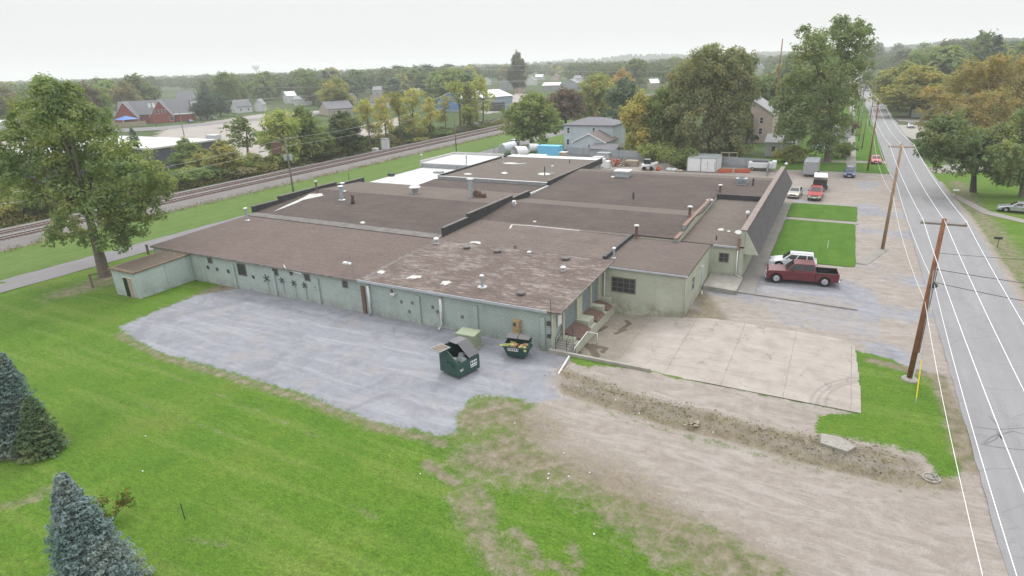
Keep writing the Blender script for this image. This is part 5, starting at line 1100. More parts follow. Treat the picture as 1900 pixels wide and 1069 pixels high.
near_tree('oak_tree', 'dark green tree on the right verge below the orange brown tree', at(1805, 356), [(1770, 250, 38), (1740, 275, 28), (1800, 265, 36), (1830, 285, 30), (1775, 295, 34), (1820, 310, 22), (1720, 260, 18), (1850, 255, 28), (1745, 235, 22)],
          (0.186, 0.228, 0.127), .21, 1.25, .4, 9, depth_jit=.5, clump=.26, barkm='barkd')
near_tree('roadside_tree', 'mid green tree cut by the right edge of the view', at(1895, 365), [(1890, 250, 32), (1870, 285, 30), (1905, 300, 36), (1875, 325, 28), (1920, 250, 30), (1860, 310, 16), (1895, 215, 16)],
          (0.248, 0.290, 0.147), .21, 1.25, .35, 10, depth_jit=.5, clump=.26)

# ---- blue spruces on the lawn
def spruce(name, label, base, h, rad, col, seed, group=None, nl=30, dens=1.0, tier=1.0):
    rs = np.random.RandomState(seed); cs = []; ns = []; ts = []; sz = []; z = .35; lev = 0; br = MB()
    while z < h * .985:
        f = z / h; R_ = rad * (1 - f) ** .78 * (1 + .0) + .08; nb = max(5, int(15 * (1 - f * .55) * dens))
        for j in range(nb):
            a = 2 * math.pi * (j + .5 * (lev % 2)) / nb + rs.uniform(-.16, .16); L = R_ * rs.uniform(.78, 1.10); droop = rs.uniform(.10, .26); dx, dy = math.cos(a), math.sin(a)
            k = int((16 + 34 * L / rad) * dens); t = rs.uniform(.12, 1, k) ** .7; wl = (.10 + .34 * L * (1 - t) * t * 2.2) * rs.uniform(-1, 1, k)
            x = dx * t * L - dy * wl; y = dy * t * L + dx * wl; zz = z + L * (-droop * t + .16 * t ** 3) + rs.normal(size=k) * .045
            cs.append(np.stack([x, y, zz], 1)); ns.append(np.stack([dx * .35 + rs.normal(size=k) * .45, dy * .35 + rs.normal(size=k) * .45, .9 + rs.normal(size=k) * .3], 1)); sz.append(rs.uniform(.055, .13, k) * tier)
            if L > .5: br.tube([(0, 0, z), (dx * L * .5, dy * L * .5, z - droop * L * .45), (dx * L * .9, dy * L * .9, z - droop * L * .8)], [.03, .02, .008], 3)
        z += (.17 + .20 * (1 - f)) * (h / 7) ** .5; lev += 1
    cs = np.concatenate(cs); root = thing(name, label, 'tree', tuple(base), 0, group)
    me = quads_mesh('crown', cs, np.concatenate(ns), np.concatenate(sz), .42, M['needle'], rs); o = bpy.data.objects.new('crown', me); C.objects.link(o); o.parent = root; o.color = (*PAL[col], 1) if isinstance(col, str) else (*col, 1)
    br.cyl((0, 0, -.3), (0, 0, h * .95), .11 * h / 7, .015, 7); br.build('trunk', M['barkd'], root); return root
GRP = None
tp = at(110, 878, 7.0); spruce('blue_spruce', 'blue spruce nearest the camera at the bottom left corner', (tp.x, tp.y, 0), 7.0, 2.1, (.17, .225, .225), 21, dens=1.9, tier=.82)
tp = at(28, 826); sp_ = spruce('blue_spruce', 'blue spruce cut by the left edge of the view', (tp.x, tp.y, 0), top_z(tp, 650), 2.3, (.14, .195, .185), 22, dens=1.6, tier=.85)
sp_.rotation_euler = Matrix.Rotation(R(10), 3, Vector((FW.x, FW.y, 0)).normalized()).to_euler()
tp = at(78, 838); sp_ = spruce('spruce', 'small greener spruce standing in front of the left edge blue spruce', (tp.x, tp.y, 0), top_z(tp, 735), 1.5, (.10, .145, .075), 23, dens=1.3)
sp_.rotation_euler = Matrix.Rotation(R(6), 3, Vector((FW.x, FW.y, 0)).normalized()).to_euler()
# low autumn sapling behind the near spruce
sb = at(215, 985); rs = np.random.RandomState(9); bl = [(rs.uniform(-.9, .9), rs.uniform(-.6, 1.2), rs.uniform(.4, 1.5), .42, .42, .32) for _ in range(8)]
cs, ns = crown_points(bl, .07, .35, rs, .5); root = thing('sapling', 'thin sapling with green and orange leaves beside the nearest spruce', 'shrub', tuple(at(205, 975)))
for nm, c_, sl_ in (('foliage', (.08, .12, .03), slice(0, None, 2)), ('autumn_foliage', (.22, .12, .05), slice(1, None, 3))):
    me = quads_mesh(nm, cs[sl_], ns[sl_], .07 * rs.uniform(.6, 1.4, len(cs[sl_])), .6, M['leaf'], rs); o = bpy.data.objects.new(nm, me); C.objects.link(o); o.parent = root; o.color = (*c_, 1)
b = MB()
for q in bl: b.tube([(0, 0, 0), (q[0] * .5, q[1] * .5, q[2] * .6), (q[0], q[1], q[2])], [.03, .02, .01], 4)
b.build('stems', M['barkd'], root)
for r_, _ in PROTO.values():
    for ch in kids(r_): bpy.data.objects.remove(ch)
    bpy.data.objects.remove(r_)
# ================================================================ TOWN, YARD, POLES
def siding(name, col, row=.2):
    mt, n, b = nodes(name); p = coord(n); s = n.nodes.new('ShaderNodeSeparateXYZ'); n.links.new(p, s.inputs[0])
    f = mth(n, 'FRACT', mth(n, 'DIVIDE', s.outputs[2], row)); c = mixc(n, mth(n, 'MULTIPLY', mth(n, 'LESS_THAN', f, .12), .35), ramp(n, noise(n, p, .8, 4), [(.3, tuple(x * .9 for x in col)), (.7, tuple(x * 1.08 for x in col))]), tuple(x * .5 for x in col)); n.links.new(c, b.inputs['Base Color']); b.inputs['Roughness'].default_value = .6; return mt
def shingles(name, col): 
    mt, n, b = nodes(name); p = coord(n); c = ramp(n, noise(n, p, 6, 4, .8), [(.3, tuple(x * .75 for x in col)), (.7, tuple(x * 1.25 for x in col))]); n.links.new(c, b.inputs['Base Color']); b.inputs['Roughness'].default_value = .9; return mt
M['sid_blue'] = siding('pale_blue_siding', (.42, .47, .51)); M['sid_white'] = siding('white_siding', (.48, .50, .51)); M['sid_pink'] = siding('pinkish_siding', (.42, .33, .29), .25); M['sid_grey'] = siding('grey_siding', (.27, .29, .31)); M['sid_tan'] = siding('tan_siding', (.30, .27, .22))
M['sh_grey'] = shingles('grey_shingles', (.14, .14, .155)); M['sh_brown'] = shingles('brown_shingles', (.13, .105, .10)); M['sh_dark'] = shingles('dark_shingles', (.075, .075, .085)); M['sh_light'] = shingles('light_shingles', (.24, .24, .25))
M['redbrick'] = simple('red_brick_wall', (.22, .050, .040), .85, var=.25, scale=3)
M['bluemetal'] = siding('blue_metal_wall', (.07, .20, .45), .6); M['greymetal'] = siding('grey_blue_metal_wall', (.20, .26, .31), .6); M['whiteroof'] = simple('white_metal_roof', (.55, .56, .58), .5, var=.08, scale=.3); M['darkwall'] = siding('dark_grey_wall', (.085, .088, .11), .8)
def gable(root, L, W, H, rise, wall, roof, ov=.35, axis='x', x=0, y=0, z=0, trim=None):
    """walls plus pitched roof; ridge along axis; L along ridge"""
    hl, hw = L / 2, W / 2; w_ = MB(); prof = [(-hw, 0), (hw, 0), (hw, H), (0, H + rise), (-hw, H)]
    T = lambda mb: mb
    a = MB(); a.extr([(p[0] + (y if axis == 'x' else x), p[1] + z) for p in prof], (x if axis == 'x' else y) - hl, (x if axis == 'x' else y) + hl, axis); wo_ = a.build('wall', wall, root)
    r_ = MB(); k = rise / hw; e_ = hw + ov
    for s in (-1, 1):
        pr = [(0, H + rise + .02), (s * e_, H - k * ov + .02), (s * e_, H - k * ov + .16), (0, H + rise + .18)]
        r_.extr([(p[0] + (y if axis == 'x' else x), p[1] + z) for p in pr], (x if axis == 'x' else y) - hl - ov, (x if axis == 'x' else y) + hl + ov, axis)
    r_.build('roof', roof, root)
    if trim:
        for e0 in (-hl - ov - .06, hl + ov + .003):
            t_ = MB()
            for s in (-1, 1):
                pr = [(0, H + rise - .1), (s * e_, H - k * ov - .12), (s * e_, H - k * ov + .17), (0, H + rise + .19)]
                t_.extr([(p[0] + (y if axis == 'x' else x), p[1] + z) for p in pr], (x if axis == 'x' else y) + e0, (x if axis == 'x' else y) + e0 + .057, axis)
            t_.build('trim', trim, root)
    return root
def hip(root, L, W, H, rise, wall, roof, ov=.45, x=0, y=0, rl=.3):
    a = MB(); a.box(x - L / 2, x + L / 2, y - W / 2, y + W / 2, 0, H); a.build('wall', wall, root)
    l, w_ = L / 2 + ov, W / 2 + ov; rr_ = max(.1, (L - W) / 2 + .4); b = MB()
    b.add([(x - l, y - w_, H), (x + l, y - w_, H), (x + l, y + w_, H), (x - l, y + w_, H), (x - l, y - w_, H + .15), (x + l, y - w_, H + .15), (x + l, y + w_, H + .15), (x - l, y + w_, H + .15), (x - rr_, y, H + rise), (x + rr_, y, H + rise)],
          [(0, 3, 2, 1), (0, 1, 5, 4), (1, 2, 6, 5), (2, 3, 7, 6), (3, 0, 4, 7), (4, 5, 9, 8), (6, 7, 8, 9), (5, 6, 9), (7, 4, 8)]); b.build('roof', roof, root)
def wnd(root, u0, u1, z0, z1, face, pos, frame='white', nx=1, nz=2): return win(root, u0, u1, z0, z1, face, pos, M[frame], nx, nz, .10)
# local windows: win() shifts by the parent's world place, so add it back
_win = win
def win(parent, x0, x1, z0, z1, face, pos, frame, nx=1, nz=1, fw=.09, pane=None, d=.05):
    if parent is FAC: return _win(parent, x0, x1, z0, z1, face, pos, frame, nx, nz, fw, pane, d)
    L = parent.location; off = L.x if face in 'yY' else L.y; po = L.y if face in 'yY' else L.x
    return _win(parent, x0 + off, x1 + off, z0 + L.z, z1 + L.z, face, pos + po, frame, nx, nz, fw, pane, d)
def face_rz(p): return math.atan2(-p[0], p[1])
# --- white two storey house behind the yard
h = thing('white_house', 'pale two storey house with grey hip roof beyond the blue tank', 'house', (-58.6, 158.0, 0))
hip(h, 13.5, 10.5, 6.3, 1.7, M['sid_blue'], M['sh_grey'])
for u0, z0 in ((-6.0, 1.2), (-5.9, 4.2)): wnd(h, u0, u0 + .9, z0, z0 + 1.6, 'y', -5.25)
wnd(h, 1.2, 2.0, 4.4, 5.8, 'y', -5.25)
gable(h, 9, 8.5, 3.1, 2.0, M['sid_blue'], M['sh_brown'], axis='y', x=3.2, y=-8.2, trim=M['white'])
wnd(h, 2.9, 3.5, 1.5, 2.6, 'y', -12.7); wnd(h, 3.9, 4.5, 1.5, 2.6, 'y', -12.7)
b = MB(); b.hexa([(4.9, -16.5, 0), (11.2, -16.5, 0), (11.2, -12.9, 0), (4.9, -12.9, 0)], [(4.9, -16.5, 1.9), (11.2, -16.5, 1.9), (11.2, -12.9, 2.7), (4.9, -12.9, 2.7)]); o = b.build('lean_to', M['sid_grey'], h); b = MB(); b.hexa([(4.6, -16.8, 1.95), (11.5, -16.8, 1.95), (11.5, -12.75, 2.75), (4.6, -12.75, 2.75)], [(4.6, -16.8, 2.05), (11.5, -16.8, 2.05), (11.5, -12.75, 2.85), (4.6, -12.75, 2.85)]); b.build('lean_to_roof', M['sh_grey'], o)
b = MB(); b.box(-.4, .4, .2, .9, 7.2, 8.6); b.build('chimney', M['brick'], h)
# --- pink gabled house and small white building behind the street tree
h = thing('pink_house', 'tall pinkish gabled house half hidden by street trees', 'house', (-22.0, 184, 0))
gable(h, 14, 11, 7.4, 3.6, M['sid_pink'], M['sh_light'], axis='y', trim=M['sid_white'])
for u0, z0 in ((-1.6, 5.2), (2.2, 5.0), (2.2, 2.2)): wnd(h, u0, u0 + 1.0, z0, z0 + 1.7, 'y', -7)
b = MB(); b.extr([(1.5 + 1.1 * math.cos(R(a)), .9 + 1.1 * math.sin(R(a))) for a in range(0, 181, 20)], -7.08, -7.004, 'y'); b.build('arched_window', M['pane'], h)
h = thing('small_white_house', 'low white clapboard building behind the board fence corner', 'house', (-12.2, 157, 0))
gable(h, 6, 8.5, 3.2, 1.3, M['sid_white'], M['sh_light'], axis='x'); wnd(h, -1.8, -.8, 1.0, 2.4, 'y', -4.25)
b = MB(); b.box(.2, .4, -4.6, -4.27, 0, 3.0); b.build('corner_post', M['white'], h)
h = thing('white_bungalow', 'white bungalow showing between the tree trunks right of the white building', 'house', (-2.6, 172, 0)); gable(h, 8, 8, 3.0, 2, M['sid_white'], M['sh_grey'], axis='x'); wnd(h, .5, 1.5, 1, 2.3, 'y', -4)
h = thing('garden_house', 'pale low house glimpsed under the tall trees behind the fence', 'house', (-31, 160, 0)); gable(h, 10, 8, 2.9, 2, M['sid_white'], M['sh_dark'], axis='x'); wnd(h, -2.5, -1.5, 1, 2.2, 'y', -4)
# --- brick hall with two gables, across the railway
bc = at(290, 229); h = thing('brick_hall', 'red brick hall with grey roof and white edged twin gables', 'brick building', (bc.x - 6, bc.y + 4, 0), face_rz(bc) - R(8))
S_ = depth(bc) / F_PX
gable(h, 118 * S_, 13, 4.2, 6.2, M['redbrick'], M['sh_grey'], axis='x', y=7)
for xo in (-44 * S_, 14 * S_):
    gable(h, 13, 40 * S_ / 1.05, 3.4, 7.2, M['redbrick'], M['sh_grey'], axis='y', x=xo, y=0, trim=M['white'])
for u in (14 * S_ - 2.4, 14 * S_ + .6): wnd(h, u, u + 1.8, 4.6, 6.3, 'y', -6.5)
wnd(h, 14 * S_ + 3.5, 14 * S_ + 5.2, .8, 2.8, 'y', -6.5)
b = MB(); b.box(34 * S_, 66 * S_, -2, 10, 0, 3.3); o = b.build('side_wing', M['redbrick'], h); b = MB(); b.box(33 * S_, 68 * S_, -2.6, 10.5, 3.304, 3.8); b.build('flat_roof', M['white'], o)
b = MB(); b.box(-80 * S_, -64 * S_, 2, 10, 0, 4); b.build('annex', M['sid_white'], h)
# canopy and fence in front of the hall
cp = at(237, 233); t = thing('canopy_tent', 'blue pop up canopy in front of the brick hall gable', 'canopy', (cp.x, cp.y, 0)); b = MB(); b.add([(-4, -4, 2.9), (4, -4, 2.9), (4, 4, 2.9), (-4, 4, 2.9), (0, 0, 4.6)], [(0, 1, 4), (1, 2, 4), (2, 3, 4), (3, 0, 4)]); b.build('canopy', M['tarp'], t)
for sx_, sy_ in ((-1, -1), (1, -1), (1, 1), (-1, 1)): b = MB(); b.cyl((sx_ * 3.9, sy_ * 3.9, 0), (sx_ * 3.9, sy_ * 3.9, 2.9), .12, n=5); b.build('leg', M['white'], t)
p0, p1 = at(180, 240), at(272, 233); b = MB(); d = (p1 - p0); L = d.length; u = d.normalized(); v = Vector((-u.y, u.x, 0)) * .06; b.hexa([p0 - v, p1 - v, p1 + v, p0 + v], [q + Vector((0, 0, 2.2)) for q in (p0 - v, p1 - v, p1 + v, p0 + v)]); tag(b.build('board_fence', M['woodl']), 'weathered board fence left of the blue canopy', 'fence')
# --- buildings with a simple footprint, described one by one: px of base centre, width px, depth m, heights
def house_px(name, label, cx, by, wpx, dep_, H, rise, wall, roof, axis='x', cat='house', wins=0, wframe='white'):
    p = at(cx, by); s = depth(p) / F_PX; W = wpx * s * (.8 if axis == 'x' else .9); rz = face_rz(p) + R(18 if cx % 2 else -14); u_ = Vector((-math.sin(rz), math.cos(rz), 0)); h = thing(name, label, cat, (p.x + u_.x * dep_ / 2, p.y + u_.y * dep_ / 2, 0), rz)
    if axis == 'x': gable(h, W, dep_, H, rise, wall, roof, axis='x')
    else: gable(h, dep_, W, H, rise, wall, roof, axis='y', trim=M['white'])
    for k in range(wins): u = -W / 2 + W * (k + .5) / wins; wnd(h, u - .5, u + .5, 1.0, min(H - .4, 2.5), 'y', -dep_ / 2)
    return h
house_px('white_house', 'white two storey house with grey roof right of the brick hall', 348, 212, 34, 11, 8.0, 4.5, M['sid_white'], M['sh_grey'], wins=2)
house_px('grey_house', 'grey roofed cottage among trees right of the dark evergreens', 455, 209, 34, 10, 3.6, 3.5, M['sid_white'], M['sh_grey'], wins=2)
house_px('small_house', 'small white house at the left of the dark evergreens', 482, 207, 16, 8, 4, 3, M['sid_white'], M['sh_light'], 'y')
house_px('roadside_office', 'low grey hip roofed building beyond the railway brush', 633, 214, 60, 14, 3.4, 3.2, M['sid_tan'], M['sh_grey'], wins=2)
house_px('cottage', 'brown roofed cottage behind the yellowing railway trees', 706, 200, 46, 10, 3.4, 3.6, M['sid_white'], M['sh_brown'])
house_px('garage', 'small white garage left of the brick hall', 213, 226, 24, 9, 3.2, 3.0, M['sid_white'], M['sh_brown'], 'y')
house_px('mobile_home', 'long white trailer home at the left edge of the view', 12, 240, 46, 6, 3.4, .8, M['sid_white'], M['whiteroof'])
house_px('far_house', 'grey gabled house beyond the blue metal building', 938, 168, 26, 9, 6, 4, M['sid_grey'], M['sh_light'], 'y', wins=1)
house_px('far_house', 'white gabled house far off at the end of the pale street', 984, 159, 20, 9, 5, 4, M['sid_white'], M['sh_light'], 'y')
house_px('far_house', 'grey roofed house in the distance left of the white sheds', 962, 172, 18, 9, 4, 3.5, M['sid_pink'], M['sh_grey'])
house_px('far_shed', 'long white roofed shed in the distance above the purple tree', 1022, 168, 40, 14, 4, 2, M['sid_grey'], M['whiteroof'], cat='shed')
house_px('far_shed', 'pale grey shed far off right of the long white shed', 1058, 166, 28, 14, 5, 3, M['sid_grey'], M['sh_light'], 'y', cat='shed')
house_px('far_shed', 'low white shed behind the thin yellow green tree', 1108, 182, 44, 12, 3.5, 1.5, M['sid_white'], M['whiteroof'], cat='shed')
house_px('far_house', 'white roofed house showing through trees above the yard', 1232, 150, 20, 10, 6, 3, M['sid_white'], M['whiteroof'])
house_px('far_house', 'small far house left of the white water tower', 120, 186, 24, 10, 5, 4, M['sid_white'], M['sh_grey'])
house_px('far_house', 'pale far house between trees above the small office', 560, 196, 34, 10, 4, 2, M['sid_white'], M['sh_light'])
house_px('pavilion', 'open dark roofed carport on the right of the road', 1706, 218, 36, 7, 2.8, 1.4, M['sid_grey'], M['sh_brown'], cat='carport')
house_px('corner_house', 'white house at the far right verge behind the olive trees', 1745, 232, 22, 9, 3.2, 2.4, M['sid_white'], M['sh_grey'])
for k, (x_, y_, w_, lb) in enumerate(((150, 208, 20, 'white far house behind the crown of the big shade tree'), (105, 226, 24, 'grey roofed house half hidden by the big shade tree'), (543, 192, 22, 'small white house left of the low hip roofed building'), (655, 192, 18, 'pale cottage just right of the yellow green tree'), (700, 178, 20, 'brown roofed far house above the yellowing railway trees'), (905, 158, 16, 'white far house left of the tall dark skyline tree'), (1000, 148, 18, 'tiny white house above the long white roofed shed'), (1030, 150, 18, 'tiny tan house above the pale grey shed'), (1072, 156, 20, 'white roofed far house left of the orange topped maple'), (1128, 168, 20, 'white far house between orange maple and yellow green tree'), (1215, 166, 20, 'pale roofed house showing left of the broad rusty tree'), (1245, 180, 20, 'low white house in the gap before the broad rusty tree'), (770, 182, 18, 'pink walled far house left of the blue metal building'), (1408, 128, 16, 'tiny pale house behind the tall dark mast'), (60, 222, 24, 'long grey house left of the shade tree crown'))):
    house_px('far_house', lb, x_, y_, w_, 9, 3.8 + (k % 3) * .8, 2.8, M[('sid_white', 'sid_grey', 'sid_tan', 'sid_pink')[k % 4 if 'white' not in lb else 0]], M[('sh_light', 'sh_grey', 'whiteroof', 'sh_brown')[k % 4]], 'xy'[k % 2], wins=1 + k % 2)
# blue metal building
p = at(864, 206); h = thing('metal_building', 'large blue fronted metal building with white roof', 'metal building', (p.x, p.y + 10, 0), face_rz(p) + R(38)); s = depth(p) / F_PX
a0 = at(790, 205); a1 = at(885, 220); ax = (a1 - a0)
X0, X1 = -95 * s, 40 * s
gable(h, 118 * s, 22, 6.2, 3.0, M['greymetal'], M['whiteroof'], axis='x', trim=M['white'])
b = MB(); b.extr([(-11, 1.4), (11, 1.4), (11, 6.15), (0, 9.1), (-11, 6.15)], -59 * s - .12, -59 * s - .003, 'x'); b.build('blue_front', M['bluemetal'], h)
p = at(922, 206); b = MB(); b.prism([(-3.5, -1.5), (3.5, -1.5), (3.8, 1.5), (-3.8, 1.5)], 0, 4.2); o = b.build('dark_container', M['dgrey']); o.location = p; tag(o, 'dark green roll off container by the metal building corner', 'container')
# white flat roofed plant with dark wall
A0 = at(278, 276, 5.5); P1 = at(394, 259, 5.5); h = thing('flat_roof_plant', 'long white flat roofed building with dark grey wall behind the brush', 'industrial building', (A0.x, A0.y, 0))
X1 = A0.x; Y0_, Y1_ = A0.y, P1.y; b = MB(); b.box(X1 - 42, X1, Y0_, Y1_, 0, 5.2); b.build('wall', M['darkwall'], h, local=False); b = MB(); b.box(X1 - 42.4, X1 + .3, Y0_ - .3, Y1_ + .3, 5.204, 5.6); b.build('roof', M['membrane'], h, local=False)
b = MB(); b.box(X1 - 8, X1 - 4, Y1_ + 3, Y1_ + 5, 0, 6.2); b.build('roof_block', M['sid_white'], h, local=False)
A0 = at(60, 292, 5); h = thing('white_roofed_annex', 'low white roofed building seen through the shade tree', 'industrial building', (A0.x, A0.y, 0)); b = MB(); b.box(-30, 6, 0, 26, 0, 4.6); b.build('wall', M['darkwall'], h); b = MB(); b.box(-30.3, 6.3, -.3, 26.3, 4.604, 5); b.build('roof', M['membrane'], h)
# water tower on the skyline
p = at(478, 136 + 9); wt = thing('water_tower', 'white water tower standing above the left skyline', 'water tower', (p.x, p.y, 0)); s = depth(p) / F_PX; zt = top_z(p, 117)
b = MB(); b.lathe([(.8 * s, zt - 13 * s), (5 * s, zt - 10 * s), (7.5 * s, zt - 6 * s), (6.5 * s, zt - 2.5 * s), (1.5 * s, zt)], n=16); b.build('tank', M['white'], wt, smooth=True)
b = MB(); b.cyl((0, 0, 0), (0, 0, zt - 9 * s), 1.6 * s, n=8); b.build('column', M['white'], wt)

# --- yard fence: grey boards with posts
def fence(name, label, pts, hgt, mat, post_mat, gap=6.0, base=.05, mesh_only=False):
    root = thing(name, label, 'fence', (pts[0][0], pts[0][1], 0)); P_ = [Vector((q[0], q[1], 0)) for q in pts]
    for a_, b_ in zip(P_[:-1], P_[1:]):
        d = b_ - a_; u = d.normalized(); v = Vector((-u.y, u.x, 0)) * .04; n_ = max(1, round(d.length / gap))
        for i in range(n_):
            s0, s1 = a_ + d * (i / n_) + u * .06, a_ + d * ((i + 1) / n_) - u * .06
            f_ = MB()
            if mesh_only:
                for zz in (.15, hgt * .5, hgt - .08): f_.hexa([s0 - v * .4 + Vector((0, 0, zz)), s1 - v * .4 + Vector((0, 0, zz)), s1 + v * .4 + Vector((0, 0, zz)), s0 + v * .4 + Vector((0, 0, zz))], [q + Vector((0, 0, zz + .05)) for q in (s0 - v * .4, s1 - v * .4, s1 + v * .4, s0 + v * .4)])
            else: f_.hexa([q + Vector((0, 0, base)) for q in (s0 - v, s1 - v, s1 + v, s0 + v)], [q + Vector((0, 0, hgt)) for q in (s0 - v, s1 - v, s1 + v, s0 + v)])
            f_.build('panel', mat, root, local=False)
            k_ = MB(); q = a_ + d * (i / n_); k_.cyl(q, q + Vector((0, 0, hgt + (.35 if mesh_only else .1))), .06, n=6); k_.build('post', post_mat, root, local=False)
        k_ = MB(); k_.cyl(b_, b_ + Vector((0, 0, hgt + .1)), .06, n=6); k_.build('post', post_mat, root, local=False)
    return root
M['fencegrey'] = siding('grey_fence_board', (.26, .28, .30), 5); M['steelpost'] = M['steel']
fence('board_fence', 'tall grey panel fence round the back of the storage yard', [(-60.5, 143.0), (-46, 140.5), (-31, 137.8), (-12.3, 134.2), (-11.9, 126.5)], 2.1, M['fencegrey'], M['steel'], 4.5)
fence('chain_link_fence', 'wire fence with thin posts beside the service lane', [(-79.0, 108), (-79.0, 139), (-60.6, 143.2)], 1.8, M['steel'], M['steel'], 4.0, mesh_only=True)
fr = thing('rail_fence', 'old wooden rail fence behind the annex shed', 'fence', (-72, 40, 0))
for y_ in (34.5, 41.5): b = MB(); b.box(-72.1, -71.9, y_ - .1, y_ + .1, -.2, 3.1 if y_ > 40 else 1.6); b.build('post', M['wood'], fr, local=False)
b = MB(); b.box(-72.05, -71.95, 34.7, 49, 1.35, 1.5); b.build('rail', M['wood'], fr, local=False)

# --- yard objects
def duct(name, label, px, py, r, L, ang):
    p = at(px, py); b = MB(); t = thing(name, label, 'pipe fitting', (p.x, p.y, r), R(ang)); n_ = 20; vs = []; fs = []
    for k, (xx, rr_) in enumerate([(-L / 2, r), (-L / 2, r * .94), (L * .45, r * .94), (L * .45, r * .3)]): pass
    b.cyl((-L / 2, 0, 0), (L / 2, 0, 0), r, r * .82, 20, cap=False); b.build('shell', M['galv'], t, smooth=True)
    b = MB(); b.cyl((-L / 2 + .02, 0, 0), (L / 2, 0, 0), r * .97, r * .8, 20, cap=False); b.build('inner_wall', M['galv'], t, smooth=True)
    b = MB(); b.cyl((L / 2, 0, 0), (L / 2 + .1, 0, 0), r * .83, r * .7, 20); b.build('end_cap', M['galv'], t); return t
duct('steel_duct', 'wide open mouthed galvanised duct lying left of the wrapped one', 943, 289, 1.75, 3.6, -115)
t = duct('steel_duct', 'plastic wrapped curved duct section in the yard', 965, 295, 1.6, 3.2, 60); 
for o in kids(t): o.data = o.data.copy(); o.data.materials[0] = M['white']
t = duct('steel_duct', 'smaller pale duct end behind the wrapped section', 990, 283, 1.2, 2.5, 40)
for o in kids(t): o.data = o.data.copy(); o.data.materials[0] = M['white']
def crate_px(name, label, cat, x0, x1, by, dep_, H, mat, lid=None, z=0, ribs=0, rz=0):
    a_, b_ = at(x0, by), at(x1, by); W = (b_ - a_).length; c = (a_ + b_) / 2; t = thing(name, label, cat, (c.x, c.y + dep_ / 2, z), rz)
    b = MB(); b.box(-W / 2, W / 2, -dep_ / 2, dep_ / 2, 0, H); b.build('body', mat, t, bevel=.03)
    if lid: b = MB(); b.box(-W / 2 - .05, W / 2 + .05, -dep_ / 2 - .05, dep_ / 2 + .05, H + .003, H + .15); b.build('lid', lid, t)
    for k in range(ribs): u = -W / 2 + W * (k + .5) / ribs; b = MB(); b.box(u - .07, u + .07, -dep_ / 2 - .07, -dep_ / 2 - .003, .05, H - .05); b.build('rib', mat, t)
    return t
M['skyblue'] = simple('sky_blue_paint', (.13, .45, .66), .5, var=.1)
crate_px('blue_container', 'bright sky blue ribbed container in the yard', 'container', 996, 1038, 293, 2.6, 2.7, M['skyblue'], M['skyblue'], ribs=9)
crate_px('pipe_rack', 'light blue pipe frame behind the sky blue container', 'steel frame', 1010, 1045, 282, 1.0, .5, M['skyblue'], ribs=2)
crate_px('pallet_stack', 'grey wrapped pallet load left of the sky blue container', 'pallet load', 978, 1012, 300, 1.6, 1.4, M['offwhite'], M['white'])
crate_px('machine_box', 'brownish machine crate right of the sky blue container', 'crate', 1037, 1050, 299, 1.6, 1.9, M['woodl'], M['offwhite'])
crate_px('covered_trailer', 'grey covered machine against the yard fence', 'machine', 1106, 1130, 302, 2.2, 2.0, M['galv'], M['silverwall'])
crate_px('white_cabinet', 'white square cabinet near the factory back wall', 'cabinet', 1098, 1116, 312, 1.8, 2.2, M['white'], M['membrane'])
crate_px('generator', 'small white generator beside the white cabinet', 'generator', 1119, 1129, 313, 1.4, 1.4, M['white'], M['white'], ribs=2)
crate_px('lattice_pile', 'stack of pale timber trusses in the yard', 'timber stack', 1158, 1182, 309, 2.0, 1.2, M['woodl'], None, ribs=6)
# scrap heap
rs = np.random.RandomState(31); t = thing('scrap_heap', 'tangled heap of scrap beams beside the white cabinet', 'scrap heap', tuple(at(1142, 308)))
b = MB()
for _ in range(26): a = rs.uniform(0, 3.14); b.cbox((rs.uniform(-2.4, 2.4), rs.uniform(-1.2, 1.2), rs.uniform(.1, 1.5)), (rs.uniform(1, 3), .15, .15), a, rs.uniform(-.7, .7))
b.build('beams', M['wood'], t)
b = MB()
for _ in range(10): b.cbox((rs.uniform(-2.4, 2.4), rs.uniform(-1.2, 1.2), rs.uniform(.1, 1.3)), (rs.uniform(.5, 1.5), .12, .5), rs.uniform(0, 3), rs.uniform(-.7, .7))
b.build('metal_sheets', M['orange'], t)
# skid steer loader
p = at(1200, 317); t = thing('skid_loader', 'white skid steer loader with cab parked in the yard', 'skid loader', (p.x, p.y + 1.2, 0), R(8))
b = MB(); b.box(-1.4, 1.2, -.7, .7, .45, 1.25); b.build('body', M['white'], t, bevel=.08)
b = MB(); b.hexa([(-.9, -.55, 1.253), (.5, -.55, 1.253), (.5, .55, 1.253), (-.9, .55, 1.253)], [(-.8, -.5, 2.15), (.3, -.5, 2.15), (.3, .5, 2.15), (-.8, .5, 2.15)]); b.build('cab', M['glass'], t)
b = MB(); b.box(-.85, .4, -.55, .55, 2.153, 2.25); b.build('cab_roof', M['steel'], t)
for s_ in (-1, 1):
    b = MB(); b.hexa([(-1.6, s_ * .85 - .1, .6), (-1.2, s_ * .85 - .1, .6), (-1.2, s_ * .85 + .1, .6), (-1.6, s_ * .85 + .1, .6)], [(1.6, s_ * .85 - .1, 1.7), (2.0, s_ * .85 - .1, 1.5), (2.0, s_ * .85 + .1, 1.5), (1.6, s_ * .85 + .1, 1.7)]); b.build('lift_arm', M['white'], t)
    for x_ in (-.8, .7): b = MB(); b.cyl((x_, s_ * .72, .42), (x_, s_ * .98, .42), .42, n=16); b.build('wheel', M['black'], t)
b = MB(); b.extr([(1.7, .1), (2.5, .1), (2.4, .2), (1.9, .75), (1.7, .75)], -.9, .9, 'y'); b.build('bucket', M['orange'], t)
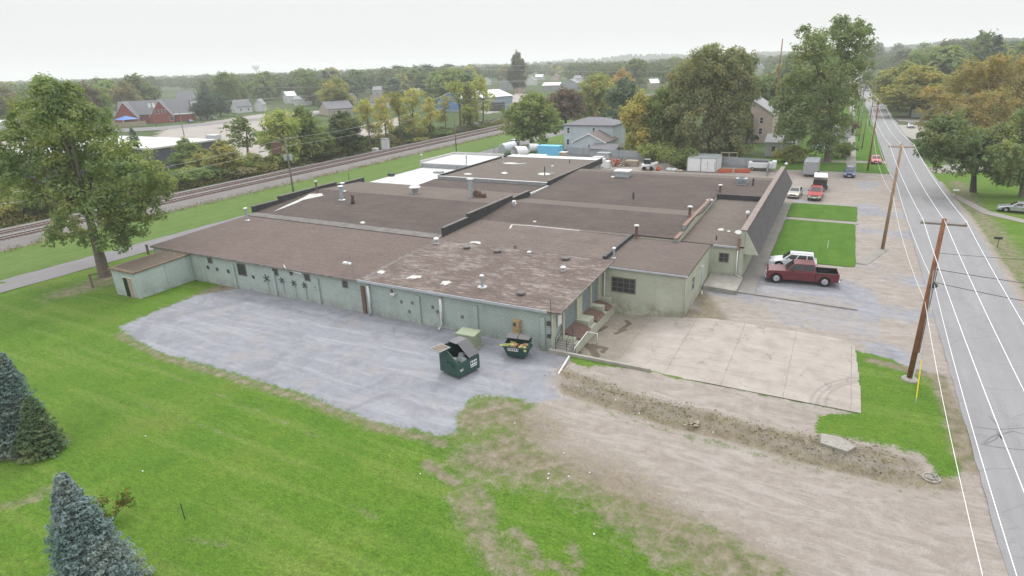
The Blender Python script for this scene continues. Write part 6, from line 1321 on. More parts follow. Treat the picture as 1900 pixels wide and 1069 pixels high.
# white shipping container
p = at(1322, 320.5); q = at(1276.5, 314.5); m_ = at(1293.5, 319); t = thing('white_container', 'white insulated box container at the back of the yard', 'container', (-24.2, 131.0, 0), R(0))
b = MB(); b.box(-3.1, 2.6, -3.2, 3.2, .1, 2.75); b.build('body', M['white'], t, bevel=.03)
b = MB(); b.box(-3.15, 2.65, -3.25, 3.25, 2.754, 2.84); b.build('roof', M['silverwall'], t)
for x_ in (-3.1, -.4, 2.6): b = MB(); b.box(x_ - .06, x_ + .06, -3.27, -3.204, .1, 2.75); b.build('corner_post', M['silverwall'], t)
for x0, x1 in ((-.3, 1.1), (1.15, 2.5)): b = MB(); b.box(x0, x1, -3.235, -3.203, .3, 2.6); o = b.build('door', M['white'], t); b = MB(); b.box(x1 - .2, x1 - .15, -3.27, -3.237, .5, 2.3); b.build('handle', M['steel'], o)
# rubble and tarps
for nm, lb, px, py, m_, sc_ in (('tarp_heap', 'crumpled white tarp heap left of the white container', 1252, 316, 'white', 1.0), ('sand_bags', 'pale sacks in a low pile beside the white tarp', 1264, 318, 'woodl', .7)):
    p = at(px, py); b = MB(); rs = np.random.RandomState(len(nm))
    for _ in range(5): b.lathe([(.7 * sc_, 0), (.8 * sc_, .2 * sc_), (.5 * sc_, .5 * sc_), (.05, .6 * sc_)], (p.x + rs.uniform(-1.2, 1.2) * sc_, p.y + rs.uniform(-.5, .5), 0), 7)
    tag(b.build(nm, M[m_], smooth=True), lb, 'heap')
# red/orange racking beams and timber frames
for k, (x0, x1, lb) in enumerate(((1332, 1358, 'left bundle of orange rack beams beside the white container'), (1363, 1391, 'right bundle of orange rack beams near the white van'))):
    a_, b_ = at(x0, 320), at(x1, 320); t = thing('rack_beams', lb, 'steel beams', tuple((a_ + b_) / 2), math.atan2((b_ - a_).y, (b_ - a_).x)); L = (b_ - a_).length
    for r_ in range(3): b = MB(); b.box(-L / 2, L / 2, -.5 + r_ * .34, -.25 + r_ * .34, .05, .75 - r_ * .12); b.build('beam', M['orange'], t)
for k, (px, lb) in enumerate(((1343, 'left tall timber shelving frame against the yard fence'), (1359, 'right tall timber shelving frame against the yard fence'))):
    p = at(px, 309); t = thing('shelf_frame', lb, 'shelf', (p.x, p.y, 0))
    for x_ in (-.8, .8): b = MB(); b.box(x_ - .07, x_ + .07, -.07, .07, 0, 3.0); b.build('post', M['woodl'], t)
    for z_ in (.8, 1.9, 2.85): b = MB(); b.box(-.73, .73, -.3, .3, z_, z_ + .1); b.build('shelf', M['woodl'], t)
# signal cabinet, rip rap by the railway
p = at(716, 279); t = thing('signal_cabinet', 'silver signal cabinet standing beside the railway brush', 'cabinet', (p.x, p.y, 0)); b = MB(); b.box(-1.0, 1.0, -.7, .7, .2, 3.2); b.build('body', M['sid_white'], t, bevel=.04); b = MB(); b.box(-1.1, 1.1, -.8, .8, 3.203, 3.35); b.build('roof', M['silverwall'], t); b = MB(); b.box(-.7, .7, -.76, -.704, .4, 3.0); b.build('door', M['white'], t)
p = at(697, 283); b = MB(); b.cbox((p.x, p.y, .6), (1.6, 1.2, 1.2)); tag(b.build('relay_box', M['offwhite'], bevel=.05), 'low pale relay box left of the signal cabinet', 'relay box')
b = MB(); rs = np.random.RandomState(3)
for _ in range(170): t_ = rs.rand(); p = at(850 + 85 * t_, 244 - 22 * t_ + rs.uniform(-3, 3)); s = rs.uniform(.5, 1.3); b.cbox((p.x, p.y, s * .3), (s * 1.6, s, s * .8), rs.uniform(0, 3), rs.uniform(-.5, .5), rs.uniform(-.5, .5))
tag(b.build('old_sleeper_pile', M['dgrey']), kind='stuff')

# --- front lot: pad mounted transformer, dumpsters, small things
t = thing('transformer_cabinet', 'pale green steel transformer cabinet between the two dumpsters', 'electrical cabinet', (-25.2, 38.75, 0), R(2))
b = MB(); b.box(-1.15, 1.15, -.8, .8, .12, 1.55); b.build('body', M['boxgreen'], t, bevel=.03); b = MB(); b.hexa([(-1.2, -.86, 1.553), (1.2, -.86, 1.553), (1.2, .85, 1.553), (-1.2, .85, 1.553)], [(-1.15, -.8, 1.63), (1.15, -.8, 1.63), (1.15, .8, 1.70), (-1.15, .8, 1.70)]); b.build('lid', M['boxgreen'], t)
t.scale = (.76, .76, .80)
for x0, x1 in ((-1.05, -.03), (.03, 1.05)): b = MB(); b.box(x0, x1, -.84, -.803, .25, 1.5); o = b.build('door', M['boxgreen'], t); b = MB(); b.box((x0 if x0 > 0 else x1 - .1), (x0 + .1 if x0 > 0 else x1), -.87, -.843, .75, .9); b.build('handle', M['steel'], o)
b = MB(); b.box(-1.3, 1.3, -.95, .95, -.1, .12); b.build('plinth', M['conc'], t)
M['dgreen'] = simple('dark_green_steel', (.018, .060, .048), .5, var=.2, scale=2)
M['lid'] = simple('grey_plastic_lid', (.10, .10, .11), .45, var=.15); M['lidd'] = simple('black_plastic_lid', (.035, .035, .042), .45, var=.2)
def decal(root, x0, x1, z0, z1, y, letters, face=-1):
    b = MB(); b.box(x0, x1, y, y + .006, z0, z1); o = b.build('sticker', M['white'], root); return o
# big dumpster with slanted top, open front
t = thing('dumpster', 'large dark green slant topped dumpster with one lid folded back, on open gravel', 'dumpster', (-23.55, 34.75, .02), R(76))
W_, D_ = 1.0, .95      # half sizes: x width, y depth
t.scale = (1.08, 1.08, 1.22)
def panel(pts, thick, axis):  # extruded side panel
    b = MB(); b.extr(pts, *thick, axis); return b
side = [(-D_, .12), (D_, .12), (D_, 1.75), (.15, 1.75), (-D_, 1.05)]
for s_ in (-1, 1): panel(side, (s_ * W_ - .03, s_ * W_ + .03), 'x').build('side_panel', M['dgreen'], t)
b = MB(); b.box(-W_ + .03, W_ - .03, D_ - .05, D_ - .001, .12, 1.75); b.build('back_panel', M['dgreen'], t)
b = MB(); b.box(-W_ + .03, W_ - .03, -D_ + .001, -D_ + .05, .12, 1.05); b.build('front_panel', M['dgreen'], t)
b = MB(); b.box(-W_ + .03, W_ - .03, -D_ + .05, D_ - .05, .12, .2); b.build('floor', M['blackp'], t)
for s_ in (-1, 1): b = MB(); b.box(s_ * (W_ + .03) if s_ > 0 else -W_ - .16, W_ + .16 if s_ > 0 else -W_ - .03, -.45, .35, .72, .9); b.build('fork_pocket', M['dgreen'], t)
b = MB()
for k in range(8): y_ = -W_ + .05 + k * .125 + W_; x_ = .02 + k * .122; b.hexa([(x_, -D_ - .02, 1.10), (x_ + .10, -D_ - .02, 1.10), (x_ + .10, .15, 1.80), (x_, .15, 1.80)], [(x_, -D_ - .02, 1.15), (x_ + .10, -D_ - .02, 1.15), (x_ + .10, .15, 1.86), (x_, .15, 1.86)])
b.build('slatted_lid', M['lid'], t)
b = MB(); b.box(-.05, W_ + .03, .17, D_ + .05, 1.756, 1.81); b.build('flat_lid', M['lid'], t)
b = MB(); b.box(-W_ - .75, -W_ + .28, .05, D_ + .05, 1.80, 1.85); o = b.build('folded_lid', M['silverwall'], t, label='lid folded back over the left side')
for k in range(3): b = MB(); b.box(-W_ - .68 + k * .32, -W_ - .44 + k * .32, .15, D_ - .05, 1.853, 1.87); b.build('lid_rib', M['wood'], o)
b = MB(); rs = np.random.RandomState(2)
for k in range(7): b.cbox((rs.uniform(-.6, .2), rs.uniform(-.6, .2), .85 + rs.uniform(0, .25)), (.5, .35, .3), rs.uniform(0, 3), .3, .3)
b.build('rubbish_bags', M['silverwall'], t)
def sticker(root, cx, y, cz, w_, h_, rows, nrm='y', x=0):
    b = MB()
    if nrm == 'y': b.box(cx - w_ / 2, cx + w_ / 2, y - .008, y - .002, cz - h_ / 2, cz + h_ / 2)
    else: b.box(x + .002, x + .008, cx - w_ / 2, cx + w_ / 2, cz - h_ / 2, cz + h_ / 2)
    s = b.build('sticker', M['white'], root); m_ = MB()
    for r_, (z0, z1, n_) in enumerate(rows):
        for i in range(n_):
            a_ = -w_ / 2 + w_ * (i + .18) / n_; c_ = -w_ / 2 + w_ * (i + .82) / n_
            if nrm == 'y': m_.box(cx + a_, cx + c_, y - .012, y - .0085, cz + z0 * h_, cz + z1 * h_)
            else: m_.box(x + .0085, x + .012, cx + a_, cx + c_, cz + z0 * h_, cz + z1 * h_)
    m_.build('print', M['blackp'], s)
sticker(t, .45, -D_ - .0, .62, .62, .42, [(-.02, .34, 3), (-.36, -.22, 8)])
sticker(t, -.72, -D_ - .0, .55, .3, .14, [(-.2, .2, 5)])
# small dumpster with flaring body and lids open
t = thing('dumpster', 'small green dumpster heaped with yellow rubbish, against the mint wall', 'dumpster', (-20.6, 38.75, .02), R(8))
w0, w1 = .72, .98
b = MB(); v = [(-w0, -.5, .15), (w0, -.5, .15), (w0, .6, .15), (-w0, .6, .15), (-w1, -.85, 1.15), (w1, -.85, 1.15), (w1, .75, 1.35), (-w1, .75, 1.35)]; b.add(v, [(0, 3, 2, 1), (0, 1, 5, 4), (1, 2, 6, 5), (2, 3, 7, 6), (3, 0, 4, 7)]); bo = b.build('body', M['dgreen'], t); sm_ = bo.modifiers.new('solid', 'SOLIDIFY'); sm_.thickness = .04
for s_ in (-1, 1): b = MB(); b.box(.0 + .03 if s_ > 0 else -w1, w1 if s_ > 0 else -.03, .12, .80, 1.42, 1.47); o = b.build('lid', M['lidd'], t); o.rotation_euler = (R(14), 0, 0); o.location = (0, .1, .12)
for s_ in (-1, 1): b = MB(); b.box(s_ * 1.0 - .08, s_ * 1.0 + .08, -.4, .5, .8, .95); b.build('fork_pocket', M['dgreen'], t)
b = MB(); rs = np.random.RandomState(5)
for k in range(14): b.cbox((rs.uniform(-.75, .75), rs.uniform(-.65, .05), 1.0 + rs.uniform(0, .2)), (rs.uniform(.2, .5), rs.uniform(.15, .3), rs.uniform(.08, .2)), rs.uniform(0, 3), rs.uniform(-.4, .4))
b.build('cardboard', simple('cardboard', (.34, .23, .11), .8), t)
b = MB()
for k in range(4): b.cbox((-.9 + .1 * k, -.7 + .1 * k, 1.16), (.7, .12, .06), .3)
b.cbox((.85, -.75, 1.05), (.18, .12, .4)); b.build('yellow_boxes', simple('bright_box', (.42, .46, .14), .6), t)
sticker(t, -.15, -.80, .92, .9, .26, [(-.3, .3, 6)]); sticker(t, -.1, 0, 1.0, .5, .5, [(-.3, .3, 3)], 'x', .92)
# concrete slab lying in the verge, catch basin, stakes
sl_ = [at(x, y, .35) for x, y in ((1524, 804), (1558, 811), (1590, 829), (1572, 838), (1522, 822))]; b = MB(); b.prism(clean([(q.x, q.y) for q in sl_]), .05, .38); tag(b.build('concrete_slab', M['conc'], bevel=.03), 'broken pale concrete slab tipped on the verge edge', 'concrete slab')
p = at(1728, 887); b = MB(); b.lathe([(.45, -.1), (.45, .04), (.36, .05), (.36, .0)], (p.x, p.y, 0), 18); o = b.build('catch_basin', M['conc']); tag(o, 'round concrete catch basin ring with stones at the ditch end', 'catch basin')
rs = np.random.RandomState(8); b = MB()
for k in range(12): b.cbox((p.x + rs.uniform(-.3, .3), p.y + rs.uniform(-.3, .3), .05), (.15, .12, .10), rs.uniform(0, 3), .3)
b.build('stones', M['conc'], o)
p = at(343, 963); b = MB(); b.cyl((p.x, p.y, 0), (p.x - .03, p.y, 1.0), .03, n=6); tag(b.build('stake', M['dgrey']), 'thin dark metal stake standing alone in the lawn', 'stake')
for k, (x, y, lb) in enumerate(((1302, 546, 'short white pipe stub on the brown ground by the entrance slab'), (1535, 462, 'thin white marker stick in the front lawn'))): p = at(x, y); b = MB(); b.cyl((p.x, p.y, 0), (p.x, p.y, .35 + k * .7), .07 - k * .03, n=8); tag(b.build('marker', M['white']), lb, 'marker')
# wood planks on the ditch
p = at(1282, 791); b = MB()
for k in range(3): b.cbox((p.x + k * .1, p.y + k * .18, .08), (.9, .12, .05), R(20 + 25 * k))
tag(b.build('scrap_planks', M['woodl']), 'broken pale planks lying in the brown ditch', 'planks')
# litter
b = MB(); rs = np.random.RandomState(12)
for x, y in ((1063, 709), (1072, 717), (1142, 743), (1248, 769), (1323, 803), (1046, 842), (955, 786), (1055, 885), (1017, 889), (1102, 992), (1018, 635 + 245), (1356, 780), (1186, 768), (780, 880), (265, 875), (270, 810), (1094, 878)):
    p = at(x, y); b.cbox((p.x, p.y, .04), (.08, .06, .04), rs.uniform(0, 3), .2)
tag(b.build('litter', M['white']), kind='stuff')
b = MB()       # stones and clods on the bank
for _ in range(260):
    t_ = rs.rand(); k = int(t_ * (len(BERM) - 1)); q = BERM[k].lerp(BERM[k + 1], rs.rand()); s = rs.uniform(.03, .13); x, y = q.x + rs.normal() * .8, q.y + rs.normal() * .6; z = float(zground(np.array([x]), np.array([y]))[0]); b.cbox((x, y, z + s * .2), (s, s * .8, s * .7), rs.uniform(0, 3), rs.uniform(-.6, .6))
tag(b.build('clods', simple('clods', (.20, .17, .14), .95, var=.5, scale=2)), kind='stuff')
cs = []; ns = []
for _ in range(700):
    k = rs.randint(len(BERM) - 1); q = (BERM if rs.rand() < .6 else DITCH)[min(k, len(DITCH) - 2)].lerp((BERM if rs.rand() < .6 else DITCH)[min(k + 1, len(DITCH) - 1)], rs.rand()); x, y = q.x + rs.normal() * .7, q.y + rs.normal() * .6; z = float(zground(np.array([x]), np.array([y]))[0])
    if x > 7: continue
    cs.append(np.array([x, y, z + .08]) + rs.normal(size=(5, 3)) * [.12, .12, .05]); ns.append(rs.normal(size=(5, 3)))
cs = np.concatenate(cs); me = quads_mesh('weeds', cs, np.concatenate(ns), rs.uniform(.03, .08, len(cs)), .35, M['leaf'], rs); o = bpy.data.objects.new('weeds', me); C.objects.link(o); o.color = (.19, .18, .10, 1); tag(o, kind='stuff')
# mailboxes on the right verge
for px, py, lb in ((1850, 459, 'black mailbox on a post at the right road edge'), (1773, 366, 'small white mailbox under the dark green roadside tree')):
    p = at(px, py); t = thing('mailbox', lb, 'mailbox', tuple(p)); b = MB(); b.cyl((0, 0, 0), (0, 0, 1.0), .05, n=6); b.build('post', M['wood'], t); b = MB(); b.extr([(-.14, 1.0), (.14, 1.0), (.14, 1.15), (.1, 1.25), (-.1, 1.25), (-.14, 1.15)], -.5, .3, 'x'); b.build('box', M['blackp' if 'black' in lb else 'white'], t)
# globe lamps
for px, py, tp_, lb in ((1455.5, 330, 302, 'white globe lamp on a post behind the shingled parapet'), (1780, 470, 462, '')):
    if not lb: continue
    p = at(px, py); hh = top_z(p, tp_); t = thing('globe_lamp', lb, 'street lamp', tuple(p)); b = MB(); b.cyl((0, 0, 0), (0, 0, hh - .3), .06, n=8); b.build('post', M['dgrey'], t); b = MB(); b.lathe([(.02, -.25), (.2, -.18), (.28, 0), (.2, .2), (.02, .27)], (0, 0, hh - .2), 12); b.build('globe', M['white'], t, smooth=True)
b = MB(); p = on_roof(1386, 410); b.cyl(p, p + Vector((0, 0, .8)), .05, n=6); o = fp('globe_post', b, M['dgrey']); b = MB(); b.lathe([(.02, -.25), (.2, -.18), (.28, 0), (.2, .2), (.02, .27)], tuple(p + Vector((0, 0, .95))), 12); fp('globe', b, M['white'], o, smooth=True)

# --- utility poles and wires
M['pole'] = simple('brown_utility_pole', (.20, .085, .040), .85, var=.35, scale=2); M['polel'] = simple('pale_utility_pole', (.27, .18, .11), .85, var=.25, scale=2); M['poleg'] = simple('grey_utility_pole', (.17, .145, .125), .9, var=.25, scale=2)
M['wire'] = simple('aluminium_wire', (.72, .72, .74), .4, .1, var=.02); M['wired'] = simple('dark_cable', (.04, .04, .045), .6)
def upole(label, x, y, h, r=.17, mat='pole', arm=1.25, arm_z=-.35, pins=3, rz=0, group=None, lean=(0, 0)):
    t = thing('utility_pole', label, 'utility pole', (x, y, 0), rz, group); b = MB(); b.cyl((0, 0, -.3), (lean[0], lean[1], h), r, r * .62, 12); b.build('pole', M[mat], t, smooth=True)
    if arm:
        b = MB(); b.box(-arm + lean[0], arm + lean[0], -.08 + lean[1], .04 + lean[1], h + arm_z - .06, h + arm_z + .06); a_ = b.build('crossarm', M[mat if mat != 'pole' else 'poleg'], t)
        for k in range(pins):
            u = -arm + .08 + (2 * arm - .16) * k / max(1, pins - 1) + lean[0]; b = MB(); b.lathe([(.03, 0), (.05, .08), (.09, .1), (.07, .2), (.02, .23)], (u, lean[1], h + arm_z + .063), 8); b.build('insulator', M['offwhite'], a_)
    return t
P1 = (6.55, 46.8); P2 = (6.0, 81.3); P3 = (5.3, 138.3)
pl1 = upole('nearest tall brown utility pole in the grass patch by the road', *P1, 11.7, .21, 'pole', lean=(0, 0)); pl2 = upole('pale tan utility pole beside the lot and front lawns', *P2, 12.2, .2, 'polel'); upole('brown utility pole beside the parked red car', *P3, 12.4, .18, 'pole')
b = MB(); b.tube([(.16, -.17, -.1), (.17, -.18, 2.2)], .04, 6); b.build('cable_guard', M['white'], pl1); b = MB(); b.lathe([(.55, 0), (.5, .1), (.2, .18)], n=12); b.build('base_mound', M['conc'], pl1)
b = MB(); b.cyl((.2, -.15, 2.2), (.2, -.12, 8.4), .025, n=5); b.build('riser_cable', M['wired'], pl1); b = MB(); b.lathe([(.03, 0), (.22, .12), (.2, .3), (.03, .4)], (.2, -.15, 7.0), 8); b.build('splice_case', M['wired'], pl1)
gy = MB(); a_ = at(1699, 748); gy.cyl(a_, Vector((P1[0], P1[1], 8.6)), .022, n=5); t = gy.build('guy_wire', M['galv']); tag(t, 'guy wire slanting from the grass to the nearest pole', 'guy wire')
u_ = (Vector((P1[0], P1[1], 8.6)) - a_).normalized(); b = MB(); b.cyl(a_ + u_ * .35, a_ + u_ * 2.9, .036, n=8); b.build('guy_guard', M['yellow'], t)
for k, (px, py, ty, lb) in enumerate(((1599, 276, 205, 'thin utility pole next beyond the red car pole'), (1593, 262, 185, 'second slim pole beyond the red car pole, left of the road'), (1590, 240, 160, 'slim grey pole beside the sidewalk further up'), (1590.5, 215, 128, 'tall pale steel pole at the far end of the pole row'), (1599, 196, 112, 'tallest pale pole at the far bend of the road'), (1578, 225, 168, 'leaning thin pole at the left of the sidewalk'), (1612, 236, 150, 'brown pole standing near the road edge far up'))):
    p = at(px, py); upole(lb, p.x, p.y, top_z(p, ty), .14 + .03 * (k in (3, 4)), 'poleg', 1.2 if k not in (3,) else 1.8, group='row of utility poles along the road')
for px, py, ty, lb, m_ in ((545, 360, 255, 'twin cabinet utility pole by the railway left of the factory', 'poleg'), (847, 285, 180, 'tall grey utility pole beside the service lane', 'poleg'), (342, 253, 196, 'leaning thin pole in the pale lot beyond the railway', 'poleg'), (290, 236, 190, 'pole with twin transformers before the brick hall', 'poleg'), (436, 218, 182, 'brown pole left of the grey roofed cottage', 'poleg'), (640, 205, 168, 'pole behind the small grey office', 'poleg'), (943, 197, 150, 'pole by the pale street beyond the metal building', 'poleg'), (193, 238, 205, 'leaning bare pole by the board fence', 'poleg'), (1081, 180, 112, 'far tall pole before the skyline trees', 'poleg'), (1431, 262, 72, 'very tall dark mast in front of the pink house', 'pole')):
    p = at(px, py); hh = top_z(p, ty); t = upole(lb, p.x, p.y, hh, .16 if hh < 16 else .2, m_, 0 if 'mast' in lb or 'bare' in lb or 'lot' in lb else 1.2, rz=R(30))
    if 'twin cabinet' in lb:
        b = MB(); b.box(-2.6, -.9, -.3, .3, hh - 2.9, hh - .8); b.build('cabinet', M['rust'], t); b = MB(); b.cyl((-.5, 0, hh - 4.2), (-.5, 0, hh - 3.2), .3, n=10); b.build('transformer', M['galv'], t); b = MB(); b.cyl((.5, 0, hh - 4.2), (.5, 0, hh - 3.2), .3, n=10); b.build('transformer', M['galv'], t)
    if 'twin transformers' in lb:
        for s_ in (-1, 1): b = MB(); b.cyl((s_ * .9, 0, hh - 2.2), (s_ * .9, 0, hh - .4), .6, n=10); b.build('transformer', M['white'], t)
def wire(label, pts, r=.022, sag=.5, mat='wire', group=None):
    out = []
    for a_, b_ in zip(pts[:-1], pts[1:]):
        a_ = Vector(a_); b_ = Vector(b_); L = (b_ - a_).length; s = sag * (L / 40) ** 1.5
        for i in range(12): t_ = i / 12; q = a_.lerp(b_, t_); q.z -= s * 4 * t_ * (1 - t_); out.append(q)
    out.append(Vector(pts[-1])); b = MB(); b.tube(out, r, 5); return tag(b.build('power_line', M[mat]), label, 'wire', group)
z1, z2, z3 = 11.63, 12.13, 12.33; G_ = 'conductors strung along the road poles'
for k, dx in enumerate((-1.17, 0, 1.17)):
    wire(['left hand conductor on the road pole crossarms', 'middle conductor on the road pole crossarms', 'right hand conductor on the road pole crossarms'][k],
         [(6.7 + dx, 4, 11.3), (P1[0] + dx, P1[1], z1), (P2[0] + dx, P2[1], z2), (P3[0] + dx, P3[1], z3), (4.6 + dx, 171, 12.0), (4.0 + dx, 230, 12), (2.5 + dx, 330, 12)], .015, .42, group=G_)
wire('lower neutral cable along the road side of the poles', [(6.5, 8, 7.1), (P1[0] + .2, P1[1], 7.3), (P2[0] + .2, P2[1], 7.8), (P3[0] + .2, P3[1], 8), (4.8, 171, 8)], .016, .6)
wire('lowest telephone cable along the poles', [(6.1, 8, 5.9), (P1[0] - .1, P1[1], 6.0), (P2[0], P2[1], 6.6), (P3[0], P3[1], 7), (4.6, 171, 7)], .013, .9)
wire('dark service cable crossing the road from the nearest pole, upper', [(P1[0], P1[1], 8.3), (24, 52, 6.4)], .022, .9, 'wired'); wire('dark service cable crossing the road from the nearest pole, lower', [(P1[0], P1[1], 7.4), (23, 47, 6.0)], .022, .9, 'wired')
wire('thin dark drop wire crossing the road above the others', [(P1[0], P1[1], 9.4), (24, 58, 7.4)], .014, .7, 'wired'); wire('dark service cable crossing far up the road', [(P3[0], P3[1], 10), (28, 146, 9)], .03, .5, 'wired')
pa, pb = at(545, 360), at(847, 285); zA, zB = top_z(pa, 257), top_z(pb, 182)
for k, dz in enumerate((0, -1.3)): wire(['upper wire along the railway poles', 'lower wire along the railway poles'][k], [(pa.x - 3, pa.y - 70, zA + dz), (pa.x, pa.y, zA + dz), (pb.x, pb.y, zB + dz), (pb.x - 3, pb.y + 90, zB + dz)], .012, .8)
for k, (L_, lb) in enumerate(([((190, 196), (1000, 147)), 'highest long wire across the wooded background'], [((190, 203), (700, 165)), 'second long wire across the left wooded background'], [((470, 163), (1130, 140)), 'long wire over the blue metal building'], [((560, 130), (1160, 112)), 'faint far wire near the skyline trees'], [((880, 128), (1400, 132)), 'far wire above the distant houses'], [((880, 149), (1420, 158)), 'far wire just over the distant houses'])):
    (x0, y0), (x1, y1) = L_; D_ = 330; a_ = ray(x0, y0); b_ = ray(x1, y1); wire(lb, [CAMP + a_ * D_, CAMP + b_ * D_], .022, .12)
# ================================================================ VEHICLES
def paint(name, col, metal=.2):
    mt, n, b = nodes(name); p = coord(n); n.links.new(ramp(n, noise(n, p, 2, 3), [(.3, tuple(c * .92 for c in col)), (.7, tuple(min(1, c * 1.08) for c in col))]), b.inputs['Base Color']); b.inputs['Roughness'].default_value = .28; b.inputs['Metallic'].default_value = metal; b.inputs['Coat Weight'].default_value = .6; b.inputs['Coat Roughness'].default_value = .08; return mt
PT = dict(maroon=paint('maroon_car_paint', (.115, .010, .018)), white=paint('white_car_paint', (.62, .63, .65), .05), red=paint('red_car_paint', (.42, .03, .035)), tan=paint('beige_car_paint', (.42, .40, .34)), blue=paint('blue_car_paint', (.03, .055, .14)), silver=paint('silver_car_paint', (.35, .37, .38), .4), dark=paint('dark_car_paint', (.03, .035, .045)))
def arc_notch(cx, r, z0, n=8):  # arch cut going from rear to front (decreasing x)
    a0 = math.asin(min(.95, max(-.95, (z0 - r * .0 - .36) / r)))
    return [(cx + r * math.cos(t), .36 + r * math.sin(t)) for t in [a0 + (math.pi - 2 * a0) * k / n for k in range(n + 1)]][::1]
def wheel(root, x, y, r, w_=.24, name='wheel'):
    s = 1 if y > 0 else -1; b = MB(); b.cyl((x, y - s * w_, r), (x, y, r), r, r, 20); o = b.build(name, M['black'], root, bevel=.03); c = MB(); c.cyl((x, y + s * .001, r), (x, y + s * .012, r), r * .62, r * .60, 16); c.build('rim', M['chrome'], o)
    h = MB(); h.cyl((x, y + s * .0125, r), (x, y + s * .03, r), r * .18, r * .15, 8); h.build('hub', M['steel'], o); return o
def quadp(name, root, pts, mat, off):  # panel offset along its normal
    p = [Vector(q) for q in pts]; n_ = (p[1] - p[0]).cross(p[2] - p[0]).normalized(); b = MB(); b.hexa([q + n_ * .001 for q in p], [q + n_ * off for q in p]) if len(p) == 4 else None; return b.build(name, mat, root)
def car(label, x, y, rz, kind, col, cat=None, group=None, name=None):
    """front is +X local"""
    S = dict(sedan=(4.75, .91, .52, .92, 1.42, .33), suv=(4.65, .93, .62, 1.05, 1.70, .37), pickup=(5.9, .98, .70, 1.15, 1.88, .41), crew=(6.7, 1.03, .80, 1.36, 2.16, .48))[kind]
    L, hw, zb, belt, H, wr = S; t = thing(name or {'sedan': 'parked_car', 'suv': 'parked_suv', 'pickup': 'pickup_truck', 'crew': 'pickup_truck'}[kind], label, cat or {'sedan': 'car', 'suv': 'SUV', 'pickup': 'pickup truck', 'crew': 'pickup truck'}[kind], (x, y, .03), rz, group)
    P_ = PT[col]; f = L / 2; truck = kind in ('pickup', 'crew'); lo = .24 if not truck else .42
    wf = f - .92 if not truck else f - 1.0; wrx = -f + .98 if not truck else -f + 1.25; ar = wr + .09
    def arch(cx):
        a0 = math.asin(max(-.9, (lo - wr) / ar)); return [(cx + ar * math.cos(a), wr + ar * math.sin(a)) for a in [math.pi - a0 - (math.pi - 2 * a0) * k / 9 for k in range(10)]]
    if truck:
        cabr = -f + (2.0 if kind == 'pickup' else 2.15); hood = f - (1.45 if kind == 'pickup' else 1.6)
        prof = [(cabr, lo)] + arch(wf) + [(f - .1, lo), (f, lo + .15), (f - .02, belt - .16), (f - .15, belt - .05), (hood, belt + .02), (cabr, belt)]
        b = MB(); b.extr(prof[::1], -hw, hw, 'y'); b.build('body', P_, t, bevel=.05, smooth=False)
        # open bed
        zf = .72 if kind == 'pickup' else .85
        for s_ in (-1, 1):
            pr = [(-f + .02, lo + .1)] + arch(wrx) + [(cabr - .03, lo), (cabr - .03, belt), (-f + .02, belt)]
            b = MB(); b.extr(pr, s_ * hw, s_ * (hw - .10), 'y'); b.build('bed_side', P_, t, bevel=.02)
            b = MB(); b.box(-f + .05, cabr - .05, s_ * hw - (.10 if s_ > 0 else 0), s_ * hw + (0 if s_ > 0 else .10), belt + .003, belt + .03); b.build('bed_rail', M['blackp'], t)
            b = MB(); b.box(wrx - .5, wrx + .5, s_ * (hw - .11) if s_ < 0 else hw - .36, s_ * (hw - .36) if s_ < 0 else hw - .11, zf + .003, zf + .22); b.build('wheel_house', M['blackp'], t)
        b = MB(); b.box(-f + .12, cabr - .085, -hw + .125, hw - .125, zf - .1, zf); b.build('bed_floor', M['blackp'], t)
        for s_ in (-1, 1): b = MB(); b.box(-f + .12, cabr - .085, *sorted((s_ * (hw - .102), s_ * (hw - .12))), zf - .1, belt + .02); b.build('bed_liner', M['blackp'], t)
        b = MB(); b.box(-f + .02, -f + .10, -hw + .105, hw - .105, lo + .15, belt); b.build('tailgate', P_, t, bevel=.015)
        b = MB(); b.box(cabr - .08, cabr - .032, -hw + .105, hw - .105, zf - .1, belt); b.build('bed_front', M['blackp'], t)
        b = MB(); b.box(-f - .16, -f + .0, -hw + .1, hw - .1, lo - .02, lo + .14); b.build('rear_bumper', M['chrome'], t, bevel=.03)
        c0, c1 = cabr, hood - .15; r0, r1 = cabr + .12, hood - .95; top = H
    else:
        prof = [(-f + .12, lo)] + arch(wrx) + arch(wf) + [(f - .1, lo), (f, lo + .2), (f - .05, zb + .10), (f - .35, belt - .16), (f - 1.25, belt), (-f + .55 if kind == 'sedan' else -f + .1, belt), (-f + .03, belt - .12), (-f, lo + .2)]
        b = MB(); b.extr(prof, -hw, hw, 'y'); b.build('body', P_, t, bevel=.09, smooth=False)
        if kind == 'sedan': c0, c1, r0, r1 = -f + .6, f - 1.25, -f + 1.25, f - 2.1
        else: c0, c1, r0, r1 = -f + .12, f - 1.15, -f + .45, f - 2.0
        top = H
    hb_, ht = hw - .06, hw - .24; zc = belt - .02
    bot = [Vector((c0, -hb_, zc)), Vector((c1, -hb_, zc)), Vector((c1, hb_, zc)), Vector((c0, hb_, zc))]; tp_ = [Vector((r0, -ht, top)), Vector((r1, -ht, top)), Vector((r1, ht, top)), Vector((r0, ht, top))]
    b = MB(); b.hexa(bot, tp_); b.build('cabin', P_, t, bevel=.06)
    lerp = lambda a, c, k: a.lerp(c, k)
    def pane(nm, A, B, C_, D_, u0, u1, v0, v1):
        q = lambda u, v: lerp(lerp(A, B, u), lerp(D_, C_, u), v); quadp(nm, t, [q(u0, v0), q(u1, v0), q(u1, v1), q(u0, v1)], M['glass'], .012)
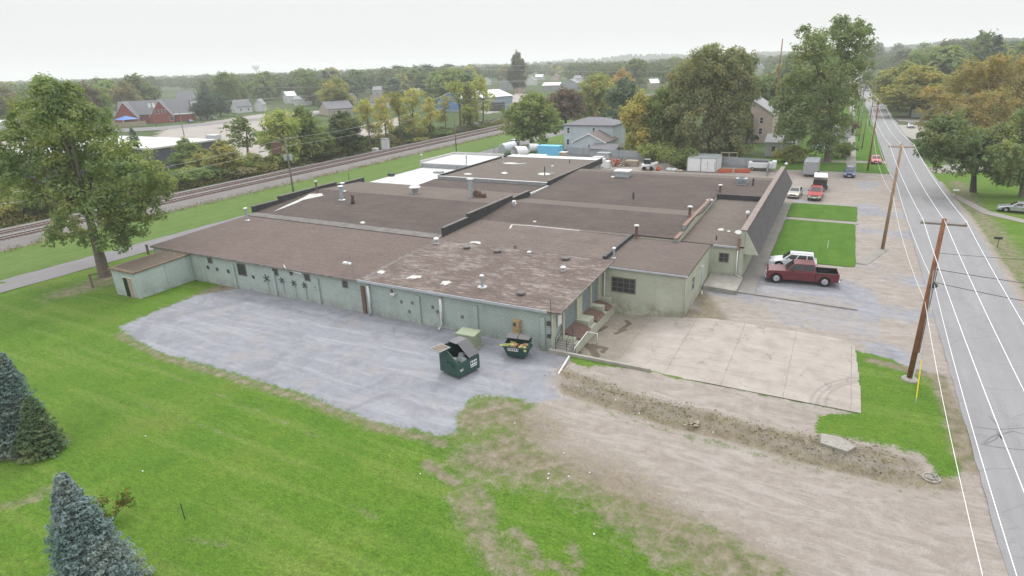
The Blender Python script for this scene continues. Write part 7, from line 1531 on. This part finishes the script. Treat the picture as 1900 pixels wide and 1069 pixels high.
    pane('windshield', bot[1], bot[2], tp_[2], tp_[1], .06, .94, .12, .92); pane('rear_window', bot[3], bot[0], tp_[0], tp_[3], .1, .9, .25 if not truck else .2, .9)
    segs = ((.06, .48), (.52, .93)) if kind != 'suv' else ((.05, .26), (.29, .6), (.64, .94))
    if kind == 'pickup': segs = ((.05, .28), (.34, .9))
    for a_, c_ in segs: pane('side_window', bot[0], bot[1], tp_[1], tp_[0], a_, c_, .16, .88); pane('side_window', bot[2], bot[3], tp_[3], tp_[2], 1 - c_, 1 - a_, .16, .88)
    for wx in (wf, wrx):
        for s_ in (-1, 1): wheel(t, wx, s_ * (hw + .0), wr, .24)
    b = MB(); b.box(wrx - .8, wf + .8, -hw + .26, hw - .26, lo - .1, lo + .25); b.build('underbody', M['black'], t)
    zl = belt - .32 if not truck else belt - .36
    for s_ in (-1, 1):
        b = MB(); y0, y1 = sorted((s_ * (hw - .42), s_ * (hw - .08))); b.box(f - .10, f + .012, y0, y1, zl - .08, zl + .09); b.build('headlight', M['lens'], t)
        y0, y1 = sorted((s_ * (hw - .26), s_ * (hw - .04))); b = MB(); b.box(-f - .012, -f + .08, y0, y1, zl - .1, zl + .16); b.build('taillight', M['red_lens'], t)
        y0, y1 = sorted((s_ * (hw + .003), s_ * (hw + .20))); b = MB(); b.box(c1 - .75, c1 - .58, y0, y1, belt + .04, belt + .20); b.build('side_mirror', M['blackp'] if truck else P_, t)
        b = MB(); y0, y1 = sorted((s_ * (hw + .002), s_ * (hw + .008)))
        for xx in ((c0 + c1) / 2 - .05,): b.box(xx - .012, xx + .012, y0, y1, lo + .1, belt - .05)
        b.build('door_seam', M['blackp'], t)
    b = MB(); b.box(f + .001, f + .02, -hw + .45, hw - .45, zl - .12, zl + .10); b.build('grille', M['chrome' if truck else 'blackp'], t)
    b = MB(); b.box(f - .05, f + .09, -hw + .06, hw - .06, lo + .02, lo + .24); b.build('front_bumper', M['chrome'] if truck else P_, t, bevel=.04)
    b = MB(); b.box(f + .0915, f + .10, -.22, .22, lo + .06, lo + .19); b.build('licence_plate', M['white'], t)
    if kind == 'suv':
        for s_ in (-1, 1): b = MB(); b.tube([(r0 + .1, s_ * (ht - .08), top + .03), (r0 + .3, s_ * (ht - .08), top + .09), (r1 - .2, s_ * (ht - .08), top + .09), (r1, s_ * (ht - .08), top + .03)], .022, 5); b.build('roof_rail', M['dgrey'], t)
    return t
pk = car('maroon crew cab pickup with long black lined bed, parked nose to the building', -1.8, 65.6, R(187), 'crew', 'maroon')
b = MB(); b.cyl((-3.5, 0, .52), (-3.75, 0, .52), .04, n=6); b.build('tow_hitch', M['dgrey'], pk)
car('white hatchback SUV with roof rails parked behind the maroon pickup', -2.9, 70.2, R(184), 'suv', 'white')
car('red pickup facing the lawns, hitched to the black box trailer', -2.5, 109.0, R(-92), 'pickup', 'red')
car('pale beige sedan parked between shingled front and red pickup', -5.6, 109.4, R(-95), 'sedan', 'tan')
car('dark blue SUV parked at the back of the lot by the grass', 2.2, 131.2, R(-91), 'suv', 'blue')
car('red sedan with pale windshield parked on the grass by the utility pole', 6.9, 149.3, R(-88), 'sedan', 'red')
car('silver sedan at the right edge on the side drive', 23.4, 107.5, R(172), 'sedan', 'silver')
car('silver sedan parked on the bare earth right of the road', 17.9, 222.5, R(-90), 'sedan', 'silver')
p = at(1700, 213); car('bright blue car under the dark roofed carport', p.x, p.y, R(-60), 'sedan', 'blue')
p = at(1641, 193); car('dark SUV far up the road beneath the olive trees', p.x, p.y, R(-90), 'suv', 'dark')
p = at(1634, 188); car('pale car parked behind the dark SUV far up the road', p.x, p.y, R(-90), 'sedan', 'silver')
for px, py, c_, k_, lb in ((354, 227, 'blue', 'sedan', 'blue car nearest the brick hall end'), (377, 224, 'dark', 'suv', 'dark car second from the brick hall end'), (397, 221, 'silver', 'sedan', 'silver car at the far end of the row by the brick hall'), (32, 257, 'white', 'pickup', 'white pickup at the left edge beyond the big tree'), (8, 252, 'silver', 'sedan', 'grey car at the very left edge of the far lot'), (948, 183, 'silver', 'sedan', 'silver car on the pale street beyond the metal building')):
    p = at(px, py); car(lb, p.x, p.y, R(10 if px < 300 else -20), k_, c_)
# box trailers
def box_trailer(label, x, y, rz, L, W, H, body, roof, name='box_trailer'):
    t = thing(name, label, 'trailer', (x, y, .03), rz); b = MB(); b.box(-L / 2, L / 2, -W / 2, W / 2, .45, H); b.build('body', body, t, bevel=.05); b = MB(); b.box(-L / 2 + .03, L / 2 - .03, -W / 2 + .03, W / 2 - .03, H + .003, H + .05); b.build('roof', roof, t)
    b = MB(); b.box(L / 2 + .001, L / 2 + .03, -W / 2 + .02, W / 2 - .02, H - .35, H - .02); b.build('trim', M['chrome'], t)
    b = MB(); b.tube([(L / 2, -.7, .5), (L / 2 + 1.2, 0, .5), (L / 2, .7, .5)], .05, 5); b.build('tongue', M['dgrey'], t)
    for s_ in (-1, 1): wheel(t, -.1, s_ * (W / 2 + .22), .34, .2); b = MB(); b.box(-.6, .4, *sorted((s_ * (W / 2 + .003), s_ * (W / 2 + .26))), .70, .76); b.build('fender', M['silverwall'], t)
    return t
PT['trailer'] = simple('pale_grey_trailer_skin', (.30, .30, .32), .4, .1, var=.05)
box_trailer('large pale grey enclosed trailer parked before the street tree', -4.4, 131.2, R(-91), 6.6, 2.5, 2.75, PT['trailer'], M['silverwall'])
box_trailer('black box trailer with white roof behind the red pickup', -2.3, 116.6, R(-88), 4.6, 2.1, 2.35, PT['dark'], M['white'])
# white van body at the fence corner
p = at(1408, 318); t = thing('utility_truck', 'white utility truck bed with open top at the fence corner', 'utility truck', (p.x, p.y + 1.2, 0), R(3)); b = MB(); b.box(-2.2, 2.2, -1.0, 1.0, .6, 1.7); b.build('body', M['white'], t, bevel=.06)
b = MB(); b.box(-1.5, 1.4, -.7, .7, 1.703, 1.9); b.build('load', M['dgrey'], t)
for x_ in (-1.4, 1.4):
    for s_ in (-1, 1): wheel(t, x_, s_ * 1.02, .38)
b = MB(); b.box(2.2, 3.0, -.95, .95, .6, 2.0); b.build('cab', M['white'], t, bevel=.08)
p = at(953, 270); car('white van on the service lane beside the round maple', p.x, p.y, R(-90), 'suv', 'white')
# ================================================================ HAZE
hz_ = MB(); hz_.box(-5600, 5600, -380, 5600, -12, 75)
mt = bpy.data.materials.new('haze_air'); mt.use_nodes = True; n = mt.node_tree; n.nodes.clear(); o_ = n.nodes.new('ShaderNodeOutputMaterial'); v_ = n.nodes.new('ShaderNodeVolumePrincipled')
v_.inputs['Color'].default_value = (.97, .985, 1.0, 1); v_.inputs['Density'].default_value = .00029; v_.inputs['Anisotropy'].default_value = 0; n.links.new(v_.outputs[0], o_.inputs['Volume'])
tag(hz_.build('haze', mt), kind='stuff')
sc.cycles.volume_bounces = 3
